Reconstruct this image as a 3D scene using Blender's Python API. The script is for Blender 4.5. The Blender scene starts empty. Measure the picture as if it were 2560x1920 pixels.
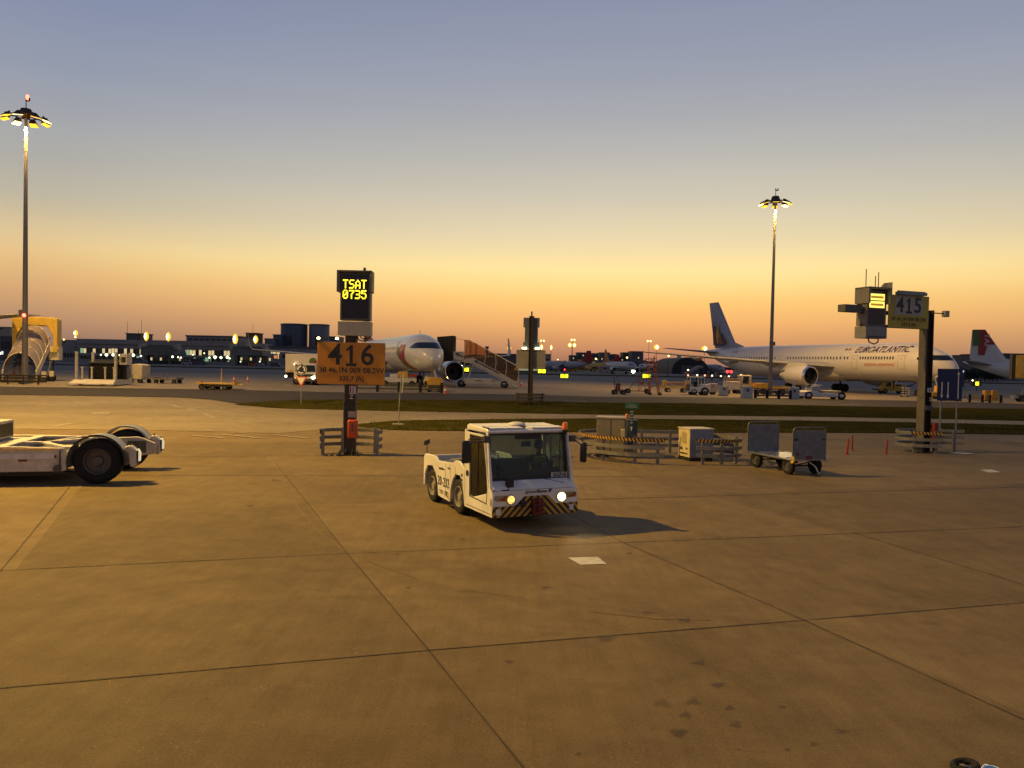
import bpy, math, random
from mathutils import Vector, Matrix
random.seed(7)
S = bpy.context.scene
COL = S.collection
PI = math.pi
R = math.radians
V = Vector
# ------------------------------------------------------------------ camera
H, FPX, YC, RHO = 3.3, 1960.0, 911.6, 0.02          # eye height, focal length in px of the 2560 wide photo, horizon row, roll
TH = math.atan((960 - YC) / FPX)
fw = V((0, math.cos(TH), -math.sin(TH))); u0 = V((0, math.sin(TH), math.cos(TH))); r0 = V((1, 0, 0))
rt = r0 * math.cos(RHO) + u0 * math.sin(RHO); up = -r0 * math.sin(RHO) + u0 * math.cos(RHO)
cam = bpy.data.cameras.new('camera'); camo = bpy.data.objects.new('camera', cam); COL.objects.link(camo)
camo.matrix_world = Matrix(((rt.x, up.x, -fw.x, 0), (rt.y, up.y, -fw.y, 0), (rt.z, up.z, -fw.z, H), (0, 0, 0, 1)))
cam.sensor_width = 36; cam.lens = FPX / 2560 * 36; cam.clip_end = 6000; cam.clip_start = 0.1
S.camera = camo
# ------------------------------------------------------------------ world: clear dusk sky after sunset
W = bpy.data.worlds.new('World'); S.world = W; W.use_nodes = True
wt = W.node_tree; wt.nodes.clear()
def wn(t, **k):
    n = wt.nodes.new(t)
    for a, b in k.items(): setattr(n, a, b)
    return n
def ramp(stops):
    n = wn('ShaderNodeValToRGB'); cr = n.color_ramp; cr.interpolation = 'LINEAR'
    while len(cr.elements) < len(stops): cr.elements.new(0.5)
    for e, (p, c) in zip(cr.elements, stops): e.position = p; e.color = (*c, 1)
    return n
def lin(r, g, b):
    f = lambda c: (c / 255 / 12.92) if c <= 10 else ((c / 255 + .055) / 1.055) ** 2.4
    return (f(r), f(g), f(b))
tc = wn('ShaderNodeTexCoord'); sep = wn('ShaderNodeSeparateXYZ'); wt.links.new(tc.outputs['Generated'], sep.inputs[0])
mp = wn('ShaderNodeMapRange'); mp.inputs['From Min'].default_value = -0.02; mp.inputs['From Max'].default_value = 0.60
wt.links.new(sep.outputs['Z'], mp.inputs['Value'])
el = lambda z: (z + .02) / .62
rf = ramp([(0, lin(132, 102, 90)), (el(.010), lin(158, 120, 98)), (el(.031), lin(194, 145, 103)), (el(.056), lin(231, 172, 108)), (el(.082), lin(247, 196, 116)), (el(.10), lin(253, 214, 136)), (el(.12), lin(253, 225, 154)),
           (el(.156), lin(231, 212, 168)), (el(.205), lin(206, 197, 174)), (el(.252), lin(186, 182, 174)), (el(.30), lin(169, 169, 172)), (el(.341), lin(157, 160, 171)), (el(.42), lin(141, 147, 168)), (1, lin(74, 84, 116))])
rs = ramp([(0, lin(122, 102, 96)), (el(.018), lin(148, 119, 103)), (el(.04), lin(176, 137, 109)), (el(.063), lin(200, 154, 112)), (el(.094), lin(223, 179, 122)), (el(.112), lin(227, 191, 134)), (el(.13), lin(220, 193, 145)),
           (el(.172), lin(186, 177, 156)), (el(.214), lin(170, 168, 163)), (el(.255), lin(158, 160, 166)), (el(.295), lin(146, 152, 168)), (el(.37), lin(130, 140, 167)), (1, lin(74, 84, 116))])
rb = ramp([(0, lin(112, 102, 106)), (el(.08), lin(146, 130, 132)), (el(.2), lin(132, 132, 146)), (el(.42), lin(108, 116, 140)), (1, lin(74, 84, 116))])
wt.links.new(mp.outputs[0], rf.inputs[0]); wt.links.new(mp.outputs[0], rb.inputs[0]); wt.links.new(mp.outputs[0], rs.inputs[0])
dot = wn('ShaderNodeVectorMath', operation='DOT_PRODUCT'); dot.inputs[1].default_value = (0.16, 0.987, 0)
wt.links.new(tc.outputs['Generated'], dot.inputs[0])
m2 = wn('ShaderNodeMapRange', interpolation_type='SMOOTHSTEP'); m2.inputs['From Min'].default_value = -0.5; m2.inputs['From Max'].default_value = .72
wt.links.new(dot.outputs['Value'], m2.inputs['Value'])
mx = wn('ShaderNodeMix', data_type='RGBA'); wt.links.new(m2.outputs[0], mx.inputs[0]); wt.links.new(rb.outputs[0], mx.inputs[6]); wt.links.new(rs.outputs[0], mx.inputs[7])
m3_ = wn('ShaderNodeMapRange'); m3_.inputs['From Min'].default_value = .755; m3_.inputs['From Max'].default_value = .985; wt.links.new(dot.outputs['Value'], m3_.inputs['Value'])
my = wn('ShaderNodeMix', data_type='RGBA'); wt.links.new(m3_.outputs[0], my.inputs[0]); wt.links.new(mx.outputs[2], my.inputs[6]); wt.links.new(rf.outputs[0], my.inputs[7])
mm_ = wn('ShaderNodeMapping'); mm_.inputs['Scale'].default_value = (1.3, 1.3, 22); wt.links.new(tc.outputs['Generated'], mm_.inputs[0]); nz_ = wn('ShaderNodeTexNoise'); nz_.inputs['Scale'].default_value = 1.6; nz_.inputs['Detail'].default_value = 4; wt.links.new(mm_.outputs[0], nz_.inputs['Vector'])
nr_ = wn('ShaderNodeMapRange'); nr_.inputs['From Min'].default_value = .3; nr_.inputs['From Max'].default_value = .7; nr_.inputs['To Min'].default_value = .985; nr_.inputs['To Max'].default_value = 1.012; wt.links.new(nz_.outputs['Fac'], nr_.inputs['Value'])
mz = wn('ShaderNodeVectorMath', operation='SCALE'); wt.links.new(my.outputs[2], mz.inputs[0]); wt.links.new(nr_.outputs[0], mz.inputs['Scale'])
bg = wn('ShaderNodeBackground'); bg.inputs['Strength'].default_value = 1.0; wt.links.new(mz.outputs[0], bg.inputs[0])
sky = wn('ShaderNodeTexSky', sky_type='NISHITA', sun_disc=False, sun_elevation=R(-1.0), sun_rotation=R(9)); b2 = wn('ShaderNodeBackground'); b2.inputs['Strength'].default_value = 0.05
wt.links.new(sky.outputs[0], b2.inputs[0]); ad = wn('ShaderNodeAddShader'); wt.links.new(bg.outputs[0], ad.inputs[0]); wt.links.new(b2.outputs[0], ad.inputs[1])
wo = wn('ShaderNodeOutputWorld'); wt.links.new(ad.outputs[0], wo.inputs[0])
S.view_settings.view_transform = 'Standard'; S.view_settings.look = 'None'; S.view_settings.exposure = 0.0; S.view_settings.gamma = 1
S.render.engine = 'CYCLES'
try: S.cycles.max_bounces = 6; S.cycles.transparent_max_bounces = 12; S.cycles.sample_clamp_indirect = 6
except Exception: pass

# ------------------------------------------------------------------ geometry of the view -> ground
def ss(a, b, x):
    t = min(1, max(0, (x - a) / (b - a))); return t * t * (3 - 2 * t)
def gz(x, y):                                    # the apron rises a little towards the far left stands
    return 0.65 * (1 - ss(-4, 42, x)) * ss(48, 76, y) * (1 - ss(130, 260, y))
def ray(u, v): return (fw + rt * ((u - 1280) / FPX) + up * ((960 - v) / FPX))
def G(u, v, z=0):
    d = ray(u, v); t = (z - H) / d.z; return V((d.x * t, d.y * t, z))
def T(u, v):
    z = 0
    for _ in range(30):
        p = G(u, v, z); z = .5 * z + .5 * gz(p.x, p.y)
    return V((p.x, p.y, gz(p.x, p.y)))
def P(u, v, Y):
    d = ray(u, v); t = Y / d.y; return V((d.x * t, Y, H + d.z * t))
def px(u, Y): return P(u, 911, Y).x

# ------------------------------------------------------------------ materials
MC = {}
def mat(name, c, rough=.5, metal=0, var=.12, scale=3.0, bump=0, emit=0, spec=None, coat=0, vs=None):
    if name in MC: return MC[name]
    m = bpy.data.materials.new(name); m.use_nodes = True; MC[name] = m
    nt = m.node_tree; b = nt.nodes['Principled BSDF']
    b.inputs['Roughness'].default_value = rough; b.inputs['Metallic'].default_value = metal
    if coat: b.inputs['Coat Weight'].default_value = coat
    if spec is not None: b.inputs['Specular IOR Level'].default_value = spec
    if var:
        co = nt.nodes.new('ShaderNodeTexCoord'); mpn = nt.nodes.new('ShaderNodeMapping'); nz = nt.nodes.new('ShaderNodeTexNoise')
        mpn.inputs['Scale'].default_value = vs or (1, 1, 1)
        nz.inputs['Scale'].default_value = scale; nz.inputs['Detail'].default_value = 8; nz.inputs['Roughness'].default_value = .65
        nt.links.new(co.outputs['Object'], mpn.inputs[0]); nt.links.new(mpn.outputs[0], nz.inputs['Vector'])
        rr = nt.nodes.new('ShaderNodeValToRGB'); rr.color_ramp.elements[0].position = .3; rr.color_ramp.elements[1].position = .68
        rr.color_ramp.elements[0].color = (*[k * (1 - var * 1.6) for k in c], 1); rr.color_ramp.elements[1].color = (*[min(1, k * (1 + var)) for k in c], 1)
        nt.links.new(nz.outputs['Fac'], rr.inputs[0]); nt.links.new(rr.outputs[0], b.inputs['Base Color'])
        mr = nt.nodes.new('ShaderNodeMapRange'); mr.inputs['To Min'].default_value = max(0, rough - .12); mr.inputs['To Max'].default_value = min(1, rough + .12)
        nt.links.new(nz.outputs['Fac'], mr.inputs['Value']); nt.links.new(mr.outputs[0], b.inputs['Roughness'])
        if bump:
            bp = nt.nodes.new('ShaderNodeBump'); bp.inputs['Strength'].default_value = bump; bp.inputs['Distance'].default_value = .02
            nt.links.new(nz.outputs['Fac'], bp.inputs['Height']); nt.links.new(bp.outputs[0], b.inputs['Normal'])
    else: b.inputs['Base Color'].default_value = (*c, 1)
    if emit:
        b.inputs['Emission Color'].default_value = (*c, 1); b.inputs['Emission Strength'].default_value = emit
    return m
def glassm(name, tint, refl=.10, rough=.02):
    if name in MC: return MC[name]
    m = bpy.data.materials.new(name); m.use_nodes = True; MC[name] = m; nt = m.node_tree; nt.nodes.clear()
    o = nt.nodes.new('ShaderNodeOutputMaterial'); t = nt.nodes.new('ShaderNodeBsdfTransparent'); g = nt.nodes.new('ShaderNodeBsdfGlossy')
    t.inputs[0].default_value = (*tint, 1); g.inputs['Roughness'].default_value = rough; x = nt.nodes.new('ShaderNodeMixShader')
    fr = nt.nodes.new('ShaderNodeLayerWeight'); fr.inputs[0].default_value = .18
    mr = nt.nodes.new('ShaderNodeMapRange'); mr.inputs['To Min'].default_value = refl * .5; mr.inputs['To Max'].default_value = .6
    nt.links.new(fr.outputs['Fresnel'], mr.inputs['Value']); nt.links.new(mr.outputs[0], x.inputs[0])
    nt.links.new(t.outputs[0], x.inputs[1]); nt.links.new(g.outputs[0], x.inputs[2]); nt.links.new(x.outputs[0], o.inputs[0])
    return m
WHITE = mat('white_paint', (.73, .72, .70), .38, var=.09, scale=1.7, coat=.15)
WHITE2 = mat('dull_white_paint', (.62, .60, .57), .5, var=.12, scale=5)
CREAM = mat('cream_paint', (.62, .54, .38), .45, var=.08)
BLACK = mat('black_plastic', (.016, .016, .018), .45, var=.1)
RUB = mat('rubber', (.009, .009, .0095), .88, var=.2, scale=20, bump=.3)
DGREY = mat('dark_grey_metal', (.07, .07, .075), .5, var=.15)
GREY = mat('grey_metal', (.22, .23, .25), .5, .2, var=.12)
GALV = mat('galvanised_steel', (.20, .195, .185), .5, .35, var=.2, scale=8)
ALU = mat('aluminium', (.42, .45, .49), .3, .8, var=.15, scale=4, vs=(1, 1, 6))
CHROME = mat('chrome', (.8, .8, .8), .12, 1, var=.03)
YEL = mat('yellow_paint', (.62, .36, .03), .45, var=.12)
HAZ = mat('hazard_yellow', (.50, .28, .035), .55, var=.15)
RED = mat('red_paint', (.42, .03, .02), .45, var=.12)
ORANGE = mat('orange_paint', (.62, .10, .02), .45, var=.12)
BLUE = mat('blue_sign', (.006, .010, .075), .4, var=.08)
NAVY = mat('navy_paint', (.02, .02, .10), .4, var=.05)
GREEN = mat('green_paint', (.04, .22, .05), .45, var=.1)
SIGNO = mat('orange_sign_panel', (.60, .24, .015), .4, var=.07)
SIGNY = mat('yellow_sign_panel', (.42, .34, .03), .4, var=.08)
BROWN = mat('brown_steel', (.042, .030, .021), .6, .1, var=.25, scale=6)
PGREY = mat('light_grey_panel', (.36, .33, .28), .5, var=.06)
SEAT = mat('dark_blue_seat', (.02, .035, .045), .7, var=.1)
CABIN = mat('teal_cab_lining', (.035, .085, .10), .6, var=.1)
CONC = mat('precast_concrete', (.30, .28, .25), .85, var=.2, bump=.2)
GL = glassm('clear_glass', (.66, .74, .75), .05); GLD = glassm('tinted_glass', (.30, .30, .24), .16)
GLC = mat('smoked_canopy', (.20, .155, .14), .45, var=.12, scale=1.5); pass
COCK = mat('cockpit_glass', (.008, .012, .02), .12, var=0, spec=.7)
def EM(name, c, s): return mat(name, c, .5, var=0, emit=s)
SOD = EM('sodium_lamp', (1, .56, .04), 1.7); SOD2 = EM('sodium_lamp_bright', (1, .74, .26), 4)
WL = EM('white_lamp', (1, .95, .65), 8); GLAMP = EM('greenish_white_lamp', (.95, 1, .55), 3.2)
LED = EM('led_yellow', (1, .80, .03), 2.4); YLIT = EM('guard_light_yellow', (1, .95, .02), 2.2)
REDL = EM('red_lamp', (1, .06, .03), 14); HEADL = EM('headlight_lamp', (1, .84, .42), 16); HEADD = EM('dim_headlight_lamp', (1, .66, .24), 1.6)
WINL = EM('lit_window', (.85, .78, .42), .42); WING = EM('green_lit_window', (.45, .85, .45), .35); STRIP = EM('light_strip', (1, .74, .13), 1.5)

FACET = EM('faceted_headlight', (1, .62, .16), 1.0); _n = FACET.node_tree; _v = _n.nodes.new('ShaderNodeTexVoronoi'); _v.inputs['Scale'].default_value = 42; _c = _n.nodes.new('ShaderNodeTexCoord'); _n.links.new(_c.outputs['Object'], _v.inputs['Vector'])
_r = _n.nodes.new('ShaderNodeMapRange'); _r.inputs['From Min'].default_value = .15; _r.inputs['From Max'].default_value = .8; _r.inputs['To Min'].default_value = 2.6; _r.inputs['To Max'].default_value = .25; _n.links.new(_v.outputs['Distance'], _r.inputs['Value']); _n.links.new(_r.outputs[0], _n.nodes['Principled BSDF'].inputs['Emission Strength'])
# ------------------------------------------------------------------ mesh builder
class B:
    def __init__(s): s.v = []; s.f = []; s.m = []
    def add(s, vs, fs, m=0):
        o = len(s.v); s.v += [tuple(p) for p in vs]; s.f += [tuple(i + o for i in f) for f in fs]; s.m += [m] * len(fs)
        return s
    def hexa(s, p, m=0):      # bottom 4 ccw, top 4 ccw
        return s.add(p, [(3, 2, 1, 0), (4, 5, 6, 7), (0, 1, 5, 4), (1, 2, 6, 5), (2, 3, 7, 6), (3, 0, 4, 7)], m)
    def box(s, x0, x1, y0, y1, z0, z1, m=0):
        return s.hexa([(x0, y0, z0), (x1, y0, z0), (x1, y1, z0), (x0, y1, z0), (x0, y0, z1), (x1, y0, z1), (x1, y1, z1), (x0, y1, z1)], m)
    def tube(s, p, q, r, r2=None, n=10, m=0, cap=True):
        p = V(p); q = V(q); r2 = r if r2 is None else r2; d = (q - p)
        if d.length < 1e-6: return s
        d.normalize(); a = d.orthogonal().normalized(); b = d.cross(a)
        vs = []
        for c, rr in ((p, r), (q, r2)):
            for i in range(n): t = 2 * PI * i / n; vs.append(c + a * (rr * math.cos(t)) + b * (rr * math.sin(t)))
        fs = [(i, (i + 1) % n, n + (i + 1) % n, n + i) for i in range(n)]
        if cap: fs += [tuple(range(n - 1, -1, -1)), tuple(range(n, 2 * n))]
        return s.add(vs, fs, m)
    def path(s, pts, r, n=8, m=0):
        for a, b in zip(pts, pts[1:]): s.tube(a, b, r, None, n, m)
        return s
    def beam(s, p, q, w, h, m=0):
        p = V(p); q = V(q); d = (q - p).normalized(); z = V((0, 0, 1))
        if abs(d.z) > .95: z = V((0, 1, 0))
        a = d.cross(z).normalized() * (w / 2); b = a.cross(d).normalized() * (h / 2)
        return s.hexa([p - a - b, p + a - b, q + a - b, q - a - b, p - a + b, p + a + b, q + a + b, q - a + b], m)
    def lathe(s, prof, o, ax, n=24, m=0):     # prof: (radius, along); m int or list per band
        o = V(o); ax = V(ax).normalized(); a = ax.orthogonal().normalized(); b = ax.cross(a); vs = []
        for r, t in prof:
            for i in range(n): th = 2 * PI * i / n; vs.append(o + ax * t + a * (r * math.cos(th)) + b * (r * math.sin(th)))
        for k in range(len(prof) - 1):
            fs = [(k * n + i, k * n + (i + 1) % n, (k + 1) * n + (i + 1) % n, (k + 1) * n + i) for i in range(n)]
            if k == 0: s.add(vs, fs, m[k] if isinstance(m, (list, tuple)) else m); base = len(s.v) - len(vs)
            else:
                s.f += [tuple(i + base for i in f) for f in fs]; s.m += [m[k] if isinstance(m, (list, tuple)) else m] * n
        return s
    def ext(s, poly, pl, a, b, m=0):          # polygon in a plane, extruded along the third axis
        k = {'xz': lambda p, t: (p[0], t, p[1]), 'xy': lambda p, t: (p[0], p[1], t), 'yz': lambda p, t: (t, p[0], p[1])}[pl]
        n = len(poly); vs = [k(p, a) for p in poly] + [k(p, b) for p in poly]
        return s.add(vs, [tuple(range(n)), tuple(range(2 * n - 1, n - 1, -1))] + [(i, n + i, n + (i + 1) % n, (i + 1) % n) for i in range(n)], m)
    def grid(s, fn, nu, nv, m=0):
        vs = [fn(i / nu, j / nv) for j in range(nv + 1) for i in range(nu + 1)]
        return s.add(vs, [(j * (nu + 1) + i, j * (nu + 1) + i + 1, (j + 1) * (nu + 1) + i + 1, (j + 1) * (nu + 1) + i) for j in range(nv) for i in range(nu)], m)
    def loft(s, secs, m=0, cap=True):
        n = len(secs[0]); vs = [p for c in secs for p in c]
        fs = [(k * n + i, k * n + (i + 1) % n, (k + 1) * n + (i + 1) % n, (k + 1) * n + i) for k in range(len(secs) - 1) for i in range(n)]
        if cap: fs += [tuple(range(n - 1, -1, -1)), tuple(range((len(secs) - 1) * n, len(secs) * n))]
        return s.add(vs, fs, m)
    def wheel(s, c, r, w, n=22, ax=(0, 1, 0), m=0):
        return s.lathe([(0, -w / 2), (r * .86, -w / 2), (r * .97, -w * .42), (r, -w * .25), (r, w * .25), (r * .97, w * .42), (r * .86, w / 2), (0, w / 2)], c, ax, n, m)
    def out(s, name, mats, parent=None, smooth=None, bevel=0, loc=None, rot=None, ang=40):
        me = bpy.data.meshes.new(name); me.from_pydata(s.v, [], s.f)
        mats = mats if isinstance(mats, (list, tuple)) else [mats]
        for mt in mats: me.materials.append(mt)
        if len(mats) > 1: me.polygons.foreach_set('material_index', s.m)
        import bmesh
        bm = bmesh.new(); bm.from_mesh(me); bmesh.ops.recalc_face_normals(bm, faces=bm.faces); bm.to_mesh(me); bm.free()
        if smooth or smooth is None:
            me.polygons.foreach_set('use_smooth', [True] * len(me.polygons))
            try: me.set_sharp_from_angle(angle=R(ang))
            except Exception: pass
        me.update(); o = bpy.data.objects.new(name, me); COL.objects.link(o)
        if parent: o.parent = parent
        if loc is not None: o.location = loc
        if rot is not None: o.rotation_euler = rot
        if bevel:
            bv = o.modifiers.new('bevel', 'BEVEL'); bv.width = bevel; bv.segments = 2; bv.limit_method = 'ANGLE'
        return o
def thing(name, label, cat, loc=(0, 0, 0), rz=0, group=None):
    o = bpy.data.objects.new(name, None); COL.objects.link(o); o.empty_display_size = .3
    o.location = loc; o.rotation_euler = (0, 0, rz); o['label'] = label; o['category'] = cat
    if group: o['group'] = group
    return o
def tag(o, label, cat, group=None):
    o['label'] = label; o['category'] = cat
    if group: o['group'] = group
    return o
def struct(o): o['kind'] = 'structure'; return o
KIDS = {}
def dup(root, loc, rz, label, group=None):
    def rec(o, par):
        c = o.copy(); COL.objects.link(c)
        if par: c.parent = par
        for ch in [k for k in ALLK(o)]: rec(ch, c)
        return c
    r = rec(root, None); r.location = loc; r.rotation_euler = (0, 0, rz); r['label'] = label
    if group: r['group'] = group
    return r
def ALLK(o): return list(o.children)
def part_copy(o, loc=None, rot=None, parent=None, scale=None):
    c = o.copy(); COL.objects.link(c)
    if parent: c.parent = parent
    if loc is not None: c.location = loc
    if rot is not None: c.rotation_euler = rot
    if scale is not None: c.scale = scale
    for ch in list(o.children):
        d = ch.copy(); COL.objects.link(d); d.parent = c
    return c
def text(body, size, m, parent, name='lettering', loc=(0, 0, 0), rot=(PI / 2, 0, 0), shear=0, off=0, ext=.004, sx=1, space=1, al='CENTER', fn=None, sub=0):
    cu = bpy.data.curves.new('t', 'FONT'); cu.body = body; cu.size = size; cu.align_x = al; cu.align_y = 'CENTER'; cu.shear = shear
    cu.offset = off; cu.extrude = 0 if fn else ext; cu.space_character = space; cu.resolution_u = 3
    t = bpy.data.objects.new('t', cu); COL.objects.link(t); bpy.context.view_layer.update()
    me = bpy.data.meshes.new_from_object(t.evaluated_get(bpy.context.evaluated_depsgraph_get())); bpy.data.objects.remove(t); bpy.data.curves.remove(cu)
    me.materials.clear(); me.materials.append(m); me.name = name
    if sub:
        import bmesh
        bm = bmesh.new(); bm.from_mesh(me); bmesh.ops.subdivide_edges(bm, edges=[e for e in bm.edges if e.calc_length() > sub], cuts=2, use_grid_fill=False); bmesh.ops.triangulate(bm, faces=bm.faces); bm.to_mesh(me); bm.free()
    for v in me.vertices:
        v.co.x *= sx
        if fn: v.co = fn(v.co.x, v.co.y)
    o = bpy.data.objects.new(name, me); COL.objects.link(o); o.parent = parent
    if not fn: o.location = loc; o.rotation_euler = rot
    return o
def light(kind, name, loc, energy, color, parent=None, size=.3, spot=None, aim=None):
    l = bpy.data.lights.new(name, kind); l.energy = energy; l.color = color
    if kind == 'SPOT': l.spot_size = spot or R(120); l.spot_blend = .6; l.shadow_soft_size = size
    elif kind == 'POINT': l.shadow_soft_size = size
    o = bpy.data.objects.new(name, l); COL.objects.link(o); o.location = loc
    if aim is not None: o.rotation_euler = (V(aim) - V(loc)).to_track_quat('-Z', 'Y').to_euler()
    if parent: o.parent = parent
    return o

# ------------------------------------------------------------------ ground materials
def groundmat(name, c1, c2, stain, rough=.85, specks=True, scale=.35, tracks=.35, slab=None):
    m = bpy.data.materials.new(name); m.use_nodes = True; nt = m.node_tree; b = nt.nodes['Principled BSDF']; L = nt.links.new
    co = nt.nodes.new('ShaderNodeNewGeometry')
    def noise(sc, det=6, ro=.6, vs=(1, 1, 1), rz=0):
        mm = nt.nodes.new('ShaderNodeMapping'); mm.inputs['Scale'].default_value = vs; mm.inputs['Rotation'].default_value = (0, 0, rz)
        n = nt.nodes.new('ShaderNodeTexNoise'); n.inputs['Scale'].default_value = sc; n.inputs['Detail'].default_value = det; n.inputs['Roughness'].default_value = ro
        L(co.outputs['Position'], mm.inputs[0]); L(mm.outputs[0], n.inputs['Vector']); return n
    def rmp(n, a, b_, ca=(0, 0, 0), cb=(1, 1, 1)):
        r = nt.nodes.new('ShaderNodeValToRGB'); r.color_ramp.elements[0].position = a; r.color_ramp.elements[1].position = b_
        r.color_ramp.elements[0].color = (*ca, 1); r.color_ramp.elements[1].color = (*cb, 1); L(n.outputs[0], r.inputs[0]); return r
    def rmp2(o_, ca, cb):
        r = nt.nodes.new('ShaderNodeValToRGB'); r.color_ramp.elements[0].color = (*ca, 1); r.color_ramp.elements[1].color = (*cb, 1); L(o_, r.inputs[0]); return r.outputs[0]
    def mix(fac, A, Bc, mode='MIX'):
        x = nt.nodes.new('ShaderNodeMix'); x.data_type = 'RGBA'; x.blend_type = mode
        if isinstance(fac, (int, float)): x.inputs[0].default_value = fac
        else: L(fac, x.inputs[0])
        for s_, val in ((6, A), (7, Bc)):
            if isinstance(val, tuple): x.inputs[s_].default_value = (*val, 1)
            else: L(val, x.inputs[s_])
        return x.outputs[2]
    big = rmp(noise(scale, 5, .55), .35, .65, c1, c2)
    mid = rmp(noise(1.6, 8, .7), .3, .72, (.74, .74, .74), (1.12, 1.12, 1.12))
    col = mix(1, big.outputs[0], mid.outputs[0], 'MULTIPLY')
    if slab:
        fl = []
        for (nx, ny, c0, sp) in slab:
            dd = nt.nodes.new('ShaderNodeVectorMath'); dd.operation = 'DOT_PRODUCT'; dd.inputs[1].default_value = (nx / sp, ny / sp, 0); L(co.outputs['Position'], dd.inputs[0])
            sb = nt.nodes.new('ShaderNodeMath'); sb.operation = 'SUBTRACT'; sb.inputs[1].default_value = c0 / sp; L(dd.outputs['Value'], sb.inputs[0]); ff = nt.nodes.new('ShaderNodeMath'); ff.operation = 'FLOOR'; L(sb.outputs[0], ff.inputs[0]); fl.append(ff)
        cb_ = nt.nodes.new('ShaderNodeCombineXYZ'); L(fl[0].outputs[0], cb_.inputs[0]); L(fl[1].outputs[0], cb_.inputs[1]); wn_ = nt.nodes.new('ShaderNodeTexWhiteNoise'); L(cb_.outputs[0], wn_.inputs['Vector'])
        col = mix(1, col, rmp2(wn_.outputs['Value'], (.80, .80, .79), (1.14, 1.14, 1.15)), 'MULTIPLY')
    st = rmp(noise(.9, 7, .62, (1, 1.6, 1), .3), .60, .73)
    col = mix(st.outputs[0], col, stain)
    tr = rmp(noise(.25, 5, .6, (.12, 1.6, 1), .27), .52, .66)      # long soft tyre-worn streaks
    tf = nt.nodes.new('ShaderNodeMath'); tf.operation = 'MULTIPLY'; tf.inputs[1].default_value = tracks; L(tr.outputs[0], tf.inputs[0])
    col = mix(tf.outputs[0], col, stain)
    brm = rmp(noise(7, 5, .7, (1, .07, 1), .27), .3, .7, (.88, .88, .88), (1.08, 1.08, 1.08)); col = mix(1, col, brm.outputs[0], 'MULTIPLY')
    fine = rmp(noise(38, 3, .6), .3, .7, (.80, .80, .80), (1.16, 1.16, 1.16)); col = mix(1, col, fine.outputs[0], 'MULTIPLY')
    if specks:
        vo = nt.nodes.new('ShaderNodeTexVoronoi'); vo.inputs['Scale'].default_value = 16; L(co.outputs['Position'], vo.inputs['Vector'])
        r = nt.nodes.new('ShaderNodeValToRGB'); r.color_ramp.elements[0].position = .10; r.color_ramp.elements[1].position = .17
        r.color_ramp.elements[0].color = (1, 1, 1, 1); r.color_ramp.elements[1].color = (0, 0, 0, 1); L(vo.outputs['Distance'], r.inputs[0])
        g = rmp(noise(2.2, 3, .5), .5, .68); mm = nt.nodes.new('ShaderNodeMath'); mm.operation = 'MULTIPLY'; L(r.outputs[0], mm.inputs[0]); L(g.outputs[0], mm.inputs[1])
        col = mix(mm.outputs[0], col, tuple(min(1, k * 1.5) for k in c2))
    L(col, b.inputs['Base Color']); b.inputs['Roughness'].default_value = rough; b.inputs['Specular IOR Level'].default_value = .3
    bp = nt.nodes.new('ShaderNodeBump'); bp.inputs['Strength'].default_value = .35; bp.inputs['Distance'].default_value = .01
    L(noise(22, 6, .7).outputs[0], bp.inputs['Height']); L(bp.outputs[0], b.inputs['Normal'])
    return m
def gk(x, y): return G(x * 1.15732, y * 1.15732)
_a = (gk(2212, 1302) - gk(0, 1487)).xy.normalized(); _b = (gk(926, 1405) - gk(750, 1196)).xy.normalized(); nA = (-_a.y, _a.x); nB = (-_b.y, _b.x)
def dn(n_, p): return n_[0] * p.x + n_[1] * p.y
spA = dn(nA, gk(750, 1196)) - dn(nA, gk(926, 1405)); spB = dn(nB, gk(1730, 1337)) - dn(nB, gk(926, 1405))
SLAB = [(nA[0], nA[1], dn(nA, gk(926, 1405)), spA), (nB[0], nB[1], dn(nB, gk(926, 1405)), spB)]
GC = groundmat('apron_concrete', (.162, .115, .058), (.202, .147, .075), (.120, .084, .043), slab=SLAB)
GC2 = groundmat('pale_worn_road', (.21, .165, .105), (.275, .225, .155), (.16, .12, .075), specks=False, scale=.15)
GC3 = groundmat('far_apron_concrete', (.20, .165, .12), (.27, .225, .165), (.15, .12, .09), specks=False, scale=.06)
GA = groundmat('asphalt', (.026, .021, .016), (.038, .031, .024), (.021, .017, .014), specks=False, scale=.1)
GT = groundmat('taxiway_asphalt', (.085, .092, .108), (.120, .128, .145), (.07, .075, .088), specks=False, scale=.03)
GG = groundmat('grass_turf', (.038, .038, .008), (.070, .060, .014), (.058, .036, .012), specks=False, scale=.5)
GG.node_tree.nodes['Principled BSDF'].inputs['Specular IOR Level'].default_value = 0
JM = mat('joint_sealant', (.045, .030, .018), .8, var=.3, scale=9)
WM = mat('white_marking', (.50, .48, .44), .7, var=.18, scale=6)
WMF = mat('worn_marking', (.28, .235, .165), .8, var=.3, scale=4)

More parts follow.
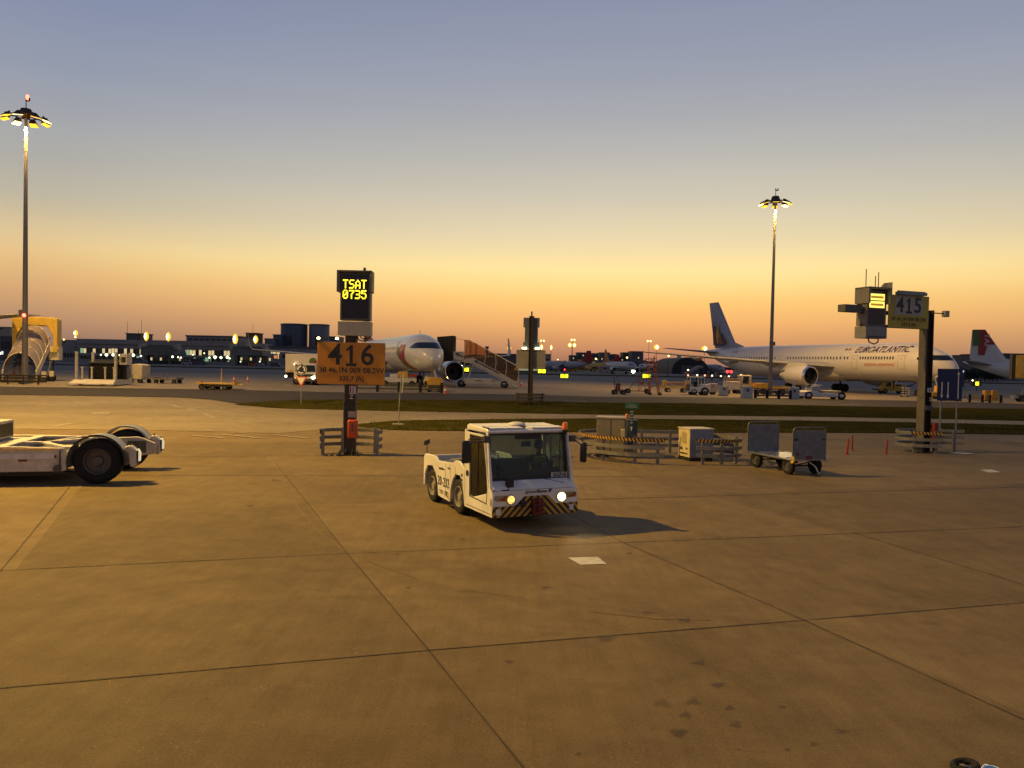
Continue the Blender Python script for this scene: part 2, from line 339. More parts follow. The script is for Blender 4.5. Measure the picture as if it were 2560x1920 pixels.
# ------------------------------------------------------------------ ground
def frange(a, b, st):
    n = max(1, int(math.ceil((b - a) / st))); return [a + (b - a) * i / n for i in range(n + 1)]
def strip(name, xs, f0, f1, dz, m, st=3.0):
    b = B(); nr = max(1, int(max(f1(x) - f0(x) for x in xs) / st)); vs = []
    for j in range(nr + 1):
        for x in xs:
            y = f0(x) + (f1(x) - f0(x)) * j / nr; vs.append((x, y, gz(x, y) + dz))
    n = len(xs); b.add(vs, [(j * n + i, j * n + i + 1, (j + 1) * n + i + 1, (j + 1) * n + i) for j in range(nr) for i in range(n - 1)])
    return struct(b.out(name, m))
ys = frange(-30, 40, 10) + frange(42, 150, 3)[0:] + frange(156, 290, 8) + [400, 700, 1200, 2500, 5000]
xs = [-4000, -1500, -600, -300] + frange(-160, 60, 3) + [80, 120, 200, 400, 1500, 4000]
b = B(); n = len(xs)
b.add([(x, y, gz(x, y)) for y in ys for x in xs], [(j * n + i, j * n + i + 1, (j + 1) * n + i + 1, (j + 1) * n + i) for j in range(len(ys) - 1) for i in range(n - 1)])
struct(b.out('ground', GC))
def interp(tab):
    def f(x):
        if x <= tab[0][0]: return tab[0][1]
        for (a, ya), (c, yc) in zip(tab, tab[1:]):
            if x <= c: return ya + (yc - ya) * (x - a) / (c - a)
        return tab[-1][1]
    return f
def ltab(pts): return interp(sorted([(T(u, v).x, T(u, v).y) for u, v in pts]))
XW = frange(-160, 130, 3)
# near grass strip, the pale service road, second grass strip
g1n = ltab([(885, 1066), (900, 1070), (1000, 1076), (1300, 1080), (1600, 1082), (2000, 1082), (2300, 1083), (2560, 1087)])
g1f = ltab([(885, 1063), (920, 1056), (1000, 1052), (1300, 1048), (1500, 1047), (2000, 1052), (2300, 1057), (2560, 1063)])
g2n = ltab([(590, 1013), (700, 1022), (860, 1026), (1000, 1029), (1300, 1034), (1500, 1037), (2000, 1042), (2300, 1047), (2560, 1053)])
g2f = ltab([(590, 1010), (640, 1003), (750, 1000), (1000, 1000), (1300, 1003), (1500, 1008), (2000, 1014), (2300, 1019), (2560, 1023)])
x1 = T(885, 1065).x; x2 = T(590, 1012).x
roadn = ltab([(-400, 1068), (0, 1072), (425, 1076), (560, 1080), (700, 1084), (884, 1069), (1000, 1052), (1500, 1047), (2560, 1063)])
asn = lambda x: (g2f(x) if x > x2 else ltab([(0, 988), (200, 990), (500, 995), (590, 1010)])(x)) 
asf = ltab([(0, 968), (200, 970), (600, 976), (900, 983), (1100, 984), (1500, 993), (2000, 996), (2300, 1003), (2560, 1011)])
strip('service_road', XW, lambda x: roadn(x) - .0, lambda x: asn(x) + 1, .012, GC2)
strip('grass_strip', frange(x1, 130, 1.5), g1n, g1f, .03, GG, 1.0)
strip('grass_strip', frange(x2, 130, 1.5), g2n, g2f, .035, GG, 1.5)
strip('perimeter_road', XW, asn, asf, .045, GA)
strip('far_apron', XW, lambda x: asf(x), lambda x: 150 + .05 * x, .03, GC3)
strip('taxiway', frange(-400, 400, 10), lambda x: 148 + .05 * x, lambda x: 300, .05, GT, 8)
strip('taxiway_verge', frange(-500, 600, 20), lambda x: 268, lambda x: 300, .09, GG, 10)
strip('runway', frange(-700, 800, 50), lambda x: 300, lambda x: 430, .06, GT, 30)

def ribbon(b, p, q, w, dz=.0055, seg=None, jit=0):
    p = V(p); q = V(q); d = (q - p); L = d.length; d.normalize(); a = V((-d.y, d.x, 0)); n = max(1, int(L / (seg or .5))); vs = []
    for i in range(n + 1):
        c = p.lerp(q, i / n); k = w * (1 + random.uniform(-jit, jit)) / 2; o = random.uniform(-jit, jit) * w * .3
        for s_ in (-1, 1):
            e = c + a * (s_ * k + o); vs.append((e.x, e.y, gz(e.x, e.y) + dz))
    b.add(vs, [(2 * i, 2 * i + 1, 2 * i + 3, 2 * i + 2) for i in range(n)])
b = B()
def far(p, q, t): return p + (q - p) * t
A1, A2, A3 = gk(0, 1487), gk(926, 1405), gk(2212, 1302)
ribbon(b, far(A2, A1, 2), A2, .022, jit=.35); ribbon(b, A2, far(A2, A3, 1.4), .021, jit=.35)
C1, C2, C3 = gk(0, 1233), gk(750, 1196), gk(2212, 1138)
ribbon(b, far(C2, C1, 2), C2, .021, jit=.35); ribbon(b, C2, far(C2, C3, 1.5), .021, jit=.35)
ribbon(b, gk(595, 1000), gk(750, 1196), .022, jit=.35); ribbon(b, gk(750, 1196), gk(926, 1405), .021, jit=.35); ribbon(b, gk(926, 1405), far(gk(926, 1405), gk(1130, 1659), 1.5), .022, jit=.35)
ribbon(b, gk(1100, 1040), gk(1346, 1172), .022, jit=.35); ribbon(b, gk(1346, 1172), gk(1730, 1337), .021, jit=.4); ribbon(b, gk(1730, 1337), far(gk(1730, 1337), gk(2212, 1555), 1.4), .021, jit=.4)
ribbon(b, gk(152, 1050), gk(0, 1235), .024, jit=.3); ribbon(b, gk(1840, 1150), gk(2300, 1290), .016, jit=.3)
for yy, u_ in ((1022, 0), (983, 0)): ribbon(b, gk(0 if yy > 1000 else 340, yy + 4), gk(1400, yy + (8 if yy > 1000 else -2)), .03, jit=.3)
ribbon(b, gk(1240, 1080), gk(2212, 1052), .03, jit=.3); ribbon(b, gk(1500, 985), gk(2300, 975), .03, jit=.3)
struct(b.out('ground_joints', JM))
b = B()                                    # faint curved tyre arcs
def arc(pts, w):
    pts = [gk(*p) for p in pts]
    for p, q in zip(pts, pts[1:]): ribbon(b, p, q, w, .005, .4, .2)
arc([(540, 1030), (590, 1045), (625, 1070), (650, 1105), (690, 1150), (745, 1190)], .035); arc([(790, 1212), (900, 1250)], .014); arc([(1000, 1275), (1130, 1292)], .012); arc([(1280, 1322), (1420, 1338), (1540, 1340)], .014)
struct(b.out('tyre_arc_marks', mat('tyre_mark', (.155, .10, .045), .85, var=.25)))
TM = mat('rubber_track', (.07, .045, .022), .8, var=.2); TM.node_tree.nodes['Principled BSDF'].inputs['Alpha'].default_value = .045
b = B()                                    # broad faint rubber tracks, in pairs
for pts_, w_ in (([(1750, 1560), (1500, 1420), (1250, 1330), (1000, 1275), (760, 1240), (480, 1215), (150, 1200)], .24), ([(2300, 1420), (2000, 1330), (1700, 1240), (1450, 1150), (1300, 1090)], .22), ([(-50, 1390), (300, 1330), (700, 1290), (1150, 1300), (1600, 1340), (2250, 1420)], .2)):
    for off_ in (0, 1.5):
        sp_ = [V(gk(*p)) + V((0, off_, 0)) for p in pts_]; c_ = []
        for i in range(len(sp_) - 1):
            p0, p1, p2, p3 = sp_[max(i - 1, 0)], sp_[i], sp_[i + 1], sp_[min(i + 2, len(sp_) - 1)]
            for j in range(8): t = j / 8; c_.append(.5 * ((2 * p1) + (p2 - p0) * t + (2 * p0 - 5 * p1 + 4 * p2 - p3) * t * t + (3 * p1 - p0 - 3 * p2 + p3) * t ** 3))
        vs = []
        for i in range(len(c_)): d = (c_[min(i + 1, len(c_) - 1)] - c_[max(i - 1, 0)]).normalized(); a_ = V((-d.y, d.x, 0)) * w_ / 2 * (1 + .2 * math.sin(i * .7)); vs += [(c_[i].x - a_.x, c_[i].y - a_.y, .0045 + off_ * .0003), (c_[i].x + a_.x, c_[i].y + a_.y, .0045 + off_ * .0003)]
        b.add(vs, [(2 * i, 2 * i + 1, 2 * i + 3, 2 * i + 2) for i in range(len(c_) - 1)])
struct(b.out('rubber_tracks', TM, smooth=False))
b = B(); al = []                                    # oil spots
for u, v, w, h in [(1465, 1583, 34, 17), (1757, 1608, 18, 9), (1480, 1545, 26, 12), (1590, 1566, 24, 13), (1497, 1516, 30, 14), (1430, 1520, 34, 18), (1575, 1530, 20, 10), (1690, 1528, 12, 7), (1510, 1432, 26, 10),
                   (1595, 1620, 8, 4), (882, 1270, 10, 4), (447, 1510, 10, 4), (858, 1197, 8, 3), (1360, 1196, 12, 5), (1180, 1270, 22, 6), (1310, 1380, 40, 12), (1400, 1325, 30, 8), (1480, 1340, 26, 9), (1700, 1620, 14, 6), (1550, 1480, 30, 10),
                   (595, 1038, 20, 5), (540, 1093, 18, 5), (1000, 1165, 12, 4), (1250, 1630, 14, 7), (1100, 1430, 20, 7), (1820, 1580, 24, 9)]:
    c = gk(u, v); n = 20; e1 = gk(u + w / 2, v) - c; e2 = gk(u, v - h / 2) - c; ph = random.random() * 6; o = len(b.v); st_ = random.uniform(.18, .42) * (1.25 if u == 1465 else 1)
    rr = [1 + .22 * math.sin(3 * 2 * PI * i / n + ph) + .08 * math.sin(5 * 2 * PI * i / n + ph * 2) + random.uniform(-.05, .05) for i in range(n)]
    vs = [(c.x, c.y, .006)]; al.append(st_)
    for f_, a_ in ((.45, st_), (.8, st_ * .75), (1.25, 0)):
        for i in range(n): vs.append((c.x + f_ * (e1.x * rr[i] * math.cos(2 * PI * i / n) + e2.x * rr[i] * math.sin(2 * PI * i / n)), c.y + f_ * (e1.y * rr[i] * math.cos(2 * PI * i / n) + e2.y * rr[i] * math.sin(2 * PI * i / n)), .006)); al.append(a_)
    fs = [(0, 1 + i, 1 + (i + 1) % n) for i in range(n)] + [(1 + k_ * n + i, 1 + (k_ + 1) * n + i, 1 + (k_ + 1) * n + (i + 1) % n, 1 + k_ * n + (i + 1) % n) for k_ in range(2) for i in range(n)]
    b.add(vs, fs)
so = b.out('oil_stains', mat('oil_stain', (.060, .038, .016), .55, var=.3, scale=14), smooth=False); at_ = so.data.color_attributes.new('soak', 'FLOAT_COLOR', 'POINT')
for i, a_ in enumerate(al): at_.data[i].color = (a_, a_, a_, 1)
nt = MC['oil_stain'].node_tree; va = nt.nodes.new('ShaderNodeVertexColor'); va.layer_name = 'soak'; nt.links.new(va.outputs[0], nt.nodes['Principled BSDF'].inputs['Alpha']); struct(so)
def mark(name, pts, m, dz=.008):
    ps = [T(u, v) for u, v in pts]; return struct(B().add([(p.x, p.y, p.z + dz) for p in ps], [tuple(range(len(ps)))]).out(name, m))
mark('ground_marking', [(1420, 1395), (1494, 1393), (1517, 1411), (1451, 1413)], WM)
mark('ground_marking', [(2450, 1175), (2478, 1174), (2503, 1181), (2472, 1182)], WM)
mark('ground_marking', [(2372, 1132), (2398, 1130), (2437, 1134), (2415, 1136)], WM)
b = B()                                    # worn lines on the left of the service road and the far road's dashes
for a, c, w in [((475, 1089), (560, 1096), .25), ((555, 1087), (650, 1096), .25), ((685, 1088), (770, 1096), .25), ((579, 1083), (620, 1082), .3), ((135, 1066), (180, 1058), .3), ((248, 1036), (258, 1030), .9), ((528, 1029), (562, 1027), .9),
                ((508, 1034), (540, 1047), .3), ((430, 1012), (450, 1019), .35), ((472, 1022), (484, 1027), .5), ((385, 1090), (410, 1092), .25), ((350, 1001), (390, 1007), .3), ((545, 1042), (600, 1045), .25), ((185, 1006), (212, 1012), .3)]:
    ribbon(b, T(*a), T(*c), w, .022)
for a, c, w in [((1410, 1004), (1468, 1005), .5), ((900, 975), (1010, 982), .3), ((1110, 985), (1400, 989), .25), ((2100, 1013), (2150, 1014), .5), ((1340, 979), (1450, 986), .25), ((1440, 949), (1500, 952), .8), ((700, 968), (800, 981), .3)]:
    ribbon(b, T(*a), T(*c), w, .056)
struct(b.out('worn_road_lines', WMF))
# grass tufts at the strips' ragged edges
b = B()
for f0, f1, xa in ((g1n, g1f, x1 + .4), (g2n, g2f, x2 + .6)):
    for i in range(3600):
        x = random.uniform(xa, 55); t = random.random() ** 1.3 * (1 if random.random() < .5 else -1); t = abs(t) if t > 0 else 1 + t
        y = f0(x) + (f1(x) - f0(x)) * t + random.uniform(-.12, .12); z = gz(x, y) + .03; h = random.uniform(.03, .075); w = random.uniform(.015, .05); a = random.random() * PI
        dx, dy = w * math.cos(a), w * math.sin(a)
        b.add([(x - dx, y - dy, z), (x + dx, y + dy, z), (x + random.uniform(-.04, .04), y + random.uniform(-.04, .04), z + h)], [(0, 1, 2)])
o = b.out('grass_tufts', mat('grass_blades', (.062, .060, .014), .8, var=.4, scale=.8)); o['kind'] = 'stuff'; tag(o, 'short ragged tufts along the grass strips by the road', 'grass')

# ------------------------------------------------------------------ shared detail helpers
def clip(poly, reg):
    def area(p): return sum(p[i][0] * p[(i + 1) % len(p)][1] - p[(i + 1) % len(p)][0] * p[i][1] for i in range(len(p)))
    if area(reg) < 0: reg = reg[::-1]
    out = poly
    for i in range(len(reg)):
        a, c = reg[i], reg[(i + 1) % len(reg)]; src = out; out = []
        if not src: return []
        side = lambda p: (c[0] - a[0]) * (p[1] - a[1]) - (c[1] - a[1]) * (p[0] - a[0])
        for j in range(len(src)):
            p, q = src[j], src[(j + 1) % len(src)]; sp, sq = side(p), side(q)
            if sp >= 0: out.append(p)
            if (sp >= 0) != (sq >= 0):
                t = sp / (sp - sq); out.append((p[0] + (q[0] - p[0]) * t, p[1] + (q[1] - p[1]) * t))
    return out
def stripes(b, reg, w, slope, to3, m):
    us = [p[0] for p in reg]; vs = [p[1] for p in reg]; v0, v1 = min(vs), max(vs); u = math.floor((min(us) - abs(slope) * (v1 - v0) - w) / (2 * w)) * 2 * w
    while u < max(us) + abs(slope) * (v1 - v0) + w:
        s_ = slope * (v1 - v0); c = clip([(u, v0), (u + w, v0), (u + w + s_, v1), (u + s_, v1)], reg)
        if len(c) > 2: b.add([to3(*p) for p in c], [tuple(range(len(c)))], m)
        u += 2 * w
def ring(b, outer, inner, y0, y1, m=0, pl='xz'):        # frame between two polygons with as many corners
    k = (lambda p, t: (p[0], t, p[1])) if pl == 'xz' else (lambda p, t: (t, p[0], p[1])); n = len(outer)
    vs = [k(p, t) for t in (y0, y1) for p in outer] + [k(p, t) for t in (y0, y1) for p in inner]
    fs = []
    for i in range(n):
        j = (i + 1) % n
        fs += [(i, j, 2 * n + j, 2 * n + i), (n + i, 3 * n + i, 3 * n + j, n + j), (i, n + i, n + j, j), (2 * n + i, 2 * n + j, 3 * n + j, 3 * n + i)]
    b.add(vs, fs, m)
def make_wheel(parent, loc, r, w, rimm, name='wheel', rim=.58, side=-1, bolts=8):
    ri = r * rim
    t = B().lathe([(ri, -w * .1), (ri, -w * .44), (r * .80, -w * .5), (r * .93, -w * .46), (r, -w * .34), (r, -w * .04), (r * .975, 0), (r, w * .04), (r, w * .34), (r * .93, w * .46), (r * .80, w * .5), (ri, w * .44), (ri, w * .1), (ri * .99, 0), (ri, -w * .1)], (0, 0, 0), (0, 1, 0), 30).out(name, RUB, parent, loc=loc)
    rb_ = B(); rr = r * rim; y = side * w / 2
    rb_.lathe([(rr * 1.03, y * .90), (rr * 1.0, y * .98), (rr * .93, y * .92), (rr * .86, y * .45), (rr * .45, y * .40), (rr * .36, y * .75), (0, y * .80)], (0, 0, 0), (0, 1, 0), 24)
    for i in range(bolts): a = 2 * PI * i / bolts; rb_.tube((rr * .66 * math.cos(a), y * .38, rr * .66 * math.sin(a)), (rr * .66 * math.cos(a), y * .60, rr * .66 * math.sin(a)), rr * .07, None, 6)
    rb_.out('rim', rimm, t)
    return t

# ------------------------------------------------------------------ baggage tractor (the white tug in the middle)
W2 = .975
tug = thing('baggage_tractor', 'white baggage tractor driving towards us with headlights lit and striped bumper', 'tractor', (.537, 15.877, 0), R(-64))
def pl(y0, y1): return y0, y1
b = B()      # chassis and rear sides with wheel arches
side = [(-1.46, 1.02), (-1.60, 1.10), (-1.78, 1.17), (-1.98, 1.17), (-2.14, 1.10), (-2.30, 1.075), (-3.08, 1.03), (-3.14, 1.07), (-3.24, 1.12), (-3.9, 1.11), (-4.0, 1.08), (-4.05, 1.02), (-4.05, .34), (-3.97, .32),
        (-3.95, .62), (-3.80, .83), (-3.45, .87), (-3.22, .72), (-3.10, .50), (-3.04, .22), (-2.30, .19), (-2.26, .48), (-2.16, .70), (-1.98, .86), (-1.72, .86), (-1.58, .68), (-1.50, .45), (-1.46, .25)]
for s_ in (-1, 1): b.ext(side, 'xz', s_ * W2, s_ * (W2 - .05))
b.box(-4.05, -3.99, -W2 + .052, W2 - .052, .36, 1.05)
b.box(-3.95, -1.5, -.55, .55, .28, .62)
b.out('body', WHITE, tug, bevel=.012)
b = B(); b.box(-3.96, -1.52, -W2 + .055, W2 - .055, .88, .93); b.box(-1.95, -1.52, -.9, .9, .93, 1.08); b.box(-3.1, -2.2, -.86, -.5, .93, 1.04); b.box(-2.9, -2.1, .0, .8, .93, 1.0)
b.path([(-2.0, -.6, 1.1), (-2.3, -.3, 1.18), (-2.8, -.35, 1.08), (-3.2, -.6, 1.02)], .035)
b.out('deck', DGREY, tug)
b = B(); b.ext([(-2.1, -.15), (-3.2, -.35), (-3.2, .35), (-2.2, .5)], 'xy', 1.10, 1.14); b.box(-3.0, -2.5, -.1, .2, .93, 1.10); b.out('engine_cover', mat('engine_cover_grey', (.38, .38, .36), .5, var=.1), tug, bevel=.02)
b = B()      # front nose unit
b.hexa([(-1.45, -W2, .25), (0, -W2, .25), (0, W2, .25), (-1.45, W2, .25), (-1.45, -W2, .40), (0, -W2, .78), (0, W2, .78), (-1.45, W2, .40)])
b.hexa([(-.10, -W2 + .05, .78), (-.004, -W2 + .05, .78), (-.004, W2 - .05, .78), (-.10, W2 - .05, .78), (-.34, -W2 + .06, .95), (-.24, -W2 + .06, .93), (-.24, W2 - .06, .93), (-.34, W2 - .06, .95)])
b.hexa([(-.10, -.42, .781), (.0, -.30, .781), (.0, .98 - .12, .781), (-.10, .86, .781), (-.24, -.34, .955), (-.17, -.24, .935), (-.17, .80, .935), (-.24, .86, .955)])
b.out('nose', WHITE, tug, bevel=.022)
b = B(); b.box(-.36, -.27, -W2 + .04, W2 - .04, .84, .955); b.box(-1.44, -.3, -W2 + .08, W2 - .08, .36, .44)
b.out('cab_floor', DGREY, tug)
b = B()      # hazard board
to3 = lambda y, z: (.0065, y, z)
regs = [[(-W2, .25), (-.42, .25), (-.42, .47), (-W2, .47)], [(.42, .25), (W2, .25), (W2, .47), (.42, .47)]]
b.ext([(-W2, .25), (W2, .25), (W2, .47), (.46, .47), (.27, .65), (-.27, .65), (-.46, .47), (-W2, .47)], 'yz', .001, .004, 0)
cr = [[(-.42, .25), (0, .25), (0, .65), (-.27, .65), (-.46, .47), (-.42, .47)], [(0, .25), (.42, .25), (.42, .47), (.46, .47), (.27, .65), (0, .65)]]
stripes(b, regs[0], .075, 1, to3, 1); stripes(b, regs[1], .075, -1, to3, 1); stripes(b, [(-.44, .25), (0, .25), (0, .65), (-.27, .65), (-.44, .49)], .075, 1, to3, 1); stripes(b, [(0, .25), (.44, .25), (.44, .49), (.27, .65), (0, .65)], .075, -1, to3, 1)
b.box(.007, .012, -.90, -.79, .30, .42, 2); b.box(.007, .012, .78, .88, .31, .43, 2)
b.out('hazard_board', [BLACK, HAZ, WHITE2], tug)
b = B(); b.box(.005, .10, -.12, .12, .27, .60); b.box(.1, .16, -.13, .13, .28, .34); b.box(.1, .16, -.13, .13, .45, .50); b.tube((.13, 0, .25), (.13, 0, .64), .025); b.out('tow_coupling', mat('dark_red_paint', (.12, .012, .01), .5, var=.2), tug, bevel=.012)
b = B(); b.box(.007, .06, -.36, -.27, .44, .58); b.path([(.03, -.34, .5), (.06, -.42, .5), (.03, -.52, .46)], .014); b.out('socket', BLACK, tug, bevel=.01)
b = B()      # roof and pillars
b.ext([(-.40, 1.885), (-.37, 1.93), (-.46, 1.985), (-1.42, 2.02), (-1.50, 1.99), (-1.50, 1.885)], 'xz', -W2 + .05, W2 - .05)
b.out('roof', WHITE, tug, bevel=.03)
b = B(); b.hexa([(-.70, -.86, 2.0), (-.44, -.86, 1.986), (-.44, -.10, 1.986), (-.70, -.10, 2.0), (-.70, -.86, 2.012), (-.44, -.86, 1.998), (-.44, -.10, 1.998), (-.70, -.10, 2.012)]); b.hexa([(-.70, .1, 2.0), (-.44, .1, 1.986), (-.44, .86, 1.986), (-.70, .86, 2.0), (-.70, .1, 2.012), (-.44, .1, 1.998), (-.44, .86, 1.998), (-.70, .86, 2.012)])
b.out('roof_hatch', WHITE, tug, bevel=.004)
b = B(); b.box(-.74, -.43, -.90, -.87, 1.985, 2.008); b.box(-.74, -.43, -.08, -.06, 1.985, 2.01); b.box(-.735, -.715, -.9, .88, 1.99, 2.012); b.out('roof_seal', BLACK, tug)
B().lathe([(.0, .0), (.17, .0), (.19, .025), (.17, .05), (.1, .07), (0, .075)], (-1.0, .02, 2.003), (0, 0, 1), 26).out('roof_vent', WHITE2, tug)
for s_ in (-1, 1):
    b = B(); y0, y1 = s_ * (W2 - .005), s_ * (W2 - .07)
    b.hexa([(-.20, y0, .78), (-.12, y0, .78), (-.12, y1, .78), (-.20, y1, .78), (-.46, y0 - s_ * .03, 1.90), (-.38, y0 - s_ * .03, 1.90), (-.38, y1, 1.90), (-.46, y1, 1.90)] if s_ > 0 else [(-.20, y0, .78), (-.20, y1, .78), (-.12, y1, .78), (-.12, y0, .78), (-.46, y0 - s_ * .03, 1.90), (-.46, y1, 1.90), (-.38, y1, 1.90), (-.38, y0 - s_ * .03, 1.90)])
    b.out('pillar', WHITE, tug, bevel=.012); B().box(-1.50, -1.40, min(y0, y1), max(y0, y1), .95, 1.9).out('pillar', WHITE, tug, bevel=.012)
    b = B()      # door with its window hole
    outer = [(-.03, .25), (-1.44, .25), (-1.44, 1.86), (-.47, 1.86), (-.20, .80), (-.03, .78)]
    inner = [(-.30, .50), (-1.16, .53), (-1.19, 1.80), (-.52, 1.80), (-.34, 1.15), (-.28, .80)]
    ring(b, outer, inner, s_ * (W2 + .002), s_ * (W2 - .035))
    d = b.out('door', WHITE, tug, bevel=.006)
    B().ext([inner[0], inner[1], inner[2], inner[3], inner[4], inner[5]], 'xz', s_ * (W2 - .012), s_ * (W2 - .02)).out('window', GLD if s_ < 0 else GL, d)
    b = B(); ring(b, [(x + (.02 if x > -.8 else -.015), z + (.02 if z > 1 else -.02)) for x, z in inner], inner, s_ * (W2 + .006), s_ * (W2 - .001)); b.box(-.78, -.765, s_ * (W2 - .01) - .008, s_ * (W2 - .01) + .008, .55, 1.8); b.out('window_seal', BLACK, d)
    b = B(); b.lathe([(0, 0), (.065, 0), (.065, .012), (.05, .014), (0, .004)], (-1.29, s_ * (W2 + .004), .98), (0, s_, 0), 20); b.out('handle', BLACK, d)
    b = B(); b.box(-.07, -.05, s_ * W2 - .012, s_ * W2 + .014, .48, .62); b.box(-1.36, -.08, s_ * W2 - .004, s_ * W2 + .005, .305, .318); b.out('hinge', BLACK, d)
b = B(); b.hexa([(-.36, -W2 + .07, .952), (-.345, -W2 + .07, .952), (-.345, W2 - .07, .952), (-.36, W2 - .07, .952), (-.475, -W2 + .08, 1.88), (-.46, -W2 + .08, 1.88), (-.46, W2 - .08, 1.88), (-.475, W2 - .08, 1.88)]); b.out('windscreen', GL, tug)
b = B()
ring(b, [(-W2 + .055, .935), (W2 - .055, .935), (W2 - .07, 1.895), (-W2 + .07, 1.895)], [(-W2 + .12, 1.0), (W2 - .12, 1.0), (W2 - .14, 1.845), (-W2 + .14, 1.845)], -.02, 0, 0, 'yz')
for i, p in enumerate(b.v): b.v[i] = (p[0] - .335 - (p[2] - .95) * .124, p[1], p[2])
b.out('windscreen_seal', BLACK, tug)
b = B(); ring(b, [(-W2 + .1, .93), (W2 - .1, .93), (W2 - .1, 1.88), (-W2 + .1, 1.88)], [(-W2 + .16, 1.24), (W2 - .16, 1.24), (W2 - .16, 1.82), (-W2 + .16, 1.82)], -1.49, -1.45, 0, 'yz'); b.box(-1.45, -1.42, -W2 + .1, W2 - .1, .44, 1.22, 1); b.box(-1.42, -1.415, -.4, -.27, 1.10, 1.13, 2); b.box(-1.40, -1.0, -.75, -.30, .44, .72, 1)
b.out('cab_rear_wall', [BLACK, CABIN, DGREY], tug)
B().box(-1.475, -1.47, -W2 + .15, W2 - .15, 1.23, 1.83).out('rear_window', GL, tug)
b = B(); b.ext([(-.36, .95), (-.36, .60), (-.62, .60), (-.72, 1.02), (-.62, 1.14), (-.50, 1.12)], 'xz', .18, .84); b.ext([(-.36, .95), (-.36, .60), (-.5, .60), (-.5, .96)], 'xz', -.86, .18); b.out('dashboard', SEAT, tug, bevel=.03)
b = B()
for i in range(20):
    a, a2 = 2 * PI * i / 20, 2 * PI * (i + 1) / 20; f_ = lambda t: (-.80 + .17 * math.sin(t) * .45, .50 + .17 * math.cos(t), 1.16 + .17 * math.sin(t) * .9); b.tube(f_(a), f_(a2), .014, None, 6)
b.tube((-.80, .5, 1.16), (-.66, .5, 1.03), .025); b.tube((-.80, .34, 1.16), (-.80, .66, 1.16), .012, None, 6); b.out('steering_wheel', BLACK, tug)
for yy in (.60, -.52):
    b = B(); b.box(-1.30, -.86, yy - .23, yy + .23, .60, .72); b.hexa([(-1.36, yy - .22, .68), (-1.24, yy - .22, .68), (-1.24, yy + .22, .68), (-1.36, yy + .22, .68), (-1.43, yy - .2, 1.28), (-1.33, yy - .2, 1.28), (-1.33, yy + .2, 1.28), (-1.43, yy + .2, 1.28)]); b.box(-1.2, -.95, yy - .15, yy + .15, .44, .6); b.out('seat', SEAT, tug, bevel=.04)
b = B(); b.box(-.52, -.44, -.26, .28, 1.76, 1.86); b.tube((-.50, .0, 1.76), (-.50, 0, 1.70), .01); b.out('sun_visor', BLACK, tug, bevel=.03)
B().box(-.52, -.50, -.11, .11, 1.60, 1.71).out('rear_view_mirror', BLACK, tug, bevel=.025)
for s_ in (-1, 1):           # headlights, one bright one dim as seen
    b = B(); b.lathe([(.0, -.03), (.095, -.03), (.108, .012), (.10, .03), (.094, .02)], (0, s_ * .58, .60), (1, 0, 0), 28); hl = b.out('headlight', GALV, tug)
    B().lathe([(.093, .022), (.07, .032), (0, .036)], (0, s_ * .58, .60), (1, 0, 0), 28).out('lens', HEADL if s_ > 0 else FACET, hl)
    B().lathe([(.094, .024), (.099, .034), (.090, .036), (.080, .034)], (0, s_ * .58, .60), (1, 0, 0), 28).out('lens_ring', EM('headlight_halo', (1, .66, .10), 1.3) if s_ > 0 else CHROME, hl)  # the bright lamp's ring glows yellow as its halo, the other is plain chrome
    n = 14; pts = []
    for i in range(n): a = 2 * PI * i / n; pts.append((s_ * .79 + (.095 if math.cos(a) > 0 else -.095) + .055 * math.cos(a), .635 + .055 * math.sin(a)))
    il = B().ext(pts, 'yz', .0, .014).out('indicator', mat('amber_lens', (.30, .10, .02), .25, var=.1), tug); B().ext([(p[0] * 1, p[1]) for p in pts[3:11]], 'yz', .015, .017).out('side_lens', mat('clear_lens', (.35, .30, .22), .2, var=.2, scale=30), il)
b = B(); b.tube((-.38, .86, 1.84), (-.38, .86, 1.90), .03); b.lathe([(0.0, .0), (.062, .0), (.062, .05)], (-.38, .86, 1.90), (0, 0, 1), 20); bc = b.out('beacon', BLACK, tug)
B().lathe([(.056, .05), (.058, .17), (.045, .20), (0, .205)], (-.38, .86, 1.90), (0, 0, 1), 20).out('beacon_lens', mat('amber_beacon', (.75, .16, .02), .2, var=.3, scale=12, emit=.12), bc)
b = B(); b.box(-.33, -.26, -1.06, -.93, 1.72, 1.86); b.path([(-.3, -1.06, 1.83), (-.42, -1.34, 1.78)], .012); b.path([(-.3, -1.06, 1.76), (-.42, -1.34, 1.72)], .012); ar = b.out('mirror_arm', DGREY, tug)
B().box(-.50, -.42, -1.46, -1.27, 1.30, 1.76).out('mirror', BLACK, tug, bevel=.035)
b = B(); b.box(-.33, -.24, .93, 1.04, 1.70, 1.83); b.path([(-.28, 1.04, 1.80), (-.05, 1.14, 1.72)], .012); b.path([(-.28, 1.04, 1.74), (-.05, 1.14, 1.60)], .012); b.out('mirror_arm', DGREY, tug)
B().hexa([(-.09, 1.05, 1.28), (-.01, 1.10, 1.28), (-.01, 1.20, 1.28), (-.09, 1.17, 1.28), (-.09, 1.05, 1.70), (-.01, 1.10, 1.70), (-.01, 1.20, 1.70), (-.09, 1.17, 1.70)]).out('mirror', BLACK, tug, bevel=.03)
b = B(); b.box(-.16, -.08, -.63, -.47, .82, 1.0); b.path([(-.12, -.55, .84), (-.02, -.62, .79), (0, -.78, .79)], .012); b.path([(-.12, -.58, 1.0), (-.36, -.70, 1.25)], .010); b.out('front_mirror', BLACK, tug, bevel=.03)
B().path([(-.20, .30, .95), (-.10, .70, .86)], .012).out('wiper', BLACK, tug); B().path([(-.37, -.62, 1.05), (-.44, -.68, 1.5)], .01).out('wiper', BLACK, tug)
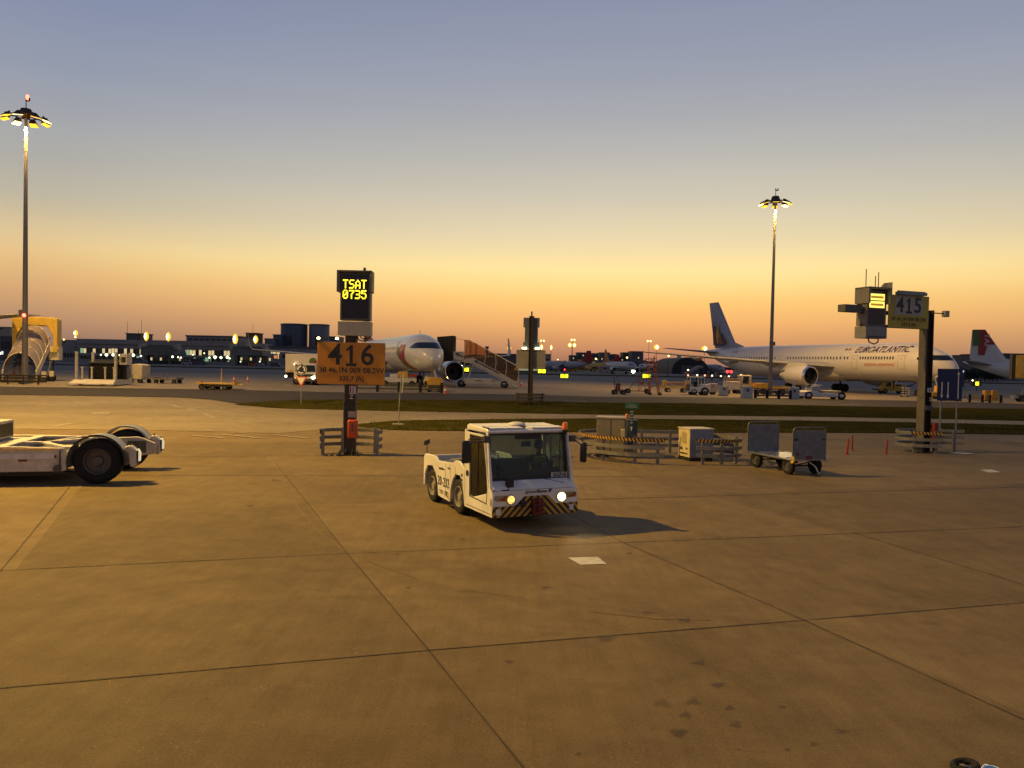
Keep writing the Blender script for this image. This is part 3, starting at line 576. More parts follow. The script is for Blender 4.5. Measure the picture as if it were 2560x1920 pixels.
p_ = B().box(-.333, -.326, .52, .90, .945, 1.055).out('number_plate', mat('plate_white', (.62, .62, .62), .4, var=.03), tug); text('35GF18', .115, BLACK, p_, 'plate_number', (-.323, .71, 1.0), (PI / 2, 0, PI / 2), off=.003, sx=.86)
text('ground', .095, BLACK, tug, 'company_name', (.008, -.13 + .02, .738), (PI / 2, 0, PI / 2), off=-.0006); text('force', .095, BLACK, tug, 'company_name', (.008, .115 + .02, .735), (PI / 2, 0, PI / 2), off=.002)
b = B(); b.ext([(.27, .745), (.31, .775), (.37, .778), (.335, .76), (.38, .75), (.32, .74), (.335, .71), (.29, .715)], 'yz', .005, .012); b.out('emblem', NAVY, tug)
sr = (PI / 2, 0, 0)
text('20-232', .30, BLACK, tug, 'fleet_number', (-2.70, -W2 - .004, .58), sr, sx=.78, off=.0, space=1.10); text('FTC', .17, BLACK, tug, 'fleet_code', (-2.50, -W2 - .004, .33), sr, sx=.7); text('groundforce', .075, DGREY, tug, 'company_name', (-2.82, -W2 - .004, .88), sr, sx=.9)
b = B()
for i in range(3): b.box(-2.95, -2.70, -W2 - .004, -W2 - .001, .30 + i * .035, .318 + i * .035, 0)
b.box(-2.42, -2.35, -W2 - .004, -W2 - .001, .24, .38, 1); b.box(-2.02, -1.99, -W2 - .004, -W2 - .001, .88, 1.02, 1); b.box(-2.45, -2.30, -W2 - .006, -W2 - .001, .92, .96, 0)
for i, (h0, h1) in enumerate(((.86, .94), (.76, .83), (.64, .74))): b.box(-1.66, -1.56, -W2 - .004, -W2 - .001, h0, h1 - .02, 0)
b.box(-2.585, -2.577, -W2 - .003, -W2 - .0005, .24, 1.04, 0); b.box(-2.295, -2.287, -W2 - .003, -W2 - .0005, .5, 1.04, 0)
b.out('side_decals', [DGREY, YEL], tug)
b = B(); b.tube((-3.95, -.93, 1.08), (-3.95, -.93, 1.42), .012); b.hexa([(-4.0, -1.0, 1.30), (-3.96, -1.0, 1.30), (-3.96, -.86, 1.34), (-4.0, -.86, 1.34), (-4.0, -1.0, 1.40), (-3.96, -1.0, 1.40), (-3.96, -.86, 1.45), (-4.0, -.86, 1.45)]); b.out('rear_reflector', DGREY, tug)
for x_, s_ in ((-1.87, -1), (-3.52, -1), (-1.87, 1), (-3.52, 1)): make_wheel(tug, (x_, s_ * (W2 - .13), .38), .38, .21, mat('tan_rim', (.26, .235, .19), .5, var=.2), side=s_, rim=.60)
light('SPOT', 'headlight_beam', (.12, .58, .60), 45, (1, .8, .45), tug, .08, R(75), None).rotation_euler = (R(86), 0, R(-90))

# ------------------------------------------------------------------ people: one continuous skinned figure
def person(loc, rz, joints, edges, name='person', label='', mats=None, head=None, headrot=0):
    me = bpy.data.meshes.new('body'); keys = list(joints)
    me.from_pydata([joints[k_][0] for k_ in keys], [(keys.index(a), keys.index(c)) for a, c in edges], [])
    o = bpy.data.objects.new('person', me); COL.objects.link(o); o.location = loc; o.rotation_euler = (0, 0, rz)
    sk = o.modifiers.new('skin', 'SKIN'); sv = me.skin_vertices[0].data if me.skin_vertices else None
    if sv is None:
        bpy.context.view_layer.objects.active = o; bpy.ops.mesh.customdata_skin_add(); sv = me.skin_vertices[0].data
    for i, k_ in enumerate(keys): rr = joints[k_][1]; sv[i].radius = (rr, rr) if not isinstance(rr, tuple) else rr
    sv[0].use_root = True; sb = o.modifiers.new('sub', 'SUBSURF'); sb.levels = 2; sb.render_levels = 2; me.materials.append(mats)
    return o
CLOTH = mat('dark_uniform', (.008, .010, .016), .8, var=.15); SKIN = mat('skin', (.24, .13, .085), .55, var=.05); VEST = mat('hi_vis_vest', (.30, .42, .03), .6, var=.08); REFL = mat('reflective_tape', (.5, .5, .45), .3, var=.05); HAIR = mat('dark_hair', (.018, .012, .010), .7, var=.2)
def head(parent, c, yaw, s=1.0):
    b = B(); hd = B()
    rings = [(0, .118), (.045, .105), (.062, .085), (.072, .06), (.078, .02), (.08, -.02), (.076, -.05), (.062, -.075), (.05, -.095), (.034, -.108), (0, -.112)]
    def pt(r, z, a):
        f = math.cos(a); yy = math.sin(a) * r * .92; xx = f * r * (1.18 if f < 0 else 1.05)
        if f > .9 and -.045 < z < .0: xx += .022 * (1 - abs(z + .025) / .03)       # nose
        if f > .3 and z < -.07: xx += .012
        if .6 < f < .93 and .0 < z < .035: xx -= .008                                # eye sockets
        return (xx, yy, z)
    n = 24; zz = []
    for r, z in rings: zz.append([pt(r, z, 2 * PI * i / n) for i in range(n)])
    hd.loft(zz, 0, False)
    for s_ in (-1, 1): hd.lathe([(0, -.008), (.02, -.006), (.022, .004), (0, .008)], (-.008, s_ * .076, -.02), (0, s_, 0), 10)
    hd.box(.076, .080, -.022, .022, -.066, -.060, 1)
    for s_ in (-1, 1): hd.lathe([(0, .006), (.009, .002), (.01, -.004)], (.073, s_ * .030, .012), (1, 0, 0), 8, 2)
    h = hd.out('head', [SKIN, mat('lips', (.25, .09, .07), .5, var=0), mat('eye_dark', (.02, .02, .02), .3, var=0)], parent, loc=c, rot=(0, 0, yaw))
    hr = B(); zz = []
    for r, z in rings[:8]: zz.append([(min(pt(r, z, 2 * PI * i / n)[0] * 1.1, .9) if math.cos(2 * PI * i / n) < .35 or z > .055 else pt(r, z, 2 * PI * i / n)[0] * .9, pt(r, z, 2 * PI * i / n)[1] * (1.1 if math.cos(2 * PI * i / n) < .35 or z > .055 else .9), z + .008) for i in range(n)])
    hr.loft(zz, 0, False); hr.out('hair', HAIR, h)
    return h
def arm_hand(par, wrist, d, upv):        # five short tapering fingers from a palm
    d = V(d).normalized(); u_ = V(upv).normalized(); s_ = d.cross(u_).normalized(); b = B(); w = V(wrist)
    b.loft([[tuple(w + d * t + s_ * (a * hw) + u_ * (c * hh)) for a, c in ((-1, -1), (1, -1), (1, 1), (-1, 1))] for t, hw, hh in ((0, .026, .018), (.04, .036, .016), (.085, .040, .013))])
    for i, L_ in enumerate((.062, .072, .070, .055)):
        o = w + d * .085 + s_ * (-.030 + .020 * i); m_ = o + d * (L_ * .55) - u_ * .008; e = m_ + d * (L_ * .25) - u_ * (L_ * .5); b.tube(o, m_, .0095, .0085, 7); b.tube(m_, e, .0085, .0065, 7)
    o = w + d * .03 - s_ * .032; b.tube(o, o + d * .035 - s_ * .022 - u_ * .01, .011, .009, 7); b.tube(o + d * .035 - s_ * .022 - u_ * .01, o + d * .06 - s_ * .022 - u_ * .035, .009, .007, 7)
    return b.out('hand', SKIN, par)
J = {'pelvis': ((0, 0, .0), (.15, .11)), 'belly': ((.02, 0, .15), (.15, .11)), 'chest': ((.0, 0, .34), (.175, .12)), 'neckb': ((0, 0, .49), (.07, .06)), 'neck': ((.01, 0, .57), .05),
     'shl': ((.0, .17, .44), .062), 'ell': ((.16, .23, .22), .048), 'wrl': ((.36, .13, .36), .03), 'shr': ((0, -.17, .44), .062), 'elr': ((.18, -.22, .24), .048), 'wrr': ((.36, -.13, .36), .03),
     'hipl': ((.04, .10, -.01), .095), 'knl': ((.44, .13, .04), .068), 'anl': ((.50, .13, -.32), .045), 'tol': ((.64, .14, -.36), .038), 'hipr': ((.04, -.10, -.01), .095), 'knr': ((.44, -.13, .04), .068), 'anr': ((.50, -.13, -.32), .045), 'tor': ((.64, -.14, -.36), .038)}
ED = [('pelvis', 'belly'), ('belly', 'chest'), ('chest', 'neckb'), ('neckb', 'neck'), ('chest', 'shl'), ('shl', 'ell'), ('ell', 'wrl'), ('chest', 'shr'), ('shr', 'elr'), ('elr', 'wrr'), ('pelvis', 'hipl'), ('hipl', 'knl'), ('knl', 'anl'), ('anl', 'tol'), ('pelvis', 'hipr'), ('hipr', 'knr'), ('knr', 'anr'), ('anr', 'tor')]
rz = R(-64); O_ = V((.537, 15.877, 0)); dl = Matrix.Rotation(rz, 3, 'Z') @ V((-1.08, .60, .86))
drv = person(O_ + dl, rz, J, ED, mats=CLOTH); tag(drv, 'driver in dark clothing and green hi-vis vest at the wheel of the white tractor', 'person')
head(drv, (.02, 0, .70), R(62))
vb = B()
secs = []
for z, hx, hy in ((.02, .145, .19), (.15, .15, .185), (.30, .15, .205), (.42, .135, .20), (.475, .085, .13)):
    secs.append([(hx * math.cos(2 * PI * i / 20) + .008, hy * math.sin(2 * PI * i / 20), z) for i in range(20)])
vb.loft(secs, 0, False)
for z in (.12, .22): vb.loft([[(.156 * math.cos(2 * PI * i / 20) + .008, .195 * math.sin(2 * PI * i / 20), z + dz) for i in range(20)] for dz in (0, .045)], 1, False)
vb.out('vest', [VEST, REFL], drv)
arm_hand(drv, (.34, .13, .36), (.6, -.2, .35), (-.5, 0, .8)); arm_hand(drv, (.34, -.13, .36), (.6, .2, .35), (-.5, 0, .8))

# ------------------------------------------------------------------ towbarless aircraft tractor, cut by the left edge
tt = thing('aircraft_tow_tractor', 'low white aircraft tow tractor with big black wheels, cut by the left edge', 'tow tractor', (-11.03, 21.75, 0), R(13))
DW = mat('dirty_white_paint', (.55, .50, .42), .45, var=.22, scale=3)
b = B()
b.ext([(-.72, .36), (-.72, .78), (-.78, .93), (-2.0, .98), (-6.0, 1.02), (-6.0, .30), (-1.0, .34)], 'xz', -1.62, -1.50)
b.ext([(-.72, .36), (-.72, .78), (-.78, .93), (-2.0, .98), (-6.0, 1.02), (-6.0, .30), (-1.0, .34)], 'xz', 1.50, 1.62)
b.box(-6.0, -.74, -1.5, 1.5, .40, .70); b.box(-6, -2.3, -1.5, 1.5, .7, .93)
for s_ in (-1, 1): b.ext([(-.8, .42), (-.8, .93), (.35, .98), (.55, .93), (.86, .78), (.86, .48), (.4, .42)], 'xz', s_ * .98, s_ * 1.16)
b.out('chassis', DW, tt, bevel=.015)
b = B()
for p, q, w in [((-.75, -1.45, .93), (-1.7, -.2, .94), .16), ((-1.7, -.2, .94), (-.8, 1.0, .94), .14), ((-1.7, -.2, .94), (-2.3, -.2, .94), .2), ((-2.3, -1.55, .95), (-2.3, 1.5, .95), .25), ((-.78, -1.5, .93), (-.78, -1.0, .93), .2), ((-1.55, .0, .945), (-1.2, 1.45, .945), .10), ((-2.2, 1.45, .94), (-.7, 1.45, .94), .15)]: b.beam(p, q, w, .05)
b.out('deck_frame', DW, tt)
b = B(); b.box(-2.2, -.8, -1.42, 1.42, .72, .74); b.box(-5.9, -2.45, -1.3, .0, .935, .945); b.out('deck_plate', DGREY, tt)
b = B(); b.box(-6, -.95, -1.66, -1.63, .90, .925, 0); b.box(-6, -1.0, -1.645, -1.62, .66, .80, 1); b.box(-1.82, -1.62, -1.64, -1.62, .60, .70, 2); b.box(-1.02, -.95, -1.64, -1.62, .68, .76, 2); b.tube((-.86, -1.66, .88), (-.86, -1.66, .40), .02, None, 8, 3); b.tube((-.92, -1.6, .42), (-.92, -1.70, .42), .09, None, 14, 3)
b.out('side_trim', [YEL, WHITE2, mat('brown_reflector', (.16, .06, .02), .4, var=.1), DGREY], tt)
b = B(); b.box(-5.0, -2.95, .0, 1.3, .95, 1.46); gb = b.out('equipment_box', DW, tt, bevel=.03)
b = B(); b.box(-2.948, -2.935, .12, 1.18, 1.02, 1.38)
for i in range(7): b.box(-2.936, -2.925, .14, 1.16, 1.04 + i * .05, 1.055 + i * .05)
b.out('grille', BLACK, gb)
b = B(); b.ext([(-.1, .62), (.12, .70), (.12, .86), (.62, .86), (.62, .52), (.2, .50)], 'xz', .955, .975); b.tube((.3, .94, .62), (.3, .97, .62), .05, None, 12); b.path([(-.3, .9, .7), (.1, .85, .78), (.4, .9, .62), (.42, .92, .5)], .02); b.out('hydraulic_plate', mat('olive_metal', (.085, .080, .045), .6, var=.3, scale=7), tt)
for s_ in (-1, 1):
    w = make_wheel(tt, (0, s_ * 1.42, .585), .585, .42, mat('grey_rim', (.085, .075, .065), .5, var=.15), side=-1 if s_ < 0 else -1, rim=.56, bolts=10)
    b = B(); n = 18
    def fp(r, y, i): a = R(-8) + (PI + R(20)) * i / n; return (r * math.cos(a), y, .585 + r * math.sin(a))
    y0, y1 = s_ * 1.17, s_ * 1.68
    b.loft([[fp(.66, y0, i), fp(.66, y1, i), fp(.70, y1, i), fp(.70, y0, i)] for i in range(n + 1)], 0)
    b.loft([[fp(.655, s_ * 1.68, i), fp(.655, s_ * 1.70, i), fp(.705, s_ * 1.70, i), fp(.705, s_ * 1.68, i)] for i in range(n + 1)], 1)
    b.out('mudguard', [mat('mudguard_grey', (.22, .23, .25), .35, var=.12), BLACK], tt)
    b = B(); b.ext([(.62, .88), (.68, .98), (.80, .98), (.92, .86), (.94, .50), (.86, .42), (.78, .46), (.74, .80)], 'xz', s_ * 1.30, s_ * 1.62); lu = b.out('lamp_housing', DW, tt, bevel=.02)
    b = B(); b.box(.93, .97, min(s_ * 1.34, s_ * 1.58), max(s_ * 1.34, s_ * 1.58), .52, .86); b.out('lamp_frame', BLACK, lu)
    b = B(); b.ext([(.92, .56), (.995, .58), (1.005, .80), (.95, .90), (.92, .88)], 'xz', s_ * 1.38, s_ * 1.55); b.out('lamp', mat('lamp_glass_lit', (1, .92, .6), .2, var=0, emit=1.6 if s_ > 0 else .5), lu)
    b = B(); b.path([(.74, s_ * 1.4, .98), (.77, s_ * 1.4, 1.05)], .02); b.out('lamp_knob', BLACK, lu)
b = B(); b.path([(-.9, -1.2, .30), (-.4, -1.1, .22), (-.2, -1.0, .3)], .03); b.box(-3, -1.2, -1.3, 1.3, .2, .38); b.out('underframe', BLACK, tt)
for x_ in (-4.6,):
    for s_ in (-1, 1): make_wheel(tt, (x_, s_ * 1.25, .5), .5, .35, DGREY, side=-1)

# ------------------------------------------------------------------ guard rails
def rail_mesh(b, pts, z, h, haz=False, m=0):
    P_ = [V((*p, 0)) for p in pts]; n = len(P_); nor = []
    for i in range(n):
        d = (P_[min(i + 1, n - 1)] - P_[max(i - 1, 0)]).normalized(); nor.append(V((d.y, -d.x, 0)))
    prof = [(0, -h / 2), (.03, -h / 2 + .01), (.03, h / 2 - .01), (0, h / 2), (-.012, h / 2), (-.012, -h / 2)]
    b.loft([[tuple(P_[i] + nor[i] * a + V((0, 0, z + c))) for a, c in prof] for i in range(n)], m)
    if haz:
        cum = [0]
        for i in range(1, n): cum.append(cum[-1] + (P_[i] - P_[i - 1]).length)
        def at(s_, zz, off):
            s_ = min(max(s_, 0), cum[-1] - 1e-4)
            for i in range(n - 1):
                if s_ <= cum[i + 1]:
                    t = (s_ - cum[i]) / (cum[i + 1] - cum[i]); q = P_[i].lerp(P_[i + 1], t) + nor[i].lerp(nor[i + 1], t) * off; return (q.x, q.y, z + zz)
        s_ = 0
        while s_ < cum[-1] - .12:
            for o_ in (.0335, -.0155): b.add([at(s_, -h / 2 + .01, o_), at(s_ + .06, -h / 2 + .01, o_), at(s_ + .12, h / 2 - .01, o_), at(s_ + .06, h / 2 - .01, o_)], [(0, 1, 2, 3)], m + 1)
            s_ += .125
def smooth_path(pts, st=.15):
    P_ = [V((*p, 0)) for p in pts]; out = []
    for i in range(len(P_) - 1):
        p0 = P_[max(i - 1, 0)]; p1 = P_[i]; p2 = P_[i + 1]; p3 = P_[min(i + 2, len(P_) - 1)]; k_ = max(2, int((p2 - p1).length / st))
        for j in range(k_):
            t = j / k_; q = .5 * ((2 * p1) + (p2 - p0) * t + (2 * p0 - 5 * p1 + 4 * p2 - p3) * t * t + (3 * p1 - p0 - 3 * p2 + p3) * t ** 3); out.append((q.x, q.y))
    out.append(tuple(P_[-1].xy)); return out
def guard_rail(label, origin, pts, posts, zs=(.83, .57, .32), h=.13, hazn=0, rz=0, group='guard rails around the posts and cabinets', z0=0, rm=None):
    t = thing('guard_rail', label, 'guard rail', origin, rz, group); sp = smooth_path(pts)
    for i, z in enumerate(zs):
        b = B()
        if i == 0 and hazn: rail_mesh(b, sp[:hazn + 1], z, h, True, 1); (rail_mesh(b, sp[hazn:], z, h, False, 0) if hazn < len(sp) - 2 else None)
        else: rail_mesh(b, sp, z, h)
        b.out('rail', [rm or GALV, BLACK, HAZ], t)
    for x, y in posts:
        b = B(); b.box(-.05, .05, -.045, .045, 0, zs[0] + .09); b.box(-.11, .11, -.09, .09, 0, .012); b.out('post', rm or GALV, t, loc=(x, y, 0))
    return t
guard_rail('steel guard rail curved round the foot of the lit 416 sign', (-5.68, 27.64, 0), [(-.92, -.55), (-1.08, -.2), (-1.08, .25), (-.8, .58), (-.3, .72), (.4, .72), (.85, .55), (1.10, .2), (1.05, -.25)], [(-.86, -.42), (-.40, .64), (.80, .50), (1.0, -.22)], hazn=2, z0=0)
guard_rail('striped guard rail curved round the two door cabinet', (0, 0, 0), [(5.22, 26.5), (4.0, 26.7), (3.15, 27.3), (2.6, 28.2), (2.55, 29.2), (3.0, 29.9), (4.0, 30.1), (6.6, 30.1)], [(5.0, 26.6), (4.25, 26.75), (3.25, 27.4), (3.75, 29.95), (5.0, 30.0), (6.1, 30.0)], hazn=26)
guard_rail('striped guard rail beside the pale blue grey cabinet', (0, 0, 0), [(6.35, 26.75), (7.3, 26.72), (7.95, 27.15), (8.08, 27.8), (7.6, 28.5), (6.9, 28.9)], [(6.6, 26.86), (7.25, 26.86), (7.9, 27.4), (7.3, 28.6)], hazn=12)
guard_rail('guard rail round the foot of the 415 sign post', (0, 0, 0), [(17.55, 31.8), (16.6, 32.05), (16.2, 32.6), (16.45, 33.4), (17.4, 33.75), (18.4, 33.6), (19.35, 33.4)], [(17.35, 31.95), (16.6, 32.2), (18.1, 33.5), (18.75, 33.1)], hazn=7)

# ------------------------------------------------------------------ stand signs with docking display
FONT5 = {'T': '11111 00100 00100 00100 00100 00100 00100', 'S': '01111 10000 10000 01110 00001 00001 11110', 'A': '00100 01010 10001 10001 11111 10001 10001', '0': '01110 10001 10011 10101 11001 10001 01110',
         '7': '11111 00001 00010 00100 00100 00100 00100', '3': '11110 00001 00001 01110 00001 00001 11110', '5': '11111 10000 11110 00001 00001 10001 01110'}
def bigno(s_, sz, par, x, y, z, pitch):       # digits with a serifed one, as painted
    for i, ch in enumerate(s_):
        cx = x + (i - 1) * pitch
        if ch != '1': text(ch, sz, BLACK, par, 'digit', (cx, y - .004, z), off=.014, sx=.98); continue
        h = sz * .36; w = sz * .055; B().ext([(cx - w, z - h + .1 * sz), (cx - w, z + h * .62), (cx - .17 * sz, z + h * .40), (cx - .17 * sz, z + h * .60), (cx - w * .2, z + h), (cx + w, z + h), (cx + w, z - h + .1 * sz), (cx + .18 * sz, z - h + .1 * sz), (cx + .18 * sz, z - h), (cx - .18 * sz, z - h), (cx - .18 * sz, z - h + .1 * sz)], 'xz', y - .008, y).out('digit', BLACK, par)
def hbeam(b, x0, x1, y0, y1, z0, z1, m=0):
    t = .03; b.box(x0, x0 + t, y0, y1, z0, z1, m); b.box(x1 - t, x1, y0, y1, z0, z1, m); b.box(x0 + t, x1 - t, (y0 + y1) / 2 - t / 2, (y0 + y1) / 2 + t / 2, z0, z1, m)
t = thing('stand_sign', 'orange stand sign 416 under a lit TSAT 0735 display', 'stand sign', (-5.68, 27.64, 0), R(2), 'stand number signs on posts')
b = B(); hbeam(b, -.19, .19, -.18, .18, 0, 4.3); b.box(-.16, .16, -.183, -.175, .05, 4.2); b.out('post', BROWN, t)
b = B(); b.box(-.38, .38, -.36, .36, 0, .03)
for x_ in (-.3, -.12, .12, .3): b.tube((x_, -.30, .03), (x_, -.30, .16), .028, None, 8); b.hexa([(x_ - .012, -.34, .03), (x_ + .012, -.34, .03), (x_ + .012, -.19, .03), (x_ - .012, -.19, .03), (x_ - .012, -.20, .22), (x_ + .012, -.20, .22), (x_ + .012, -.19, .22), (x_ - .012, -.19, .22)])
b.out('base_plate', BROWN, t)
b = B(); b.box(-.22, -.19, -.2, .2, .1, 1.9, 0); b.out('flange', GALV, t)
pn = B().box(-1.13, 1.22, -.26, -.235, 2.50, 3.96).out('number_panel', SIGNO, t, bevel=.004)
bigno('416', 1.02, pn, .04, -.262, 3.50, .56); text('38 46.1N 009 08.2W', .262, BLACK, pn, 'coordinates', (.05, -.266, 2.985), off=.003); text('335.7 (ft)', .235, BLACK, pn, 'elevation', (.06, -.266, 2.69), off=.003)
for x_ in (-1.1, -.46):
    b = B(); b.path([(x_, -.24, 3.9), (x_, -.24, 4.03)], .015); b.box(x_ - .06, x_ + .06, -.32, -.2, 4.0, 4.05); la = b.out('sign_lamp', BLACK, t); B().lathe([(0, -.05), (.05, -.03), (.055, .02), (0, .05)], (x_, -.27, 4.09), (0, 0, 1), 12).out('bulb', EM('warm_sign_bulb', (1, .85, .35), 8), la)
b = B(); b.box(-.38, .66, -.22, .28, 4.74, 6.40); db = b.out('display_case', mat('case_grey', (.10, .09, .08), .5, var=.1), t, bevel=.01)
b = B(); b.box(-.32, .60, -.226, -.22, 4.80, 6.34); b.out('display_screen', mat('screen_black', (.004, .004, .005), .15, var=0), db)
for row, word in enumerate(('TSAT', '0735')):
    for ci, ch in enumerate(word):
        b = B()
        for r_, line in enumerate(FONT5[ch].split()):
            for c_, v_ in enumerate(line):
                if v_ == '1': b.lathe([(.0, 0), (.0245, 0), (.020, .006), (0, .008)], (-.27 + ci * .212 + c_ * .035, -.226, 6.13 - row * .36 - r_ * .044), (0, -1, 0), 8)
        b.out('display_character', LED, db)
b = B(); b.box(-.49, -.385, -.34, .3, 5.72, 6.45); b.box(.665, .72, -.34, .3, 5.72, 6.42); b.box(-.49, .72, -.34, .3, 6.405, 6.47); b.out('sun_hood', mat('case_grey', (1, 1, 1)), t, bevel=.01)
b = B(); b.box(-.44, .69, -.30, .28, 4.20, 4.70); b.out('control_box', PGREY, t, bevel=.012)
b = B(); b.tube((.42, .0, 6.4), (.42, 0, 6.6), .05); b.out('sensor', DGREY, t)
b = B(); b.path([(.2, 0, 4.2), (.25, 0, 4.06), (.4, 0, 4.02), (.52, 0, 4.08), (.5, 0, 4.2)], .02); b.path([(.3, 0, 4.2), (.35, .1, 4.1), (.6, .1, 4.12), (.62, .1, 4.2)], .02); b.out('cable', BLACK, t)
b = B(); b.box(-.04, .30, -.36, -.19, .62, 1.26); rbx = b.out('emergency_box', mat('red_orange_box', (.50, .07, .015), .4, var=.08), t, bevel=.04); b = B(); b.box(.10, .16, -.375, -.361, .85, 1.15); b.out('handle', DGREY, rbx)
B().box(-.05, .22, -.20, -.187, 1.34, 1.56).out('notice', PGREY, t); b = B(); b.box(-.02, .2, -.20, -.187, 2.16, 2.44, 0); b.box(.0, .04, -.205, -.2, 2.18, 2.42, 1); b.box(.1, .13, -.205, -.2, 2.18, 2.42, 1); b.out('notice', [WHITE2, RED], t)
text('Z', .2, WHITE2, t, 'pictogram', (.06, -.20, 2.05), off=.004)

t = thing('stand_sign', 'yellow and white stand sign 415 hung from a tall brown post', 'stand sign', (17.2, 32.64, 0), R(20), 'stand number signs on posts')
b = B(); hbeam(b, -.19, .19, -.17, .17, 0, 5.9); b.box(-.215, -.19, -.19, .19, 0, 5.9, 1); b.out('post', [BROWN, mat('grey_brown_flange', (.12, .108, .09), .55, var=.2)], t)
b = B(); b.box(-.4, .4, -.36, .36, 0, .03)
for x_ in (-.3, .3): b.hexa([(x_ - .012, -.34, .03), (x_ + .012, -.34, .03), (x_ + .012, -.2, .03), (x_ - .012, -.2, .03), (x_ - .012, -.22, .4), (x_ + .012, -.22, .4), (x_ + .012, -.2, .4), (x_ - .012, -.2, .4)])
b.out('base_plate', BROWN, t)
b = B(); b.box(-3.5, -.28, -.05, .05, 5.62, 5.78); b.box(-3.5, -.28, -.05, .05, 5.1, 5.22); b.box(.24, .9, -.02, .02, 5.78, 5.82); b.out('cross_arm', BROWN, t)
pn = B().box(-2.36, -.22, -.26, -.235, 5.10, 6.43).out('number_panel', SIGNY, t, bevel=.004); B().box(-2.04, -.55, -.272, -.2605, 5.62, 6.40).out('white_panel', PGREY, pn)
bigno('415', .86, pn, -1.30, -.274, 6.01, .47); text('38 46.1N 009 08.2W', .215, mat('faded_print', (.10, .07, .02), .6, var=.2), pn, 'coordinates', (-1.28, -.266, 5.46), off=.003); text('335.3 (ft)', .215, mat('faded_print', (1, 1, 1)), pn, 'elevation', (-1.28, -.266, 5.25), off=.002)
b = B(); b.box(-1.95, -.50, -.42, -.18, 6.44, 6.56); b.tube((-1.95, -.3, 6.58), (-.5, -.3, 6.58), .03); b.out('sign_lamp', GREY, t)
b = B(); b.box(-3.46, -2.46, -.25, .30, 5.14, 6.55); db = b.out('display_case', mat('case_side', (.20, .185, .16), .5, var=.08), t, bevel=.01)
B().box(-3.38, -2.54, -.256, -.25, 5.18, 6.5).out('display_screen', mat('screen_black', (1, 1, 1)), db)
b = B(); b.box(-3.34, -2.58, -.268, -.257, 6.16, 6.42); b.box(-3.34, -2.58, -.268, -.257, 5.86, 6.12); b.out('lit_rows', STRIP, db)
b = B(); b.box(-3.28, -2.64, -.2715, -.2685, 6.24, 6.33); b.box(-3.28, -2.64, -.2715, -.2685, 5.94, 6.03); b.out('row_text', EM('amber_row', (.55, .30, .02), .6), db)
b = B(); b.box(-3.56, -3.47, -.45, .3, 6.02, 6.66); b.box(-2.45, -2.38, -.45, .3, 6.02, 6.66); b.box(-3.56, -2.38, -.45, .3, 6.60, 6.67); b.hexa([(-2.45, -.45, 6.67), (-2.38, -.45, 6.67), (-2.38, .2, 6.67), (-2.45, .2, 6.67), (-2.42, -.45, 6.68), (-2.38, -.45, 6.9), (-2.38, 0, 6.9), (-2.42, .2, 6.68)]); b.out('sun_hood', mat('case_side', (1, 1, 1)), t, bevel=.006)
b = B(); b.box(-3.5, -2.42, -.28, .32, 4.64, 5.12); b.out('control_box', mat('box_grey', (.22, .22, .215), .5, var=.08), t, bevel=.012); b = B()
for i in range(14): b.box(-3.42 + i * .066, -3.39 + i * .066, -.288, -.281, 4.66, 4.74)
b.out('vent', BLACK, t)
b = B(); b.box(-4.45, -3.58, -.15, .25, 5.66, 5.95); b.box(-4.44, -4.10, -.16, -.15, 5.68, 5.93); b.out('side_unit', mat('box_dark', (.09, .085, .075), .5, var=.1), t, bevel=.01)
for x_, h_ in ((-3.3, .75), (-2.82, .5), (-2.66, .66)): B().tube((x_, 0, 6.66), (x_, 0, 6.66 + h_), .018).out('antenna', DGREY, t)
b = B(); b.path([(-3.1, 0, 4.64), (-3.05, 0, 4.5), (-2.8, 0, 4.42), (-2.6, 0, 4.5), (-2.58, 0, 4.64)], .025); b.out('cable', BLACK, t)
B().box(.88, 1.12, -.1, .1, 5.66, 5.92).out('camera', PGREY, t, bevel=.02)
b = B(); b.box(.16, .40, -.38, -.2, .55, 1.25); b.out('emergency_box', mat('dark_red_box', (.22, .02, .012), .5, var=.1), t, bevel=.04)
b = B(); b.box(-.1, .16, -.21, -.203, 2.5, 2.68, 0); b.box(-.02, .04, -.216, -.2105, 2.53, 2.65, 1); b.box(.1, .14, -.216, -.2105, 2.53, 2.65, 1); b.out('notice', [WHITE2, BLACK], t); B().box(-.18, .18, -.24, -.2, 1.75, 1.95).out('clamp', DGREY, t); text('Z', .2, WHITE2, t, 'pictogram', (.06, -.22, 2.2), off=.004)

q = T(1325, 1012); t = thing('stand_sign', 'back of a grey stand sign with two white lamps, seen beyond the grass strip', 'stand sign', q, 0, 'stand number signs on posts')
b = B(); hbeam(b, -.19, .19, -.15, .15, 0, 6.8); b.out('post', BROWN, t)
b = B(); b.box(-1.12, 1.12, .18, .22, 2.75, 4.2); b.box(-1.0, 1.0, .16, .18, 3.0, 3.08); b.box(-1.0, 1.0, .16, .18, 3.8, 3.88); b.out('number_panel', mat('panel_back', (.26, .23, .20), .5, var=.08), t)
b = B(); b.box(-.5, .5, .16, .55, 4.8, 5.95); b.out('display_case', mat('blue_grey_case', (.13, .15, .18), .5, var=.1), t, bevel=.01)
b = B(); b.box(-.62, .62, .16, .62, 5.95, 6.68); b.out('sun_hood', mat('blue_grey_case', (1, 1, 1)), t, bevel=.01)
B().box(-.62, .62, .17, .6, 4.35, 4.8).out('control_box', mat('blue_grey_case', (1, 1, 1)), t)
B().tube((0, .1, 6.8), (0, .1, 7.15), .06).out('sensor', BLACK, t)
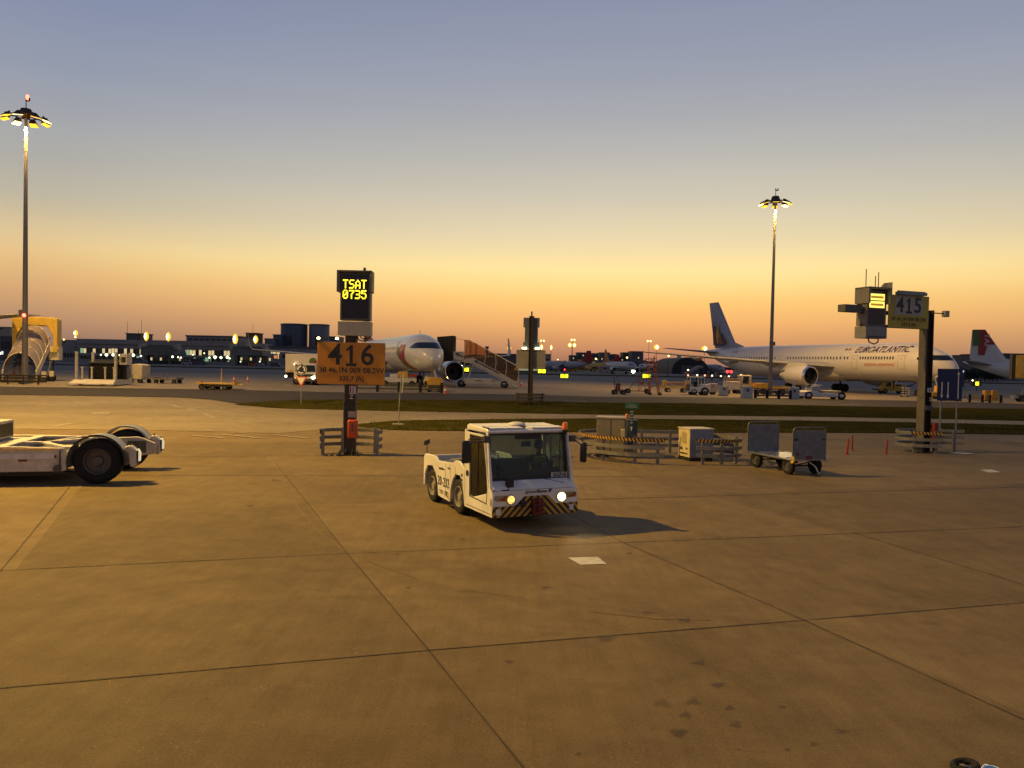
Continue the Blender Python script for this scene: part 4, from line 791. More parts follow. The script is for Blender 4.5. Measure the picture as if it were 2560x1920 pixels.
for x_ in (-.52, .48):
    la = B().box(x_ - .28, x_ + .28, .0, .12, 4.22, 4.26).out('sign_lamp', BLACK, t); B().lathe([(0, -.2), (.08, -.18), (.09, .18), (0, .2)], (x_, -.02, 4.33), (1, 0, 0), 10).out('bulb', GLAMP, la)
guard_rail('small dim guard rail at the foot of the grey stand sign seen from behind', q, [(-1.0, .5), (-1.1, 0), (-.6, -.6), (.2, -.65), (.9, -.5), (1.1, .2)], [(-.9, -.2), (-.1, -.6), (.9, -.3)], hazn=0, rm=BROWN)

# ------------------------------------------------------------------ road signs
t = thing('lane_sign', 'blue lane sign with two arrows down and one up, on two posts', 'road sign', (P(2373, 1000, 45).x, 45, 0), R(-4)); xx = .0
pb = B().box(-.69, .69, -.03, 0, 1.72, 3.56).out('panel', BLUE, t, bevel=.004)
def arrow(b, x, z0, z1, up_):
    s_ = 1 if up_ else -1; zt = z1 if up_ else z0; b.box(x - .026, x + .026, -.038, -.031, z0 + (0 if up_ else .12), z1 - (.12 if up_ else 0)); b.ext([(x - .09, zt - s_ * .2), (x, zt - s_ * .14), (x + .09, zt - s_ * .2), (x, zt)], 'xz', -.038, -.031)
b = B(); arrow(b, -.44, 1.86, 2.80, False); ar = b; b.out('arrow', WHITE2, pb); b = B(); arrow(b, -.10, 1.86, 2.80, False); b.out('arrow', WHITE2, pb); b = B(); arrow(b, .46, 1.84, 3.42, True); b.out('arrow', WHITE2, pb)
for x_ in (-.45, .44): B().tube((x_, .03, 0), (x_, .03, 3.4), .045).out('post', GREY, t)
q = T(752, 1012); t = thing('roundabout_sign', 'round blue arrow sign over a red edged give way triangle on one post', 'road sign', q, 0)
B().tube((0, .05, 0), (0, .05, 3.0), .035).out('post', GREY, t)
k_ = q.y / 1960; zc = 3.3 + (901 - 924) * k_ - q.z; rr = 14 * k_
dsc = B().lathe([(0, -.01), (rr, -.01), (rr, .01), (0, .01)], (0, 0, zc), (0, -1, 0), 28).out('round_panel', BLUE, t)
b = B()
for a0 in (90, 210, 330):
    pts = []
    for i in range(9): a = R(a0 + 15 + 80 * i / 8); pts.append((rr * .72 * math.cos(a), zc + rr * .72 * math.sin(a)))
    for i in range(8, -1, -1): a = R(a0 + 15 + 80 * i / 8); pts.append((rr * .5 * math.cos(a), zc + rr * .5 * math.sin(a)))
    b.ext(pts, 'xz', -.016, -.011); a = R(a0 + 2); c_, s_ = math.cos(R(a0 + 14)), math.sin(R(a0 + 14)); b.ext([(rr * .85 * c_, zc + rr * .85 * s_), (rr * .38 * c_, zc + rr * .38 * s_), (rr * .62 * math.cos(a), zc + rr * .62 * math.sin(a))], 'xz', -.0165, -.0105)
b.lathe([(rr * .92, .011), (rr * .98, .011), (rr * .98, .016), (rr * .92, .016)], (0, 0, zc), (0, -1, 0), 28); b.out('arrows', WHITE2, dsc)
zt = 3.3 + (901.2 - 941) * k_ - q.z; tw = 15.5 * k_
tr = B().ext([(-tw, zt), (tw, zt), (0, zt - 1.8 * tw)], 'xz', -.01, .01).out('triangle_panel', RED, t); B().ext([(-tw * .70, zt - .18 * tw), (tw * .70, zt - .18 * tw), (0, zt - 1.40 * tw)], 'xz', -.015, -.011).out('triangle_field', WHITE2, tr)
q = G(996, 1062); t = thing('sign_pole', 'thin bent grey pole standing in the grass strip', 'pole', q, 0)
b = B(); b.path([(0, 0, 0), (.02, 0, .8), (.12, 0, 2.7)], .03); b.out('pole', GREY, t); B().box(.02, .07, -.02, .03, 1.7, 2.75).out('plate_edge', PGREY, t, rot=(0, R(4), 0)); B().box(-.3, .3, -.2, .2, 0, .06).out('footing', CONC, t)

# ------------------------------------------------------------------ cabinets
t = thing('electrical_cabinet', 'tall brown grey cabinet with two doors behind the striped rail', 'cabinet', (3.72, 28.95, 0), R(-12))
b = B(); b.box(-.52, .52, -.38, .38, .10, 1.40); b.out('body', mat('taupe_paint', (.20, .17, .12), .55, var=.1), t, bevel=.01)
b = B(); b.box(-.55, .55, -.41, .41, 1.40, 1.46); b.out('top', mat('pale_top', (.34, .32, .28), .5, var=.1), t, bevel=.01); b = B(); b.box(-.5, .5, -.36, .36, 0, .1); b.out('plinth', DGREY, t)
for x0, x1_ in ((-.50, -.01), (.01, .50)): B().box(x0, x1_, -.395, -.38, .13, 1.37).out('door', mat('taupe_paint', (1, 1, 1)), t, bevel=.004)
b = B(); b.box(-.012, .012, -.40, -.381, .12, 1.38); b.out('door_gap', BROWN, t)
t = thing('assembly_post', 'dark green post with white chevrons and a green sign on top', 'sign post', (4.35, 28.35, 0), R(-8))
b = B(); b.box(-.16, .22, -.05, .3, 0, 1.38); b.out('cabinet', mat('dark_green_grey', (.055, .07, .07), .5, var=.1), t, bevel=.01)
b = B(); b.box(-.07, .07, -.10, -.06, .98, 1.80); c_ = b.out('column', mat('dark_green_paint', (.01, .05, .04), .45, var=.1), t)
b = B()
for i in range(5): z_ = 1.26 + i * .10; b.ext([(-.055, z_ + .035), (0, z_), (.055, z_ + .035), (.055, z_ + .06), (0, z_ + .025), (-.055, z_ + .06)], 'xz', -.108, -.101)
b.out('chevrons', WHITE2, c_)
b = B(); b.ext([(-.015, 1.0), (.02, 1.0), (.02, 1.08), (.05, 1.1), (.02, 1.15), (-.05, 1.13), (-.05, 1.11), (-.015, 1.1)], 'xz', -.108, -.101); b.out('pictogram', WHITE2, c_)
pb = B().box(-.24, .25, -.10, -.07, 1.80, 1.99).out('top_sign', mat('sign_green', (.01, .12, .07), .4, var=.05), t)
b = B()
for z_, xs_ in ((1.92, (-.10, -.05, .0, .05, .10)), (1.855, (-.18, -.13, -.08, -.03, .02, .07, .12, .17))):
    for x_ in xs_: b.box(x_ - .018, x_ + .016, -.105, -.101, z_ - .018, z_ + .018)
b.out('lettering', PGREY, pb)
b = B(); b.lathe([(0, 0), (.05, 0), (.05, .1), (.03, .13), (0, .135)], (-.17, -.06, 1.48), (0, 0, 1), 14); b.tube((-.17, -.06, 1.38), (-.17, -.06, 1.48), .02); b.out('alarm_lamp', mat('orange_lens', (.7, .16, .03), .3, var=.1), t)
B().box(-.37, -.22, -.2, -.02, .70, 1.05).out('key_box', mat('pale_yellow_box', (.5, .42, .24), .5, var=.1), t, bevel=.01)
t = thing('electrical_cabinet', 'pale blue grey cabinet with cream side and worn labels', 'cabinet', (6.68, 28.25, 0), R(16))
b = B(); b.box(-.47, .47, -.42, .42, .12, 1.12); b.out('body', mat('blue_grey_paint', (.22, .25, .29), .5, var=.1), t, bevel=.01)
b = B(); b.box(-.50, .50, -.45, .45, 1.12, 1.16); b.out('top', mat('cream_top', (.55, .50, .38), .5, var=.1), t, bevel=.008); B().box(-.46, .46, -.40, .40, 0, .12).out('plinth', BLACK, t)
sp_ = B().box(-.475, -.470, -.41, .41, .13, 1.11).out('side_panel', mat('cream_side', (.55, .47, .28), .5, var=.12), t)
b = B(); b.ext([(-.22, .60), (.12, .60), (.16, .64), (.16, .98), (.02, .99), (0, 1.03), (-.1, 1.03), (-.12, .99), (-.22, .98)], 'yz', -.480, -.476, 0); b.ext([(-.3, .46), (-.1, .46), (-.2, .38)], 'yz', -.480, -.476, 1); b.ext([(.1, .36), (.26, .36), (.28, .44), (.18, .48), (.08, .42)], 'yz', -.480, -.476, 1); b.box(-.480, -.476, -.28, .3, .22, .27, 1); b.out('label', [mat('tan_label', (.34, .28, .15), .6, var=.2), BROWN], sp_)

# ------------------------------------------------------------------ baggage cart
t = thing('baggage_cart', 'empty grey baggage cart with two upright metal ends', 'baggage cart', (9.03, 25.75, 0), R(-72)); CB = mat('cart_blue_grey', (.17, .185, .205), .38, .45, var=.18, scale=5)
b = B(); b.box(-1.2, 1.2, -.64, .64, .46, .52); b.out('deck', ALU, t, bevel=.01)
for x_, sg in ((-1.18, 1), (1.18, -1)):
    e = B().box(x_ - .02, x_ + .02, -.60, .60, .50, 1.40).out('end_panel', CB, t)
    b = B(); r_ = .12; pth = [(x_, -.62, .46), (x_, -.62, 1.40), (x_, -.58, 1.48), (x_, -.50, 1.51), (x_, .50, 1.51), (x_, .58, 1.48), (x_, .62, 1.40), (x_, .62, .46)]; b.path(pth, .02); b.path([(x_, -.62, 1.40), (x_, .62, 1.40)], .016); b.out('end_frame', GALV, e)
DR = mat('dull_red', (.14, .02, .02), .5, var=.1); B().box(1.2, 1.21, -.58, -.46, 1.1, 1.16).out('catch', BLACK, t); B().box(1.2, 1.21, .48, .56, 1.1, 1.16).out('catch', BLACK, t); B().ext([(-.5, .64), (-.38, .64), (-.44, .75)], 'yz', 1.2, 1.212).out('reflector', DR, t); B().box(1.2, 1.212, -.12, .10, .50, .62).out('bracket', DR, t)
for x_, y_ in ((-.82, -.50), (-.82, .50), (.85, -.50), (.85, .50)): make_wheel(t, (x_, y_, .27), .27, .15, DGREY, side=(-1 if y_ < 0 else 1))
b = B(); b.box(-1.1, 1.1, -.4, -.34, .38, .46); b.box(-1.1, 1.1, .34, .4, .38, .46)
for x_ in (-.82, .85): b.tube((x_, -.5, .27), (x_, .5, .27), .03)
b.path([(.85, -.3, .27), (1.1, 0, .40)], .02); b.path([(.85, .3, .27), (1.1, 0, .40)], .02); b.path([(-.6, -.5, .4), (-.1, -.5, .28), (.3, -.5, .28)], .02); b.out('underframe', BLACK, t)
b = B(); b.path([(1.18, .02, .42), (1.36, .10, .30), (1.42, .16, .14)], .02); b.lathe([(.02, -.01), (.05, -.01), (.05, .01), (.02, .01)], (1.43, .17, .10), (0, 1, .2), 12); b.out('tow_bar', mat('pale_steel', (.6, .55, .4), .4, .3, var=.1), t)
b = B(); b.path([(1.20, -.62, .62), (1.24, -.60, .52), (1.22, -.62, .42), (1.16, -.66, .42)], .035); b.out('buffer', mat('bright_yellow', (.75, .50, .02), .4, var=.05), t); b = B(); b.path([(1.20, .62, .62), (1.24, .66, .5), (1.22, .64, .40)], .035); b.out('buffer', mat('pale_steel', (1, 1, 1)), t)

# ------------------------------------------------------------------ red delineators
g_ = 'red delineator posts right of the cart'; proto = None
for u, v, hh, tl, lb in ((2117, 1136, .62, .07, 'tilted dark red delineator post nearest to the cart'), (2130, 1125, .60, -.02, 'red delineator post standing behind the tilted one'), (2215, 1135, .62, .04, 'lone red delineator post nearer to the 415 sign')):
    q = G(u, v)
    if proto is None:
        proto = thing('delineator_post', lb, 'bollard', q, 0, g_); b = B(); b.lathe([(.085, 0), (.085, .02), (.045, .035), (.042, .58), (.03, .62), (0, .625)], (0, 0, 0), (0, 0, 1), 14); b.out('post', mat('delineator_red', (.26, .03, .012), .5, var=.15), proto); b = B(); b.lathe([(.043, .40), (.0445, .40), (.0445, .47), (.043, .47)], (0, 0, 0), (0, 0, 1), 14); b.out('band', mat('faded_band', (.3, .08, .04), .5, var=.1), proto); o = proto
    else: o = dup(proto, q, 0, lb, g_)
    o.rotation_euler = (0, tl, 0)

# ------------------------------------------------------------------ bits cut by the bottom edge
q = G(2412, 1925, 1.0); t = thing('hose_reel', 'black looped hose end at the bottom right corner', 'hose', (G(2412, 1930).x, G(2412, 1930).y, 0), R(-25))
b = B(); n = 22
for i in range(n):
    a, c = 2 * PI * i / n, 2 * PI * (i + 1) / n; f_ = lambda t_: (.085 * math.cos(t_), .10 * math.sin(t_), .05 + .02 * math.cos(t_)); b.tube(f_(a), f_(c), .028, None, 8)
b.out('hose_loop', RUB, t); B().lathe([(.062, .0), (.066, .0), (.066, .012), (.062, .012)], (0, 0, .03), (0, 0, 1), 24).out('rim', CHROME, t)
q = G(2478, 1935); tag(B().lathe([(.0, .07), (.05, .065), (.075, .04), (.08, 0)], q, (0, 0, 1), 24).out('pipe_cap', CHROME), 'shiny round metal cap beside the black hose loop', 'pipe cap')

# ------------------------------------------------------------------ floodlight masts
MASTP = mat('mast_galvanised', (.19, .18, .165), .5, .3, var=.12)
def mast(label, q, h, rr, name='floodlight_mast', n=8, energy=0, beacon=None, ph=0):
    t = thing(name, label, 'light mast', q, 0, 'tall floodlight masts on the apron')
    b = B(); b.tube((0, 0, 0), (0, 0, h), .27, .13, 14); b.tube((0, 0, .0), (0, 0, .12), .55, .55, 14); b.box(-.36, .36, -.40, -.30, 6.3, 6.8); b.out('mast_pole', MASTP, t)
    hb = B(); hb.lathe([(0, .75), (.42, .75), (.62, .2), (.40, .1), (.25, -.1), (0, -.1)], (0, 0, h), (0, 0, 1), 16)
    for i in range(n): a = 2 * PI * i / n + ph; hb.beam((0, 0, h + .15), (rr * .9 * math.cos(a), rr * .9 * math.sin(a), h), .08, .08)
    for i in range(n):
        a, c = 2 * PI * i / n + ph, 2 * PI * (i + 1) / n + ph; hb.tube((rr * .55 * math.cos(a), rr * .55 * math.sin(a), h + .1), (rr * .55 * math.cos(c), rr * .55 * math.sin(c), h + .1), .05, None, 6)
    hb.out('head_frame', BROWN, t)
    for i in range(n):
        a = 2 * PI * i / n + ph; d = V((math.cos(a), math.sin(a), 0)); s_ = V((-d.y, d.x, 0)); c = d * rr * .72 + V((0, 0, h - .05)); tip = d * rr + V((0, 0, h - .32)); zz = V((0, 0, 1))
        b = B(); b.hexa([c - s_ * .34 - zz * .1, tip - s_ * .40, tip + s_ * .40, c + s_ * .34 - zz * .1, c - s_ * .22 + zz * .28, tip - s_ * .30 + zz * .16 - d * .1, tip + s_ * .30 + zz * .16 - d * .1, c + s_ * .22 + zz * .28])
        fl = b.out('floodlight', BROWN, t, bevel=.03)
        b = B(); u_ = V((0, 0, -.02)); b.hexa([c - s_ * .28 - zz * .16, tip - s_ * .34 - zz * .06, tip + s_ * .34 - zz * .06, c + s_ * .28 - zz * .16, c - s_ * .3 - zz * .105, tip - s_ * .36 - zz * .005, tip + s_ * .36 - zz * .005, c + s_ * .3 - zz * .105]); b.out('flood_lens', SOD if i % 3 else SOD2, fl)
    if beacon:
        b = B(); b.path([(.0, 0, h + .7), (.0, 0, h + 1.5)], .04); b.path([(0, 0, h + 1.5), (.3, 0, h + 1.5), (.3, 0, h + 1.75)], .07); b.path([(0, 0, h + 1.5), (0, 0, h + 1.75)], .07); fr = b.out('beacon_bracket', BROWN, t)
        if beacon > 1: B().lathe([(0, 0), (.13, .02), (.14, .3), (.08, .42), (0, .44)], (.12, 0, h + 1.6), (0, 0, 1), 12).out('obstruction_lamp', REDL, fr)
    return t
q1 = T(62, 960); h1 = 3.3 + (887.2 - 298) * q1.y / 1960 - q1.z
m1 = mast('tall floodlight mast at the far left with a red lamp and glowing sodium heads', q1, h1, 2.0, beacon=2, ph=.2)
b = B(); b.lathe([(0, -.16), (.12, -.12), (.15, 0), (.12, .12), (0, .16)], (.16, -.42, 3.3 + (887 - 788) * q1.y / 1960 - .65), (0, 0, 1), 14); b.out('red_lamp', REDL, m1)
q2 = T(1925, 988); h2 = 3.3 + (924.5 - 508) * q2.y / 1960 - q2.z
m2_ = mast('tall floodlight mast standing in front of the wide body airliner', q2, h2, 2.0, beacon=1, ph=.5)
SODC = (1, .60, .17)
light('SPOT', 'flood_beam', (0, 0, h1 - .8), 36000, SODC, m1, .8, R(158)); light('POINT', 'head_glow', (.2, -1.4, h1 - 1.4), 95, (1, .42, .02), m1, .3)
light('SPOT', 'flood_beam', (0, 0, h2 - .8), 42000, (1, .56, .12), m2_, .8, R(158)); light('POINT', 'head_glow', (.1, -1.4, h2 - 1.4), 70, (1, .42, .02), m2_, .3)
for q, lb in ((q1, 'low dark guard rail round the left mast foot'), (q2, 'low dark guard rail round the foot of the mast before the wide body airliner')):
    guard_rail(lb, q, [(-2.2, -.4), (-1.9, -1.2), (0, -1.4), (1.9, -1.2), (2.2, -.4)], [(-1.9, -1.1), (-.7, -1.35), (.7, -1.35), (1.9, -1.1)], rm=BROWN, z0=0)
# the mast whose light rakes in from the left of the stand (its head is above and outside the frame, as in the place)
m3 = mast('sodium floodlight mast standing just left of the view beside the stand', (-28, 25.5, 0), 27, 1.8, beacon=None, ph=.3)
light('SPOT', 'flood_beam', (.9, 0, 26.2), 92000, (1, .60, .10), m3, .35, R(160), None)
fill_mast = mast('unseen floodlight mast added behind the viewer for warm fill light', (12, -26, 0), 18, 1.8, ph=.1)  # unseen mast, added behind the viewer as warm fill for the foreground
light('SPOT', 'flood_beam', (.0, 0, 17.2), 11000, (1, .62, .22), fill_mast, 1.2, R(165))

# ------------------------------------------------------------------ airliners
def airliner(label, nose, rz, L, D, zc, span, sweep, eng, mats, fin_h, group=None, detail=True, wl=True, chord=(7, 3.6, 1.5), wx=.34, finc=(5.8, 2.2), wingz=None, name='airliner', gear=True):
    """local +X is the nose, nose tip at x = 0, ground at z = 0"""
    skin, belly, finm, engm = mats; Rr = D / 2; Ln = D * 1.55; Lt = D * 3.3
    t = thing(name, label, 'airliner', nose, rz, group)
    def fus(x):       # half width, half height, centre height at distance x behind the nose tip
        if x < Ln: k_ = (x / Ln); r_ = Rr * math.sqrt(max(0, 1 - (1 - k_) ** 2.15)); c = zc - .20 * D * (1 - k_) ** 2.2
        elif x > L - Lt: k_ = (x - (L - Lt)) / Lt; r_ = Rr * (1 - k_ ** 1.75 * .93); c = zc + (Rr - r_) * .80
        else: r_ = Rr; c = zc
        return r_, r_ * 1.035, c
    def onf(x, z, side, off=.02):
        r_, hh, c = fus(x); v_ = max(-1, min(1, (z - c) / hh)); y = r_ * math.sqrt(max(0, 1 - v_ * v_)); n_ = V((0, y / r_ if r_ else 1, v_)).normalized() * off; return (-x, side * (y + n_.y), z + n_.z)
    st = [0, .004, .015, .04, .08, .14, .22, .32, .45, .6, .8, 1.0]; xs_ = [Ln * s_ for s_ in st]; xs_ += [Ln + (L - Lt - Ln) * i / 6 for i in range(1, 7)] + [L - Lt + Lt * i / 10 for i in range(1, 11)]
    b = B(); N = 36; secs = []
    for x in xs_: r_, hh, c = fus(x); secs.append([(-x, max(r_, .01) * math.sin(2 * PI * i / N), c + max(hh, .01) * math.cos(2 * PI * i / N)) for i in range(N)])
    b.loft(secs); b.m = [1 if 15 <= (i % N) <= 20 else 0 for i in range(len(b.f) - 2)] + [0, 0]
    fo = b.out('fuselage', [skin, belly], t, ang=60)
    # wings: root, kink, tip sections
    wz = wingz if wingz is not None else zc - Rr * .55; x0 = L * wx; hs = span / 2
    def foil(x, y, z, c, th): return [(-(x + c * a), y, z + c * th * h_) for a, h_ in ((0, 0), (.03, .30), (.12, .48), (.35, .52), (.7, .30), (1, .02), (.7, -.16), (.3, -.38), (.06, -.24))]
    for s_ in (-1, 1):
        b = B(); tn = math.tan(sweep); dih = .075
        cs = [(0, Rr * .3, chord[0] * 1.12, .13), (Rr * .8 * tn, Rr * .95, chord[0], .13), (hs * .36 * tn, hs * .36, chord[1], .11), (hs * .97 * tn, hs * .97, chord[2], .09)]
        secs = [foil(x0 + dx, s_ * y, wz + y * dih, c, th) for dx, y, c, th in cs]
        if not wl: secs.append(foil(x0 + hs * tn + .5, s_ * hs, wz + hs * dih + .05, chord[2] * .45, .06))
        else: secs += [foil(x0 + hs * .985 * tn + .35, s_ * hs * .99, wz + hs * dih + .35, chord[2] * .85, .08), foil(x0 + hs * tn + 1.9, s_ * hs * 1.004, wz + hs * dih + 2.4, chord[2] * .32, .07)]
        b.loft(secs); b.out('wing', mats[0] if not detail else mat('wing_grey', (.36, .35, .34), .4, .1, var=.06), t, ang=30)
        if detail:
            for k_, yy in enumerate((.27, .48, .68)):
                b = B(); y = hs * yy; c = chord[1] if yy < .5 else (chord[1] + chord[2]) / 2; xx_ = x0 + y * tn + c * .55; b.tube((-xx_, s_ * y, wz + y * dih - .25), (-(xx_ + c * .28), s_ * y, wz + y * dih - .38), .12, .26, 10); b.tube((-(xx_ + c * .28), s_ * y, wz + y * dih - .38), (-(xx_ + c * .66), s_ * y, wz + y * dih - .1), .26, .03, 10); b.out('flap_fairing', mat('wing_grey', (1, 1, 1)), t)
        # horizontal tail
        b = B(); hz = fus(L * .93)[2] + .3; xt = L * .885; b.loft([foil(xt, s_ * .3, hz, 4.0 * D / 4, .09), foil(xt + span * .17 * .62, s_ * span * .175, hz + .7, 1.5 * D / 4, .08)]); b.out('tailplane', mat('wing_grey', (1, 1, 1)) if detail else skin, t, ang=30)
    # fin
    b = B(); top = fus(L - Lt)[2] + Rr; zt = top + fin_h; c0, c1 = finc; xr = L * .835; fl = []
    for x, z, c, th in ((xr - c0 * .55, top - .2, c0 * 1.5, .03), (xr, top + fin_h * .10, c0 * 1.02, .09), (xr + (L * .985 - c1 - xr), zt, c1, .09)): fl.append([(-(x + c * a), c * th * h_, z) for a, h_ in ((0, 0), (.05, .3), (.2, .5), (.6, .4), (1, .04), (1, -.04), (.6, -.4), (.2, -.5), (.05, -.3))])
    b.loft(fl); fin = b.out('fin', finm, t, ang=30)
    # engines
    for ex, ey, ez, er, el_ in [(eng[0], s_ * eng[1], eng[2], eng[3], eng[4]) for s_ in (-1, 1)]:
        b = B(); b.lathe([(er * .84, .0), (er * .90, -.0), (er * .98, -.12), (er, -.5), (er * .98, -el_ * .45), (er * .80, -el_ * .82), (er * .72, -el_ * .82), (er * .5, -el_ * .84), (er * .35, -el_ * 1.1), (0, -el_ * 1.2)], (-ex, ey, ez), (1, 0, 0), 32); e = b.out('engine', engm, t)
        b = B(); b.lathe([(er * .83, -.02), (er * .89, .03), (er * .96, -.03), (er * 1.003, -.25), (er * 1.002, -.32)], (-ex, ey, ez), (1, 0, 0), 32); b.out('lip', CHROME, e)
        b = B(); b.lathe([(er * .835, -.01), (er * .80, -.5), (er * .80, -.9), (er * .25, -.9), (.0, -.4)], (-ex, ey, ez), (1, 0, 0), 32); b.out('intake', BLACK, e)
        b = B(); yy = ey; b.hexa([(-ex - .6, yy - .18, ez + er * .9), (-ex - .6, yy + .18, ez + er * .9), (-ex - el_ * 1.15, yy + .1, ez + er * .5), (-ex - el_ * 1.15, yy - .1, ez + er * .5), (-ex - 1.6, yy - .15, wz + abs(yy) * .075 + .05), (-ex - 1.6, yy + .15, wz + abs(yy) * .075 + .05), (-ex - el_ * 1.6, yy + .1, wz + abs(yy) * .075), (-ex - el_ * 1.6, yy - .1, wz + abs(yy) * .075)]); b.out('pylon', engm, e)
    # belly fairing
    b = B(); secs = []
    for k_ in range(9): a = k_ / 8; w = math.sin(PI * a) ** .5 if 0 < a < 1 else .02; x = x0 - 1.5 + (chord[0] + 3) * a; secs.append([(-x, Rr * .92 * w * math.cos(2 * PI * i / 16), zc - Rr * .62 + Rr * .58 * w * math.sin(2 * PI * i / 16)) for i in range(16)])
    b.loft(secs); b.out('belly_fairing', belly, t, ang=60)
    # landing gear
    if gear:
        wr = D * .125
        g = B(); g.tube((-L * .105, 0, zc - Rr), (-L * .105, 0, wr), .09 * D / 4, None, 10); g.beam((-L * .105, 0, zc - Rr * .9), (-L * .09, 0, zc - Rr * .9 - .3), .8, .08); ng = g.out('nose_gear', DGREY, t)
        for s_ in (-1, 1): B().wheel((-L * .105, s_ * .22, wr * .8), wr * .8, .2).out('wheel', RUB, ng)
        xg = L * (.455 if D > 5 else .49)
        for s_ in (-1, 1):
            g = B(); y = s_ * D * .93; g.tube((-xg, y, wz + .2), (-xg, y, wr), .13 * D / 4, None, 10); g.tube((-xg, y, zc - Rr * .5), (-xg, s_ * D * .5, zc - Rr * .6), .09, None, 8); mg = g.out('main_gear', DGREY, t)
            for dx in ((-.75, .75) if D > 5 else (0,)):
                for dy in (-.34, .34): B().wheel((-xg + dx, y + dy, wr), wr, .38).out('wheel', RUB, mg)
    return t, onf, fus, fo, fin
def band(b, onf, fus, pm, zl, zh, cx, m=0, off=.02, n=24, fadj=None):      # a dark band wrapped round the nose (cockpit windows)
    def hit(psi, z):
        lo, hi = 0.0, cx + 8
        for _ in range(40):
            md = (lo + hi) / 2; x = cx - md * math.cos(psi); y = md * math.sin(psi)
            if x < 0: inside = False
            else: r_, hh, c = fus(x); v_ = (z - c) / hh if hh else 9; inside = abs(v_) < 1 and abs(y) < r_ * math.sqrt(1 - v_ * v_)
            if inside: lo = md
            else: hi = md
        return (-(cx - (lo + off) * math.cos(psi)), (lo + off) * math.sin(psi), z)
    b.grid(lambda u_, v_: hit(-pm + 2 * pm * u_, zl(abs(-1 + 2 * u_)) + (zh(abs(-1 + 2 * u_)) - zl(abs(-1 + 2 * u_))) * v_), n, 4, m)
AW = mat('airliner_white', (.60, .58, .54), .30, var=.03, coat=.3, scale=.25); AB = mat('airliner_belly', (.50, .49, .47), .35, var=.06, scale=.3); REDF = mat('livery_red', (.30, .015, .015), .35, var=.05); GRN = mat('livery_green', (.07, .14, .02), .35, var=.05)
# -- narrow body at stand 416's neighbour, nose towards us
ng_ = T(1058, 968); hd = R(-69.6); hv = V((math.cos(hd), math.sin(hd), 0)); L1 = 44.5; nose = ng_ + hv * (L1 * .105)
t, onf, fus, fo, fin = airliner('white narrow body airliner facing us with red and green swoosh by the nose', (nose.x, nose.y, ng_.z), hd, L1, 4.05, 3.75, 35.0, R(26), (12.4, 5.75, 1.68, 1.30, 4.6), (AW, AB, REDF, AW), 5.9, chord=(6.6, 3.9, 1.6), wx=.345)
b = B(); band(b, onf, fus, R(64), lambda a: 4.18 + .10 * max(0, a - .6), lambda a: 4.83 - .55 * max(0, (a - .45) / .55) ** 1.5, 4.6); b.out('cockpit_windows', COCK, t)
for c_, m_, dx in ((0, GRN, 1.0), (1, REDF, 0)):         # swoosh running down from the door
    b = B(); b.grid(lambda u_, v_: onf(6.9 + dx * 1.4 + 1.15 * u_ - 3.2 * (1 - v_) ** 1.6, 1.95 + 2.45 * v_, -1, .03), 2, 12); b.out('livery_swoosh', m_, t)
b = B(); b.grid(lambda u_, v_: onf(5.4 + 2.5 * u_, 3.10 + 1.5 * v_, -1, .045), 4, 6); lg = b.out('livery_logo', REDF, t)
text('TAP', .62, WHITE2, lg, 'letters', fn=lambda x, y: V(onf(6.65 - x, 3.9 + y, -1, .08)), off=.01)
b = B(); b.grid(lambda u_, v_: onf(4.9 + .3 * u_, 3.05 + .25 * v_, -1, .03), 1, 1); b.grid(lambda u_, v_: onf(9.2 + .8 * u_, 3.2 + 1.9 * v_, -1, .015), 2, 6); b.out('service_panels', AB, t)
for i in range(26):
    x = 9.9 + i * .52
    B().grid(lambda u_, v_: onf(x + .2 * u_, 4.12 + .3 * v_, -1, .025), 1, 2).out('window', COCK, t)
b = B(); b.tube((-6.5, 0, 5.8), (-6.7, 0, 6.25), .03); b.out('antenna', DGREY, t)
# -- wide body at stand 415
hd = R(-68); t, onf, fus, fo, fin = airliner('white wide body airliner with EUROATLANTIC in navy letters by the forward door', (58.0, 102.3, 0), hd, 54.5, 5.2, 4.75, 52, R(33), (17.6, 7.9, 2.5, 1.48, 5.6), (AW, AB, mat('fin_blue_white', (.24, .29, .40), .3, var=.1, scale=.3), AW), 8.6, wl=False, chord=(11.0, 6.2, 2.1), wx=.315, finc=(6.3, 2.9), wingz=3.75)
b = B(); band(b, onf, fus, R(72), lambda a: 5.0 + .12 * max(0, a - .5), lambda a: 5.68 - .30 * max(0, (a - .5) / .5), 5.0); b.out('cockpit_windows', COCK, t)
b = B(); WD = mat('cabin_window_dark', (.05, .05, .06), .25, var=0)
wx_ = [(7.75 + i * .48) for i in range(13)] + [15.9, 16.5, 17.3] + [18.0 + i * .62 for i in range(18)] + [31.6 + i * .66 for i in range(16)]
proto = None
for x in wx_:
    w = B().grid(lambda u_, v_: onf(x + .26 * u_, 5.08 + .40 * v_, -1, .025), 2, 3).out('window', WD, t)
DL = mat('door_line', (.26, .25, .24), .5, var=.05)
for x in (6.0, 14.2, 30.1, 42.6):
    b = B()
    for u0_, u1_, v0_, v1_ in ((0, 1.1, 3.75, 3.79), (0, 1.1, 5.62, 5.66), (0, .045, 3.75, 5.66), (1.06, 1.1, 3.75, 5.66)): b.grid(lambda u_, v_: onf(x + u0_ + (u1_ - u0_) * u_, v0_ + (v1_ - v0_) * v_, -1, .02), 2, 8)
    b.grid(lambda u_, v_: onf(x + .45 + .14 * u_, 5.0 + .2 * v_, -1, .022), 1, 1); b.out('door', DL, t)
text('EUROATLANTIC', 1.25, mat('livery_navy', (.035, .02, .14), .35, var=.03), t, 'airline_name', fn=lambda x, y: V(onf(10.4 - x, 6.42 + y, -1, .06)), shear=.36, off=.012, sx=.98, space=1.04, sub=.3)
